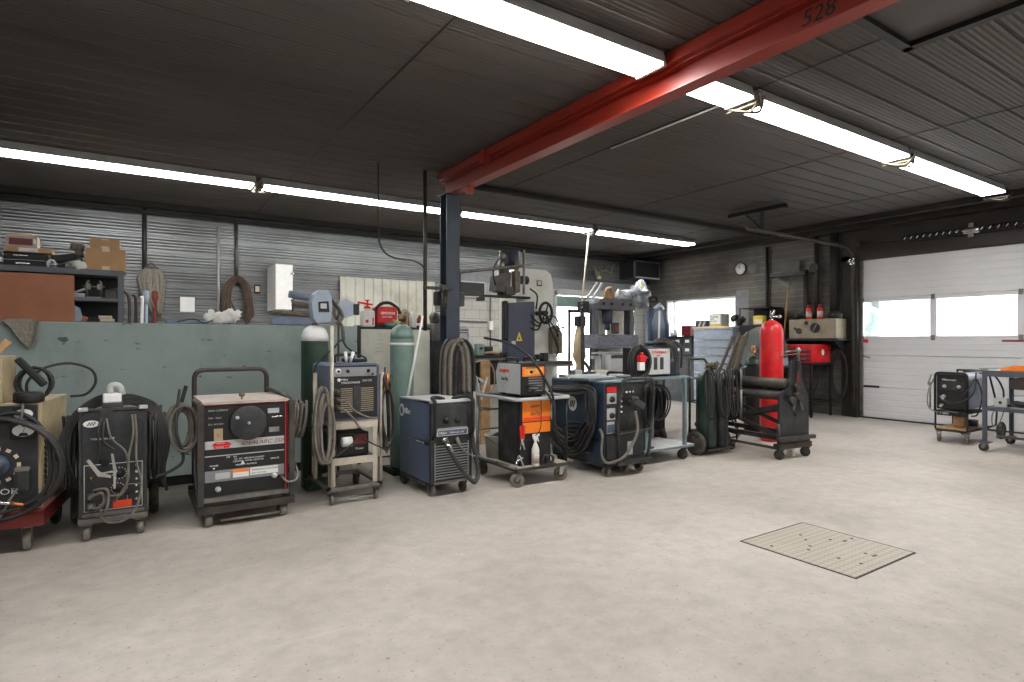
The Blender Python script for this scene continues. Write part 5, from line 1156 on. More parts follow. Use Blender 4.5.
m=MB(); m.box(0,.22,-.01,.0,0,.25,.003); simple('wall_plate','white','square white plate on the ribbed wall between mop and hose coil','plate',(.785,11.46,2.0),mb=m)
t=thing('hose_coil','red-brown hose coiled on a hook of the ribbed wall','hose',(1.66,11.33,0),0)
for k in range(7):
    m=MB(); rx=.13+.018*k; pts=[]
    pts=[(-rx-.02,-.02*(k%3),1.80+.02*k),(-rx,-.02*(k%3),2.15),(-rx*.75,-.02*(k%3),2.42+.012*k),(0,-.02*(k%3),2.54+.016*k),(rx*.75,-.02*(k%3),2.42+.012*k),(rx,-.02*(k%3),2.15),(rx+.02,-.02*(k%3),1.78+.03*k)]
    m.cable(pts,.019,7,6); m.build('hose_loop','hose',t)
m=MB(); m.cable([(-.12,-.08,2.2),(-.04,-.08,2.02),(.06,-.08,2.05),(.12,-.08,2.2)],.014,6,6); m.rail([(0,.1,2.5),(0,-.09,2.52),(0,-.09,2.58)],.012,.02,6); pieces(m,'hook','steeld',t)
m=MB(); m.box(0,.10,-.05,.0,0,.16,.01); m.mat(1); m.box(.015,.085,-.053,-.05,.03,.13); simple('thermostat',['blackm','tape'],'small dark-framed beige gauge box between hose coil and white cabinet','gauge',(1.95,11.45,2.36),mb=m)
t=thing('wall_cabinet','tall white metal cabinet on the ribbed wall','cabinet',(2.18,10.75,0),0)
m=MB(); m.box(0,.29,.02,.72,2.05,2.84,.004); m.build('body','white',t)
m=MB(); m.box(.005,.285,.0,.018,2.055,2.835,.003); dr=m.build('door','white',t)
m=MB(); m.box(.25,.30,-.012,.0,2.66,2.71); m.box(.25,.30,-.012,.0,2.18,2.23); pieces(m,'hinge','chrome',dr)
# rags and blue things on the partition
m=MB(); rnd=random.Random(8)
for k in range(9): m.sph((rnd.uniform(-.2,.2),rnd.uniform(-.02,.03),.05+rnd.uniform(0,.06)),(rnd.uniform(.05,.09),.065,rnd.uniform(.045,.075)),8,6,1.1,k)
simple('rag_pile','cloth','heap of white rags on the partition top below the hose coil','rags',(.95,7.07,1.68),mb=m)
m=MB(); m.box(0,.36,-.05,.05,0,.035,.006); simple('blue_board','bcloth','flat blue-grey board lying on the partition left of the rag heap','board',(.36,7.07,1.682),mb=m)
m=MB(); m.box(0,.55,-.055,.06,0,.10,.02); m.mat(1); m.rbox((.3,-.0,.13),(.42,.10,.05),(0,3,0),.02); simple('folded_tarp',['bcloth','brownrag'],'folded blue tarp with brown layer on the partition below the white cabinet','tarp',(1.38,7.07,1.682),mb=m)
m=MB(); m.cyl((-.02,0,.36),(.30,0,.31),.042,14); m.mat(1); m.cyl((.02,.02,.25),(.34,.02,.22),.035,12); m.mat(2); m.rail([(.02,0,0),(.02,.0,.22),(.02,.0,.30)],.01,.02,6); m.rail([(.22,0,0),(.22,.0,.22),(.22,.0,.28)],.01,.02,6)
simple('rolled_mats',['bcloth','brownrag','steeld'],'rolled blue mat and brown roll propped behind the helmets','rolls',(1.60,7.07,1.682),mb=m)
m=MB(); m.cable([(.45,7.0,1.70),(.6,7.0,1.73),(.7,6.98,1.69),(.78,6.99,1.72)],.006,5,5); tag(m.build('loose_wire','steeld'),'thin wire on the partition top left of the rag heap','wire')
m=MB()
m._add([(-.10,0,.02),(.13,0,.02),(.13,-.03,-.02),(.11,-.035,-.16),(.07,-.04,-.25),(-.0,-.04,-.17),(-.06,-.035,-.06),(-.12,-.03,-.02),(-.13,.10,.02),(.14,.10,.02)],[(0,1,2,3,4,5,6,7),(0,1,9,8)])
m.cable([(-.12,-.03,0),(-.06,-.045,-.06),(.0,-.05,-.17),(.07,-.05,-.25)],.010,5,4); m.cable([(.12,-.04,0),(.11,-.05,-.16),(.07,-.05,-.25)],.007,5,4)
simple('hanging_rag','mop','thin brown rag draped over the partition edge at far left','rag',(-.80,6.98,1.685),mb=m)
# white ribbed sheet leaning on the back wall
m=MB()
prof=[]; a=0
while a<1.86: prof+=[(a,0),(a+.10,0),(a+.115,.03),(a+.155,.03),(a+.17,0)]; a+=.186
extr(m,[(x,h) for x,h in prof],lambda a,h,b:(3.5+a,11.40-h,b),.0,2.76)
tag(m.build('ribbed_sheet','cream'),'white vertically ribbed metal sheeting against the back wall left of the column','sheeting')
# cream locker with things on it
t=thing('metal_locker','grubby cream metal locker standing at the end of the partition','locker',(2.47,7.22,0),0)
m=MB(); m.box(0,.96,.0,.5,.02,1.65,.004); m.mat(1); m.box(-.005,.965,-.006,.5,1.65,1.68,.003); m.box(0,.96,.02,.5,0,.02); m.build('body',['cream','blackm'],t)
m=MB(); m.box(.01,.47,-.012,.0,.05,1.64,.003); m.box(.49,.95,-.012,0,.05,1.64,.003); drs=pieces(m,'door','cream',t)
m=MB(); m.box(.52,.54,-.03,-.012,1.38,1.46,.004); m.build('handle','steel',drs[1])
m=MB()
for q in range(4): m.box(.20,.29,-.0135,-.012,1.36+.05*q,1.364+.05*q)
for q in range(4): pass
vn=m.build('vent','steel',t); vn['kind']='stuff'
zt=1.682
t=thing('pump_sprayer','white pump sprayer with red handle and lever on the cream locker','sprayer',(2.60,7.35,zt),0)
m=MB(); m.box(-.07,.09,-.07,.07,0,.21,.02); m.lathe([(.06,.20),(.045,.235),(.04,.24)],(.01,0,0),'z',14); m.build('tank','plastic',t)
m=MB(); m.lathe([(.045,.235),(.045,.26),(.015,.27),(.012,.33),(.028,.335),(.028,.35),(.001,.35)],(.01,0,0),'z',14); m.rbox((-.02,0,.30),(.20,.03,.025),(0,8,0),.006); m.rbox((-.12,0,.24),(.03,.03,.12),(0,14,0),.006); m.build('pump_handle','redw' if 0 else 'red',t)
m=MB(); m.box(-.04,-.0,-.073,-.069,.05,.09); m.box(.05,.07,-.073,-.069,.02,.12); pieces(m,'red_mark','red',t)
t=thing('portable_welder','bright red portable suitcase machine with black carry frame on the cream locker','portable machine',(2.75,7.38,zt),0)
m=MB(); m.box(.0,.29,0,.22,.03,.27,.03); m.build('case','red',t)
m=MB(); m.rail([(-.02,.02,.02),(-.03,.02,.22),(.08,.05,.32),(.20,.05,.33),(.32,.02,.24),(.33,.02,.02)],.022,.05,8); m.box(-.02,.32,.0,.2,.0,.035,.008); m.build('carry_frame','blackm',t)
text('LINCOLN',.045,'white',t,(.05,-.003,.17),bold=.001); text('ELECTRIC',.032,'white',t,(.07,-.003,.125))
m=MB(); m.rbox((.2,-.03,.06),(.14,.05,.06),(0,14,10),.02); m.mat(1); m.sph((.10,-.04,.03),(.08,.04,.035),10,7,.4,3); simple('glove_pair',['tan','teal'],'tan and green gloves lying before the red portable machine','gloves',(2.79,7.33,zt),mb=m)
m=MB(); m.rail([(-.05,0,0),(-.06,0,.18),(-.02,0,.25),(.05,0,.22),(.05,0,0)],.010,.05,8); m.mat(1); m.prism([(-.04,.0),(.03,.0),(.03,.17),(-.01,.21),(-.04,.16)],'y',-.03,.03); simple('tan_bottle',['steel','wood'],'tan container with bent grey wire handle right of the red machine','container',(3.15,7.4,zt),mb=m)
m=MB(); m.lathe([(.001,0),(.04,0),(.042,.01),(.042,.14),(.018,.18),(.018,.22),(.001,.22)],(0,0,0),'z',16); simple('white_bottle','white','white plastic bottle on the right part of the cream locker','bottle',(3.26,7.4,zt),mb=m)
t=thing('red_bottle','small dark red bottle at the right end of the cream locker','bottle',(3.36,7.4,zt),0)
m=MB(); m.lathe([(.001,0),(.035,0),(.037,.01),(.037,.12),(.015,.15),(.015,.17),(.001,.17)],(0,0,0),'z',16); m.build('body','maroon',t)
m=MB(); m.lathe([(.038,.02),(.038,.06)],(0,0,0),'z',16); m.build('label','white',t)
# drawer cabinet behind the column
t=thing('drawer_cabinet','light blue drawer cabinet with white drawer fronts behind the column','cabinet',(3.86,8.2,0),0)
m=MB(); m.box(.04,.68,.03,.57,0,.05); m.build('plinth','blackm',t)
m=MB(); m.box(0,.72,0,.6,.05,1.70,.004); m.build('body','lblue',t)
for i in range(9):
    z=.10+.175*i; m=MB(); m.box(.03,.69,-.015,0,z,z+.155,.003); d_=m.build('drawer','lgrey' if i%2 else 'white',t)
    m=MB(); m.box(.05,.67,-.03,-.015,z+.125,z+.14); m.build('handle','shelf',d_)
m=MB(); m.rbox((.35,.3,1.72),(.7,.5,.02),(0,-1,0),.004); m.build('top_board','wood',t)
m=MB(); m.box(0,.22,-.2,0,0,.9,.03); m.mat(1); m.lathe([(.001,0),(.08,0),(.09,.1),(.06,.16),(.001,.17)],(.1,-.1,1.0),'z',12); m.box(0,.24,-.22,0,.75,1.0,.02); simple('dark_pump',['dgrey','steel'],'dark grey upright motor unit between the locker and the column','motor unit',(3.62,7.75,.75),mb=m)
m=MB(); m.box(0,.3,-.28,.06,0,.74,.01); simple('pump_stand','blackm','black stand under the dark motor unit beside the column','stand',(3.58,7.78,0),mb=m)
# hose bundle hanging on the column
t=thing('hose_bundle','heavy grey-brown hoses hung in long loops on the front of the column','hose',(3.72,7.0,0),0)
for k in range(9):
    q=k/8; rx=.10+.02*(k%3); y=-.02-.03*(k%3); x=-.14+.22*q
    m=MB(); m.cable([(x-rx,y,.70+.03*(k%4)),(x-rx,y,1.1),(x-rx*.8,y,1.38),(x,y,1.50+.02*(k%2)),(x+rx*.8,y,1.36),(x+rx,y,1.05),(x+rx,y,.72+.05*(k%3))],.028,8,6)
    m.build('hose_loop',('mop','rubber','greycable','rubber','brownrag')[k%5],t)
m=MB(); m.box(-.12,.12,-.02,.09,1.36,1.40,.01); m.build('bracket','steeld',t)
# long bar from column
t=thing('pivot_arm','long grey pipe arm reaching from the column to the milling machine','arm',(0,0,0),0)
m=MB(); m.cyl((3.83,7.12,2.44),(5.15,7.3,2.66),.022,10); m.build('pipe','steel',t)
# ================================================================== MILLING MACHINE AREA
t=thing('milling_machine','tall white and blue-grey milling machine with black motor head and overarm','milling machine',(4.72,7.35,0),0)
m=MB(); m.prism([(.50,0),(.90,0),(.98,.05),(.98,2.40),(.94,2.56),(.84,2.62),(.34,2.62),(.28,2.55),(.28,0)],'y',.12,.62); m.build('column_cover','millw',t)
m=MB(); m.box(.66,.76,.112,.12,2.36,2.45); m.mat(1); m.box(.675,.745,.108,.112,2.38,2.44); m.build('nameplate',['dgrey','lgrey'],t)
m=MB(); m.prism([(.02,.05),(.46,.05),(.46,2.10),(.02,2.06)],'y',-.05,.12); m.prism([(.46,.05),(.52,.05),(.52,2.1),(.46,2.1)],'y',-.02,.12); cab=m.build('control_cabinet','mill',t)
m=MB(); m.prism([(.16,1.50),(.27,1.50),(.215,1.64)],'y',-.054,-.05); wl=m.build('warning_sign','yellow',cab); m=MB(); m.prism([(.20,1.52),(.23,1.53),(.205,1.57),(.225,1.6),(.2,1.565)],'y',-.056,-.054); m.build('symbol','blackm',wl)
m=MB(); m.box(.08,.15,-.053,-.05,1.45,1.50); m.box(.3,.52,-.10,-.05,1.02,1.05); pieces(m,'label_plate','lgrey',cab)
m=MB(); m.box(-.42,.44,-.03,.06,2.14,2.175,.006); m.box(-.44,-.38,-.05,.1,2.08,2.14,.006); m.build('overarm','blackm',t)
m=MB(); m.prism([(-.20,2.24),(.02,2.20),(.06,2.50),(-.06,2.58),(-.17,2.46)],'y',-.08,.14); m.box(-.05,.12,-.1,.16,2.18,2.3,.01); hd=m.build('head','steeld',t)
m=MB(); m.cyl((.00,.03,2.55),(.00,.03,2.82),.08,18); m.lathe([(.085,2.80),(.075,2.84),(.001,2.85)],(.00,.03,0),'z',18); m.build('motor','dgrey',t)
m=MB(); m.cyl((.16,.03,2.58),(.16,.03,2.86),.09,20); m.build('motor','mill',t)
m=MB(); m.cyl((-.10,-.06,2.5),(-.12,-.10,2.68),.05,14); m.sph((-.10,-.08,2.74),(.055,.055,.055),12,8); m.build('spindle_brake','steel',t)
m=MB(); m.box(.09,.19,-.13,-.02,2.22,2.54,.02); m.cyl((.14,-.08,2.54),(.14,-.08,2.70),.03,12); m.build('feed_box','brownrag',t)
m=MB(); m.box(.27,.29,-.1,-.06,2.2,2.86); m.build('splash_plate','steel',t)
m=MB(); m.cyl((.27,-.03,2.42),(.37,-.03,2.42),.065,14); m.build('knob_cap','blackm',t)
m=MB(); R0=.155; m.tube([(.66+R0*.75*math.sin(2*PI*k/24),-.12,1.93+R0*math.cos(2*PI*k/24)) for k in range(24)],.022,8,closed=True)
for k in range(3):
    a=2*PI*k/3+.4; m.cyl((.66,-.12,1.93),(.66+R0*.74*math.sin(a),-.12,1.93+R0*.97*math.cos(a)),.012,6)
m.cyl((.66,.12,1.93),(.66,-.14,1.93),.035,12); m.build('handwheel','blackm',t)
for k in range(3):
    m=MB(); m.cable([(.42,-.05,1.9-.1*k),(.55,-.07,1.78-.05*k),(.72,-.02,1.80+.05*k),(.84,-.02,1.90-.12*k),(.98,-.02,1.78-.2*k),(.96,.02,1.45-.1*k)],.012,6,6); m.build('cable','blackm',t)
m=MB(); m.cable([(-.08,.0,2.75),(-.22,-.02,2.55),(-.18,-.03,2.3),(-.06,-.03,2.2)],.012,6,6); m.cable([(.45,.0,2.3),(.56,-.03,2.2),(.60,.05,2.0)],.012,6,6); pieces(m,'cable','blackm',t)
m=MB(); m.prism([(.88,1.3),(1.08,1.3),(1.08,1.62),(.98,1.75),(.88,1.7)],'y',.0,.1); m.cyl((.9,.0,1.68),(1.12,.0,1.72),.015,8); m.sph((1.0,.0,1.5),(.06,.05,.09),10,7,.5,3); m.build('lever_block','brownrag',t)
m=MB(); m.box(-.04,.02,-.06,.06,1.5,2.1,.03); m.build('hanging_coat','blackm',t)
m=MB(); m.box(.2,.98,-.4,.6,0,.10,.01); m.build('base','mill',t)
m=MB(); m.box(.22,.98,-.38,-.06,1.12,1.20,.008); m.mat(1); m.box(.22,.98,-.40,-.38,1.12,1.15); m.build('work_table',['steeld','steel'],t)
m=MB(); m.prism([(.1,.5),(.5,.5),(.5,1.12),(.0,1.12)],'y',-.32,-.06); m.build('knee','mill',t)
m=MB(); m.box(0,.1,-.1,0,0,.12,.01); m.box(-.1,.0,-.1,0,.02,.1,.02); m.cyl((-.1,-.05,.06),(-.3,-.08,.04),.014,8); simple('machine_vise','blackm','black vise parts on the milling machine table','vise',(5.2,7.15,1.202),mb=m)
# work bench left of the mill
t=thing('work_bench','dark steel bench with a plywood end between the column and the milling machine','bench',(4.25,7.35,0),0)
m=MB(); m.box(-.12,.66,0,.5,1.24,1.29,.004); m.mat(1); m.box(-.12,.66,-.01,.0,1.22,1.245); m.build('top',['blackm','steel'],t)
m=MB(); m.box(.06,.22,.02,.05,.0,1.22); m.build('end_board','wood',t)
m=MB(); m.box(.24,.64,.10,.5,.1,.85,.01); m.build('bin','cream',t); m=MB(); m.box(.22,.66,.06,.5,.86,1.2,.01); m.build('drawer_box','blackm',t)
m=MB(); m.cyl((.60,.03,0),(.60,.03,1.22),.02,8); m.cyl((-.08,.03,0),(-.08,.03,1.22),.02,8); pieces(m,'leg','steeld',t)
for i,(x,z0,s,mt,l) in enumerate(((4.30,1.29,(.12,.1,.17),'teal','grey-green box on the dark bench'),(4.44,1.29,(.13,.1,.13),'dgrey','dark box in the middle of the dark bench'),(4.6,1.29,(.2,.12,.035),'wood','light scrap lying on the dark bench'),(4.80,1.29,(.10,.1,.10),'blackm','black block at the right end of the dark bench'))):
    m=MB(); m.box(0,s[0],0,s[1],0,s[2],.008); m.mat(1); m.cyl((s[0]*.5,-.03,s[2]*.6),(s[0]*.5,.0,s[2]*.6),.02,8); simple(('box','box','wood_scrap','steel_block')[i],[mt,'steeld'],l,('box','box','scrap','block')[i],(x,7.45,z0+.001),mb=m)
m=MB(); m.cyl((0,0,.03),(.3,.02,.05),.02,8); m.cyl((.08,0,.03),(.2,-.1,.03),.015,8); simple('pipe_pieces','tan','short tan pipes lying across the dark bench','pipes',(4.40,7.42,1.292),mb=m)
m=MB(); m.cable([(4.1,7.2,1.2),(4.3,7.2,1.22),(4.42,7.2,1.1),(4.44,7.2,.9),(4.38,7.2,.75)],.010,6,6); tag(m.build('tan_cable','tan'),'tan cable hanging off the front of the dark bench','cable')
m=MB(); m.rail([(4.02,7.0,1.02),(4.10,7.0,.68),(4.20,7.0,1.0)],.016,.03,8); m.cyl((4.12,6.98,.92),(4.04,6.98,1.0),.03,10,r2=.01); tag(m.build('clamp','lgrey'),'pale v-shaped clamp hanging right of the hose loops','clamp')
# wall screen
t=thing('wall_screen','black screen in a pale frame on the white block wall behind the milling head','screen',(6.10,11.38,0),0)
m=MB(); m.box(0,.70,.04,.12,2.47,2.83,.006); m.build('housing','lgrey',t)
m=MB(); m.box(.03,.67,.03,.04,2.50,2.80); s=m.build('glass','blackm',t); text('SS',.10,'dgrey',s,(.45,.028,.0+2.53))
m=MB(); m.rail([(6.95,11.45,1.3),(6.95,11.45,2.5)],.018,.02,8); m.mat(1); m.box(6.90,7.0,11.4,11.48,1.75,1.95,.01); tag(m.build('wall_socket_pipe',['steel','white']),'conduit with a white socket on the white block wall','conduit')
m=MB(); m.rail([(6.1,11.46,1.95),(6.85,11.46,1.93)],.016,.02,8); tag(m.build('wall_conduit','steel'),'short level conduit on the white block wall','conduit')
# welding table top visible behind the front row
t=thing('steel_table','steel work table with light top cluttered with plates, behind the cable-draped welder','table',(5.72,6.85,0),0)
m=MB(); m.box(0,1.75,0,.50,.93,.97,.003); m.build('top','lgrey',t)
m=MB()
for x in (.05,1.65):
    for y in (.03,.43): m.box(x,x+.05,y,y+.05,0,.93)
pieces(m,'leg','mill',t)
m=MB(); m.box(.05,1.6,.02,.5,.30,.33); m.build('lower_shelf','steeld',t)
rnd=random.Random(21)
names=[('grey plate at the left end of the steel table','lgrey'),('dark block on the left part of the steel table','dgrey'),('long light bar on the steel table','cream'),('dark lump in the middle of the steel table','blackm'),('pale plate right of the middle of the steel table','lgrey'),('rusty piece before the press on the steel table','brownrag')]
for i,(l,mt) in enumerate(names):
    m=MB(); w=rnd.uniform(.12,.3); h=rnd.uniform(.02,.10); m.rbox((0,0,h/2+.003),(w,.14,h),(0,0,rnd.uniform(-20,20)),.006); m.cyl((-w*.4,-.05,h+.012),(w*.4,.03,h+.012),.010,6)
    simple('metal_piece',mt,l,'metal piece',(5.86+.25*i,7.1,.97),mb=m)
# hydraulic shop press
t=thing('shop_press','dark grey hydraulic shop press with pitted bed, behind the steel table','press',(7.10,8.05,0),0)
W=.95
m=MB()
for x in (0,W-.08):
    m.box(x,x+.08,0,.02,0,2.12); m.box(x,x+.08,.14,.16,0,2.12); m.box(x+.03,x+.05,.02,.14,0,2.12)
pieces(m,'upright','press',t)
m=MB(); m.prism([(0.0,2.08),(W,2.08),(W,2.18),(W-.1,2.28),(.12,2.28),(.0,2.18)],'y',-.06,.36); hb=m.build('head_beam','press',t)
m=MB()
for x in (.15,.35,.62,.82): m.lathe([(.03,-.075),(.03,-.06)],(x,0,2.18),'y',10)
pieces(m,'bolt','blackm',hb)
m=MB(); m.box(-.04,W+.04,-.10,.38,1.36,1.62,.01); m.build('press_bed',mat('pitted_press_bed',(116,118,128),.6,var=.45,scale=30,dirt=(60,60,70),dirt_amt=.5),t)
m=MB(); m.cyl((.42,.14,2.08),(.42,.14,1.82),.10,18); m.cyl((.42,.14,1.82),(.42,.14,1.70),.05,14); m.build('ram','mill',t)
m=MB(); m.box(.34,.52,-.08,-.04,1.63,1.84,.03); m.mat(1); m.lathe([(.05,-.10),(.055,-.08)],(.43,0,1.74),'y',18); m.build('gauge',['dgrey','redw'],t)
m=MB(); m.box(-.15,.02,-.12,-.05,1.18,1.23); m.box(-.15,1.0,-.12,-.07,1.27,1.30,.004); m.build('tool_rail','lgrey',t)
m=MB(); m.box(-.08,W+.08,-.25,.55,0,.08); m.build('base','press',t)
m=MB(); m.box(.05,.14,-.14,-.06,.6,1.26); m.box(-.06,.02,-.14,-.06,.6,1.2); pieces(m,'rail_post','lgrey',t)
m=MB(); m.box(0,.62,0,.2,.0,.5,.01); m.mat(1); m.box(.0,.62,-.01,.0,.44,.5); simple('grey_cabinet',['lgrey','steeld'],'pale grey box below the tool rail of the press','cabinet',(7.18,7.72,.75),mb=m)
m=MB(); m.box(0,.66,0,.24,0,.74,.01); simple('cabinet_plinth','press','dark plinth under the pale grey box by the press','plinth',(7.16,7.70,0),mb=m)
for k,(x,z,l,mt) in enumerate(((7.42,.42,'tan carved bracket standing on top of the press','wood'),(7.76,.3,'pale bottle standing on top of the press','white'),(7.12,.40,'pale angled bar leaning on the left of the press head','lgrey'),(7.25,.42,'second pale angled bar on the press head','lgrey'))):
    m=MB()
    if k==0: m.tube([(0,0,.0),(.06,0,.18),(.14,0,.20),(.22,0,0)],.03,8); m.box(.04,.18,-.03,.03,0,.12,.01)
    elif k==1: m.lathe([(.001,0),(.05,0),(.05,.12),(.02,.18),(.001,.2)],(0,0,0),'z',14)
    else: m.rbox((0,0,.14),(.04,.04,.36),(0,38,0),.006)
    simple(('wood_bracket','bottle','angled_bar','angled_bar')[k],mt,l,('bracket','bottle','bar','bar')[k],(x,8.15,2.285),mb=m)
m=MB(); m.box(0,.12,-.1,.1,0,.16,.01); m.mat(1); m.cyl((-.02,-.05,.05),(.14,-.05,.05),.02,8); m.cyl((-.02,-.05,.12),(.14,-.05,.12),.02,8); simple('valve_block',['blackm','steel'],'black valve block with handles beside the press head','valve',(6.80,8.1,2.05),mb=m)
m=MB(); m.box(0,.05,0,.04,0,2.05); simple('valve_post','steeld','slim post carrying the black valve block left of the press','post',(6.84,8.1,0),mb=m)
for k,(x,l) in enumerate(((8.42,'left one of the two shiny ducts right of the press'),(8.80,'right one of the two shiny ducts beside the jackets'))):
    m=MB(); m.cyl((x,8.9,.0),(x,8.9,2.25),.10,20); tag(m.build('steel_duct','chrome' if k else 'lgrey'),l,'duct')
m=MB(); m.rail([(9.35,9.5,0),(9.35,9.5,2.25)],.10,.02,12); tag(m.build('black_post','blackm'),'thick black post between the shiny ducts and the jackets','post')
t=thing('plastic_bag','crumpled clear plastic bag hanging above the shiny ducts','plastic bag',(9.40,9.2,2.28),0)
m=MB(); m.sph((0,0,.22),(.24,.16,.26),22,14,.75,6); m.sph((-.30,0,.20),(.24,.1,.12),16,10,.8,9); m.build('bag','clear',t)
m=MB(); m.rbox((-.10,-.1,.34),(.03,.02,.22),(0,30,0)); m.build('tie','yellow',t)
t=thing('work_jacket','dark blue work jacket hanging on a hook in the far corner','jacket',(11.15,10.35,0),0)
m=MB(); m.prism([(-.26,1.35),(.24,1.35),(.25,1.9),(.20,2.2),(.08,2.36),(-.08,2.36),(-.22,2.24),(-.28,1.9)],'y',-.10,.10); m.build('body','dblue',t)
m=MB(); m.tube([(-.20,-.05,2.24),(-.31,-.08,1.95),(-.32,-.10,1.5)],.08,10,r2=.06); m.tube([(.19,-.05,2.22),(.29,-.08,1.9),(.28,-.10,1.45)],.08,10,r2=.06); pieces(m,'sleeve','dblue',t)
m=MB(); m.tube([(-.15,-.08,2.3),(0,-.12,2.4),(.15,-.08,2.3)],.05,8); m.build('collar','lblue',t)
m=MB(); m.prism([(-.05,1.4),(.02,1.4),(.04,2.25),(-.03,2.25)],'y',-.106,-.10); m.build('lining','lgrey',t)
m=MB(); m.cyl((0,0,2.36),(.0,1.1,2.5),.012,6); m.build('hook','steeld',t)
t=thing('black_hat','black cap hanging above the dark blue jacket','cap',(11.15,10.42,2.47),0)
m=MB(); m.lathe([(.12,0),(.11,.06),(.08,.13),(.001,.17)],(0,0,0),'z',16); m.mat(1); m.lathe([(.12,0),(.18,-.01),(.18,.0),(.12,.015)],(0,0,0),'z',18); m.build('cap',['blackm','blackm'],t)
m=MB(); m.box(0,.30,0,.02,1.55,2.14); m.box(.34,.74,0,.02,1.55,2.14); m.box(.0,.74,0.02,.04,.9,1.5); m.box(.1,.16,.04,.12,0,1.9); m.box(.6,.66,.04,.12,0,1.9)
tag(m.build('plate_rack','cream',None,(7.42,8.45,0)),'pale steel plates standing behind the press opening','plates')
# high heater and hanging lamp in the corner
t=thing('air_unit','dark ventilation unit in a silver frame high in the far corner','ventilation unit',(10.95,10.9,3.13),0)
m=MB(); m.box(0,.95,.04,.55,0,.46,.006); m.build('housing','blackm',t)
m=MB()
for a in ((0,.04,0,.46),(.91,.95,0,.46),(0,.95,.42,.46),(.0,.95,0,.045)): m.box(a[0],a[1],0,.04,a[2],a[3])
m.build('frame','steel',t)
m=MB(); m.box(.04,.91,.01,.03,.05,.42); g=m.build('grille','blackm',t)
m=MB(); m.box(.04,.9,-.02,.0,.0,.03); m.build('sill_strip','lgrey',t)
t=thing('antler_mount','small brown antler-like ornament on the ribbed wall above the back doorway','ornament',(10.1,11.35,3.22),0)
m=MB(); m.sph((0,0,0),(.10,.08,.12),12,8,.3,2); m.build('head','brownrag',t)
for s in (-1,1):
    m=MB(); m.cable([(s*.05,0,.08),(s*.25,-.02,.12),(s*.42,-.04,.05),(s*.5,-.04,.25)],.022,6,5); m.cable([(s*.25,-.02,.12),(s*.3,-.05,.25)],.016,6,4); m.build('antler','brownrag',t)
m=MB(); m.sph((0,-.06,-.10),(.06,.05,.05),10,7); m.build('muzzle','tape',t)
# pole with bag hanging from the lamps
t=thing('hanging_pole','thin light wooden pole hanging from the lamp joint with a tan bag below','pole',(7.42,8.78,0),0)
m=MB(); m.cyl((.2,0.05,3.62),(-.10,-.05,1.9),.018,8); m.build('pole','offwhite',t)
m=MB(); m.box(-.22,-.02,-.14,.0,1.78,1.98,.02); m.build('block','blackm',t)
m=MB(); m.lathe([(.05,1.78),(.10,1.6),(.13,1.2),(.06,1.05),(.10,.85),(.16,.7)],(-.14,-.07,0),'z',14); m.build('bag','tan',t)
m=MB(); m.cable([(-.05,-.1,1.1),(.05,-.1,1.0),(.15,-.1,.8),(.22,-.1,.6)],.03,6,5); m.build('strap','brownrag',t)
# ================================================================== RIGHT WALL
def dial_numbers(par,x,r):
    for h in range(1,13):
        a=2*PI*h/12; y=8.56-r*math.sin(a); z=3.19+r*math.cos(a)
        text(str(h),.042,'blackm',par,(x,y,z-.015),(90,0,-90),'numeral',align='CENTER')
t=thing('wall_clock','round white wall clock with black rim on the dark block wall','clock',(0,0,0),0)
m=MB(); m.lathe([(.001,12.075),(.150,12.075),(.150,12.03),(.140,12.02),(.131,12.03),(.131,12.06),(.001,12.06)],(0,8.56,3.19),'x',32); m.build('rim','blackm',t)
m=MB(); m.lathe([(.001,12.05),(.130,12.05),(.130,12.035),(.001,12.035)],(0,8.56,3.19),'x',32); fc=m.build('face','white',t); dial_numbers(fc,12.033,.105)
m=MB(); m.rbox((12.03,8.56+.03,3.19+.03),(.003,.010,.09),(-45,0,0)); m.rbox((12.028,8.56+.015,3.19+.05),(.003,.007,.11),(-15,0,0)); pieces(m,'hand','blackm',t)
m=MB(); m.lathe([(.001,12.078),(.155,12.078),(.155,12.072),(.001,12.072)],(0,8.23,3.19),'x',32); tag(m.build('wall_disc',mat('pale_wall_mark',(112,108,102),.7,var=.1)),'pale grey round disc mark on the wall right of the clock','disc')
t=thing('floor_squeegee','wide black squeegee hanging head-up on the dark block wall','squeegee',(11.93,7.3,0),0)
m=MB(); m.box(-.04,.03,-.40,.42,2.89,2.97,.006); m.mat(1); m.box(-.05,-.03,-.40,.42,2.89,2.97); m.build('blade',['blackm','rubber'],t)
m=MB(); m.tube([(0,-.22,2.88),(0,0,2.65),(0,.22,2.88)],.014,6); m.cyl((0,0,2.86),(0,0,2.6),.022,8); m.build('brace','steel',t)
m=MB(); m.cyl((0,0,2.65),(-.02,.12,1.30),.022,10); m.build('handle','wood',t)
m=MB(); m.box(-.01,.0,-.22,.18,0,.22,.003); simple('scoop','steeld','grey metal scoop plate above the squeegee','scoop',(11.99,7.3,2.98),mb=m)
m=MB(); m.lathe([(.10,-.03),(.10,.03)],(0,0,0),'x',16); m.mat(0); simple('wall_fan','blackm','round black fitting on the wall right of the squeegee','fitting',(11.95,6.74,3.02),mb=m)
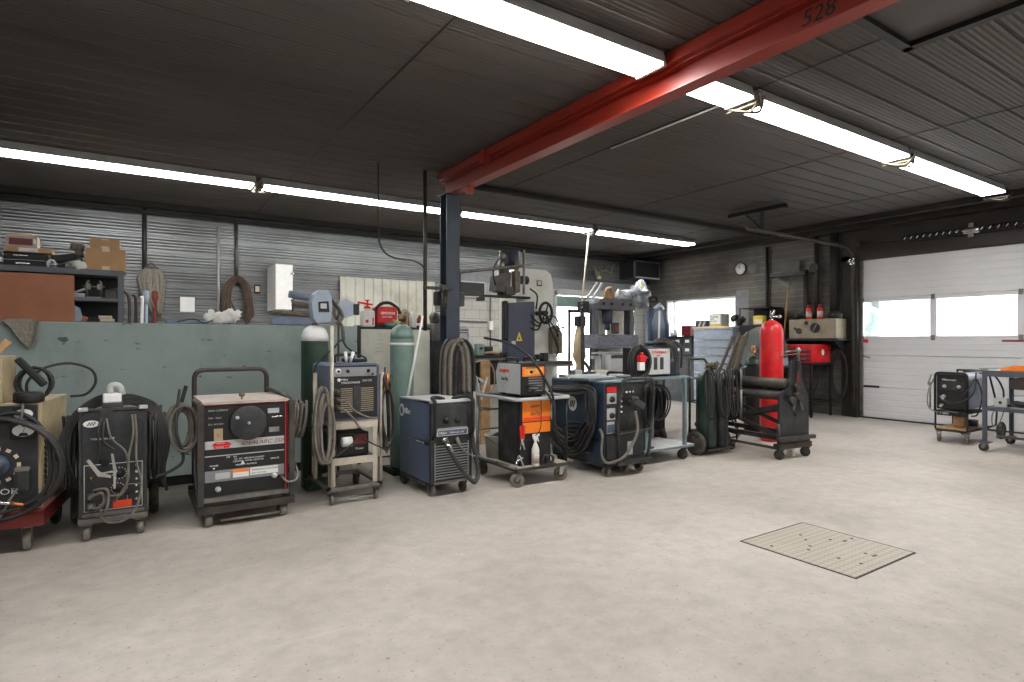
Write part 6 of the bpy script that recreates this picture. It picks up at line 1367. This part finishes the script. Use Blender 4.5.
# blue roller cabinet
t=thing('roller_cabinet','large light blue tool cabinet with chrome drawer pulls below the side window','tool cabinet',(11.28,8.22,0),0)
H=1.80; D=1.08
m=MB(); m.box(.02,.72,0,D,.06,H,.006); m.mat(1); m.box(-.01,.73,-.02,D+.02,H,H+.035,.004); m.build('body',['lblue','tape'],t)
m=MB(); m.box(.05,.7,.03,D-.03,0,.06); m.build('plinth','blackm',t)
zz=[.10,.36,.58,.80,1.02,1.20,1.38,1.56]
for i,z in enumerate(zz):
    z2=(zz[i+1] if i<7 else H)-.01; m=MB(); m.box(0,.022,.02,D-.02,z,z2,.003); d_=m.build('drawer','lblue',t)
    m=MB(); m.box(-.02,.0,.03,D-.03,z2-.045,z2-.012,.004); m.build('pull','chrome',d_)
# dark small-drawer cabinet left of it
t=thing('drawer_box','black small-drawer box with white label cards left of the blue tool cabinet','drawer box',(11.5,9.45,1.12),0)
m=MB(); m.box(.01,.5,0,1.05,0,.50,.006); m.build('body','blackm',t)
for y in (.07,.37,.67):
    for z in (.06,.27):
        m=MB(); m.box(-.008,.012,y,y+.28,z,z+.19,.003); d_=m.build('drawer','dgrey',t); m=MB(); m.box(-.012,-.008,y+.08,y+.2,z+.07,z+.14); m.build('label_card','white',d_)
m=MB(); m.box(0,.5,0,1.1,0,1.115,.005); m.mat(1); m.box(-.005,0,.02,1.08,.04,1.1); simple('floor_cabinet',['dblue','dgrey'],'dark floor cabinet carrying the black small-drawer box','cabinet',(11.5,9.43,0),mb=m)
zt=1.836
t=thing('battery','white-faced battery with tan base on the blue tool cabinet','battery',(11.5,8.68,zt),0)
m=MB(); m.box(0,.3,0,.33,.05,.30,.008); m.mat(1); m.box(0,.3,0,.33,0,.05,.004); m.build('case',['lgrey','yellow'],t)
m=MB(); m.box(-.004,0,.03,.3,.06,.27); s=m.build('label','white',t); text('POWER',.06,'blackm',s,(-.006,.29,.20),(90,0,-90)); text('12 V 850',.045,'blackm',s,(-.006,.29,.11),(90,0,-90)); text('AMP',.05,'blackm',s,(-.006,.29,.155),(90,0,-90))
m=MB(); m.rail([(.1,.05,.3),(.1,.05,.37),(.1,.28,.37),(.1,.28,.3)],.015,.03,6); m.build('handle','blackm',t)
m=MB(); rnd=random.Random(4)
for k in range(8): m.sph((rnd.uniform(0,.15),rnd.uniform(-.16,.16),.05+rnd.uniform(0,.16)),rnd.uniform(.04,.08),10,7,.6,k)
simple('parts_heap','darkbrown','heap of dark brown parts right of the battery on the blue cabinet','parts',(11.6,8.42,zt),mb=m)
m=MB(); m.box(0,.25,0,.36,0,.16,.01); m.mat(1); m.rbox((-.006,.10,.08),(.004,.05,.14),(28,0,0)); m.rbox((-.006,.22,.08),(.004,.05,.14),(28,0,0)); simple('dark_carton',['dgrey','lgrey'],'dark carton with slanted pale stripes left of the battery','box',(11.5,9.06,zt),mb=m)
m=MB(); m.box(0,.2,0,.28,0,.26,.01); simple('brown_carton','maroon','brown-red carton on the dark drawer box before the window','box',(11.56,9.62,1.622),mb=m)
m=MB(); m.lathe([(.001,0),(.05,0),(.05,.12),(.03,.16),(.001,.17)],(0,0,0),'z',14); m.lathe([(.001,0),(.06,0),(.06,.09),(.001,.1)],(.05,.14,0),'z',14); simple('grey_cans','lgrey','grey cans at the window end of the black drawer box','cans',(11.75,10.25,1.622),mb=m)
# black shelf with yellow thing
t=thing('hanging_bin','black angled steel shelf box right of the side window','shelf box',(11.45,7.45,1.55),0)
m=MB(); m.box(.0,.55,0,.72,0,.30,.004); m.box(.0,.55,0,.72,.66,.68); m.box(.53,.55,0,.72,.3,.66); m.prism([(.0,.68),(.55,.68),(.55,.3),(.35,.3)],'y',.0,.015); m.box(0,.02,.70,.72,.3,.68); m.build('shell','blackm',t)
m=MB(); m.box(0,.12,0,.26,0,.2,.02); m.mat(1); m.box(-.004,0,.03,.23,.02,.12); simple('yellow_container',['yellow','tape'],'yellow plastic container in the black shelf box','container',(11.52,7.62,1.852),mb=m)
m=MB(); m.box(0,.5,0,.65,0,1.545,.01); simple('tall_locker','dblue','dark blue locker below the black shelf box, right of the tool cabinet','locker',(11.5,7.48,0),mb=m)
# disc blade
t=thing('steel_disc','large round steel disc leaning upright behind the red gas cylinder','disc',(11.0,7.30,0),0)
m=MB(); m.lathe([(.001,.02),(.08,.02),(.55,.01),(.56,.0),(.56,-.0),(.55,-.01),(.08,-.02),(.001,-.02)],(0,0,1.24),'x',44); m.build('disc','blade',t)
m=MB(); m.box(-.12,.12,-.1,.1,0,.04); m.cyl((0.08,0,.02),(.08,0,1.24),.04,10); m.build('stand','steeld',t)
m=MB(); rnd=random.Random(12)
for k in range(9):
    y=rnd.uniform(-.18,.18); m.rbox((rnd.uniform(-.05,.05),y,.42+.02*k),(.06,.05,.8),(rnd.uniform(10,28),0,0),.01)
tag(m.build('scrap_bars','brownrag',None,(10.4,7.55,.72)),'rusty brown bars leaning before the steel disc','bars')
m=MB(); m.box(-.25,.25,-.4,.4,0,.70,.01); m.mat(1); m.box(-.27,.27,-.42,.42,.70,.74); simple('scrap_bin',['steeld','dgrey'],'dark bin holding the rusty bars','bin',(10.4,7.5,0),mb=m)
# control box on black wall shelf, cans
t=thing('control_box','beige-grey control box with round dark dials on the shelf above the red toolbox','control box',(11.62,6.12,1.545),0)
m=MB(); m.box(0,.40,0,.98,0,.40,.02); m.build('case','olive',t)
m=MB(); m.lathe([(.10,-.01),(.10,.0)],(0,.42,.22),'x',20); m.lathe([(.06,-.01),(.06,.0)],(0,.76,.16),'x',16); m.lathe([(.04,-.01),(.04,.0)],(0,.60,.32),'x',16); dd=pieces(m,'dial','blackm',t)
m=MB(); m.rbox((-.015,.42,.22),(.01,.02,.16),(30,0,0)); m.build('pointer','steel',dd[0])
m=MB(); m.rbox((-.012,.78,.17),(.015,.18,.05),(35,0,0),.004); m.build('bracket','darkbrown',t)
m=MB(); m.box(0,.52,0,1.22,0,.035); m.mat(0)
for y in (.1,1.08): m.prism([(0.05,0),(.5,0),(.5,-.3)],'y',y,y+.03)
simple('wall_shelf','blackm','black wall shelf under the beige-grey control box','shelf',(11.55,5.99+.05,1.508),mb=m)
t0=thing('spray_can','left one of the two red spray cans on the control box','spray can',(11.68,6.70,1.946),0)
m=MB(); m.lathe([(.001,0),(.055,0),(.057,.01),(.057,.20),(.035,.235),(.035,.275),(.001,.28)],(0,0,0),'z',16); m.build('can','red',t0)
m=MB(); m.lathe([(.0575,.04),(.0575,.15)],(0,0,0),'z',16); m.build('label','pink',t0)
m=MB(); m.lathe([(.036,.235),(.036,.285),(.001,.29)],(0,0,0),'z',14); m.build('cap','maroon',t0)
c=copy_tree(t0); c.location=(11.68,6.47,1.946); c['label']='right one of the two red spray cans on the control box'
m=MB(); rnd=random.Random(31)
for k in range(6): m.sph((.1,rnd.uniform(-.2,.25),.05+rnd.uniform(0,.06)),(.06,.08,.05),9,6,.6,k)
simple('cap_heap','blackm','black tools heaped left of the spray cans on the control box','tools',(11.7,6.93,1.945),mb=m)
m=MB()
for k in range(5): m.sph((.1,-.1+.05*k,.06+.03*(k%2)),(.06,.06,.06),9,6,.6,k+20)
simple('dark_rag_heap','dgrey','dark grey rags right of the spray cans on the control box','rags',(11.7,6.25,1.945),mb=m)
# red toolbox on stand
t=thing('toolbox_stand','black angle-iron stand under the red toolbox','stand',(11.18,6.36,0),0)
m=MB()
for x in (0,.70):
    for y in (0,.62): m.box(x,x+.04,y,y+.04,0,1.06)
pieces(m,'leg','blackm',t)
m=MB(); m.box(0,.74,0,.66,1.03,1.07); m.build('top','blackm',t)
m=MB(); m.box(0,.74,0,.03,.28,.32); m.box(0,.03,0,.66,.28,.32); m.box(.71,.74,0,.66,.28,.32); m.build('brace','blackm',t)
t=thing('toolbox','bright red metal toolbox with small drawers on the black stand by the door','toolbox',(11.2,6.38,1.072),0)
m=MB(); m.box(.015,.70,0,.62,0,.27,.006); m.box(.0,.71,-.008,.63,.27,.36,.008); m.build('case','red',t)
for z in (.02,.10,.19):
    m=MB(); m.box(-.003,.015,.02,.60,z,z+.065,.003); d_=m.build('drawer','maroon',t); m=MB(); m.box(-.012,-.003,.1,.52,z+.045,z+.058); m.build('pull','chrome',d_)
m=MB(); seg=16; m.prism([(.40+.05*math.cos(2*PI*k/seg),.20+.06*math.sin(2*PI*k/seg)) for k in range(seg)],'y',-.011,-.008); m.build('round_label','white',t)
m=MB(); m.box(0,.3,0,.22,0,.20,.02); m.mat(1); m.cyl((-.05,.1,.1),(.02,.1,.1),.05,12); m.cyl((.1,-.06,.2),(.1,.2,.24),.03,10); simple('grinder_motor',['lblue','steeld'],'blue-grey bench motor left of the red toolbox','motor',(10.75,6.75,1.0),mb=m)
m=MB(); m.box(0,.05,0,.05,0,.98); m.box(-.15,.2,-.15,.2,0,.03); m.box(-.12,.3,-.1,.2,.975,1.0); simple('motor_stand','dgrey','dark pedestal under the blue-grey bench motor','pedestal',(10.82,6.8,0),mb=m)
m=MB(); m.box(0,.12,0,.2,0,.10,.03); m.mat(1); m.sph((.02,.28,.05),(.07,.07,.05),10,7,.3,1); simple('red_grinder',['red','sticker'],'small red and orange power tools between red cylinder and toolbox','power tool',(10.2,6.70,1.08),mb=m)
m=MB(); m.box(-.1,.35,-.15,.4,1.04,1.075); m.box(-.08,-.03,-.1,-.05,0,1.04); m.box(.28,.33,-.1,-.05,0,1.04); m.box(.28,.33,.3,.35,0,1.04); m.box(-.08,-.03,.3,.35,0,1.04); simple('tool_table','black','small dark table behind the rolling machine','table',(10.2,6.7,0),mb=m)
# hoses on wall beside door
t=thing('hose_coil','black hose coiled on the wall between the red toolbox and the overhead door','hose',(11.98,6.24,0),0)
for k in range(5):
    m=MB(); pts=[(-.02*k,(.14+.012*k)*math.sin(2*PI*i/24),.82+(.40+.03*k)*math.cos(2*PI*i/24)) for i in range(24)]; m.tube(pts,.016,7,closed=True); m.build('hose_loop','rubber',t)
m=MB(); m.box(-.10,.05,-.03,.03,1.14,1.18); m.build('hook','steeld',t)
m=MB(); m.cable([(11.9,6.6,1.0),(11.9,6.62,.7),(11.9,6.75,.4),(11.85,6.9,.05)],.014,6,6); tag(m.build('dangling_rope','rubber'),'black cord hanging below the shelf behind the red toolbox','cord')
m=MB(); m.box(-.14,.02,-.10,.10,.0,.22,.01); simple('floor_bin','trim','dark box on the floor under the red toolbox stand','box',(11.6,6.7,0.001),mb=m)
# ================================================================== RIGHT EDGE: WELDER TROLLEY AND TABLE
t=thing('wire_feed_welder','blue and black wire welder on a black two-shelf trolley before the overhead door','welder',(10.14,3.86,0),-90)
W=.40; D=.9     # local x runs along the front, local y runs back
m=MB(); m.box(0,W,.03,.62,.50,1.0,.05); m.build('case','lblue',t)
m=MB(); m.box(.005,W-.005,.0,.035,.49,1.01,.02); fp=m.build('front_panel','blackm',t)
m=MB(); m.box(.05,W-.05,-.006,.002,.78,.90,.004); m.build('control_panel','dgrey',fp)
m=MB(); knob(m,.11,-.006,.83,.026,.025); knob(m,.29,-.006,.83,.026,.025); pieces(m,'knob','lgrey',fp)
text('Millermatic',.04,'white',fp,(.08,-.006,.915)); 
m=MB(); m.rail([(.0,-.03,.46),(.0,-.03,1.03),(W,-.03,1.03),(W,-.03,.46)],.018,.06,8); m.build('front_guard','blackm',t)
m=MB(); m.box(0,W,.0,.62,.44,.475); m.box(.02,W-.02,-.02,.0,.40,.47); s=m.build('upper_shelf','blackm',t); text('Miller',.05,'white',s,(.06,-.021,.42))
m=MB(); m.box(0,W,.0,.8,.175,.20); m.mat(1); m.box(.02,W-.01,-.01,.78,.20,.225); m.build('lower_shelf',['blackm','wood'],t)
m=MB(); m.rail([(0,-.02,.47),(0,-.02,.18),(W,-.02,.18),(W,-.02,.47)],.014,.04,8); m.rail([(0,.6,.47),(0,.6,.18)],.014,.04,8); m.rail([(W,.6,.47),(W,.6,.18)],.014,.04,8); m.rail([(0,.62,.2),(0,1.05,.2),(0,1.1,.5),(0,.75,1.05)],.014,.05,8); m.rail([(W,.62,.2),(W,1.05,.2),(W,1.1,.5),(W,.75,1.05)],.014,.05,8); m.rail([(0,.75,1.05),(W,.75,1.05)],.016,.02,8); m.rail([(W*.9,-.02,1.06),(W*.9,.85,1.06)],.014,.02,8); pieces(m,'frame_tube','blackm',t)
caster(t,.03,.02,.175,.06,.04,10,'wheelgrey','steel'); caster(t,W-.02,.02,.175,.06,.04,10,'wheelgrey','steel')
big_wheel(t,-.04,1.1,.13,.06); big_wheel(t,W+.05,1.1,.13,.06)
m=MB(); m.cable([(.05,-.05,.70),(.15,-.12,.62),(.32,-.10,.68),(.42,-.06,.80),(.46,.1,.95),(.5,.2,.7),(.48,.1,.45),(.44,.0,.42)],.010,6,7); m.build('cable','rubber',t)
m=MB(); m.cable([(-.04,.05,.95),(-.10,.0,.75),(-.08,-.05,.52),(.05,-.08,.45),(.2,-.07,.47),(.3,-.07,.46)],.010,6,7); m.build('cable','greycable',t)
m=MB(); m.cable([(.12,-.04,.66),(.2,-.12,.60),(.35,-.12,.62),(.48,-.05,.75),(.46,.1,1.0),(.40,.3,1.04)],.012,6,7); m.build('cable','rubber',t)
m=MB(); m.cable([(.44,.3,1.03),(.56,.45,1.0),(.62,.6,.8),(.60,.7,.6)],.012,6,7); m.build('cable','rubber',t)
m=MB(); m.cyl((.10,-.0,.68),(.10,-.07,.66),.03,12); m.cyl((.08,-.0,.56),(.08,-.06,.54),.02,12); pieces(m,'connector','lgrey',t)
m=MB(); m.rail([(-.06,0,1.0),(-.10,-.02,.84),(-.02,-.03,.9)],.012,.03,6); m.cyl((-.08,.0,.86),(-.07,-.01,.5),.012,6); m.build('gun_holder','steel',t)
m=MB(); m.box(0,.16,0,.14,0,.14,.006); simple('small_carton','card','small cardboard box on the lower shelf of the right-hand welder trolley','box',(10.35,3.58,.227),mb=m)
m=MB(); m.lathe([(.03,0),(.12,.0),(.12,.09),(.03,.09)],(0,0,0),'z',20); simple('wire_spool','dblue','dark wire spool on the lower shelf of the right-hand welder trolley','spool',(10.62,3.62,.227),mb=m)
# table at the right edge
t=thing('wheeled_table','blue-grey steel table on casters cut by the right edge','table',(9.76,3.17,0),-90)
L_=2.0; D=1.05
m=MB(); m.box(0,L_,0,D,1.075,1.10); m.mat(1); m.box(.02,L_-.02,.02,D-.02,1.10,1.104); m.build('top',['tablep','steel'],t)
m=MB(); m.box(0,L_,-.004,.03,1.02,1.08); m.box(0,L_,-.004,.05,.555,.60); m.box(0,.05,0,D,.555,.60); m.box(0,.05,0,D,1.02,1.08); m.build('rail_frame','tablep',t)
m=MB(); m.box(.02,L_-.02,.02,D-.02,.585,.60); m.build('lower_shelf','steel',t)
m=MB()
for x in (0,L_-.06):
    for y in (0,D-.06): m.box(x,x+.045,y,y+.045,.13,1.075)
pieces(m,'leg','tablep',t)
m=MB(); m.box(-.03,.09,-.03,.09,.12,.135); m.box(0,L_,.5,.54,.14,.17); m.build('foot_plate','tablep',t)
for x,y in ((.03,.02),(L_-.05,.02),(.03,D-.04),(L_-.05,D-.04)): caster(t,x,y,.125,.058,.045,80,'tire','steel')
m=MB(); m.box(.28,L_-.1,.03,.5,.86,1.0,.004); m.build('drawer','darkbrown',t,label='dark brown drawer')
m=MB(); m.box(0,.13,0,.14,0,.13,.01); m.mat(1); m.lathe([(.02,-.004),(.02,0)],(0,.07,.07),'x',12); simple('socket_box',['lgrey','blackm'],'pale square socket box on the lower shelf of the right-edge table','socket box',(9.82,2.92,.603),mb=m)
m=MB(); m.cable([(9.86,2.95,.60),(9.82,3.0,.4),(9.85,3.08,.35),(9.9,3.1,.5),(9.95,3.05,.6)],.007,5,6); tag(m.build('cord','greycable'),'thin grey cord hanging below the pale socket box','cord')
t=thing('angle_grinder','black and silver angle grinder on the lower shelf of the right-edge table','grinder',(9.85,2.78,.604),0)
m=MB(); m.rbox((.0,-.05,.06),(.07,.26,.065),(6,0,0),.02); m.build('body','blackm',t)
m=MB(); m.rbox((.0,-.16,.10),(.10,.12,.05),(0,0,0),.015); m.lathe([(.06,-.015),(.065,0),(.06,.01)],(0,-.2,.07),'z',18); m.build('guard','chrome',t)
m=MB(); m.cable([(.0,.08,.05),(-.0,.14,.03),(.04,.0,.02),(.06,-.2,.02)],.01,5,5); m.build('cord','rubber',t)
t=thing('orange_lever','orange painted lever with thin steel tongue lying on the right-edge table','lever',(9.8,2.94,1.105),0)
m=MB(); m.prism([(.04,.02),(-.10,.07),(-.9,.075),(-.9,.0),(.03,.0)],'x',-.03,.05); m.build('handle','orange',t)
m=MB(); m.cyl((.01,.02,.02),(.01,.28,.015),.008,6); m.build('tongue','steel',t)
t=thing('hoist_arm','thin orange-red bar level with the door windows at the right edge','bar',(9.4,2.42,0),0)
m=MB(); m.box(-.02,.02,-1.2,.42,1.488,1.515,.003); m.build('arm','redw',t)
m=MB(); m.cyl((0,-1.1,.0),(0,-1.1,1.52),.03,10); m.box(-.2,.2,-1.3,-.9,0,.03); m.build('post','steeld',t)
t=thing('hand_truck','black-wheeled hand truck almost wholly beyond the right edge','hand truck',(8.42,2.18,0),0)
big_wheel(t,-.02,0.02,.13,.06); big_wheel(t,-.02,-.5,.13,.06)
m=MB(); m.cyl((-.02,.02,.13),(-.02,-.5,.13),.012,8); m.rail([(.0,-.05,.13),(.1,-.08,1.15),(.1,-.42,1.15),(.0,-.45,.13)],.016,.08,8); m.box(-.04,.28,-.45,-.05,.02,.035); m.build('frame','black',t)
# ================================================================== LIGHT, CAMERA
w=bpy.data.worlds.new('overcast_sky'); bpy.context.scene.world=w; w.use_nodes=True
nt=w.node_tree; N=nt.nodes; L=nt.links; bg=N['Background']
tc=N.new('ShaderNodeTexCoord'); sp=N.new('ShaderNodeSeparateXYZ'); L.new(tc.outputs['Generated'],sp.inputs[0])
rp=N.new('ShaderNodeValToRGB'); rp.color_ramp.elements[0].position=.5; rp.color_ramp.elements[0].color=(1,1,1,1)
rp.color_ramp.elements[1].position=1; rp.color_ramp.elements[1].color=(.78,.88,1,1); L.new(sp.outputs[2],rp.inputs[0]); L.new(rp.outputs[0],bg.inputs[0])
bg.inputs[1].default_value=SKY
cam=bpy.data.cameras.new('camera'); cam.sensor_width=36; cam.lens=588/1024*36; cam.clip_end=200
co=bpy.data.objects.new('camera',cam); COL.objects.link(co); co.location=(0,0,1.5)
co.rotation_euler=(R(90),0,-math.atan2(588,893)) ; bpy.context.scene.camera=co
vs=bpy.context.scene.view_settings; vs.view_transform='Standard'; vs.look='None'; vs.exposure=EXPO; vs.gamma=1; vs.use_curve_mapping=False
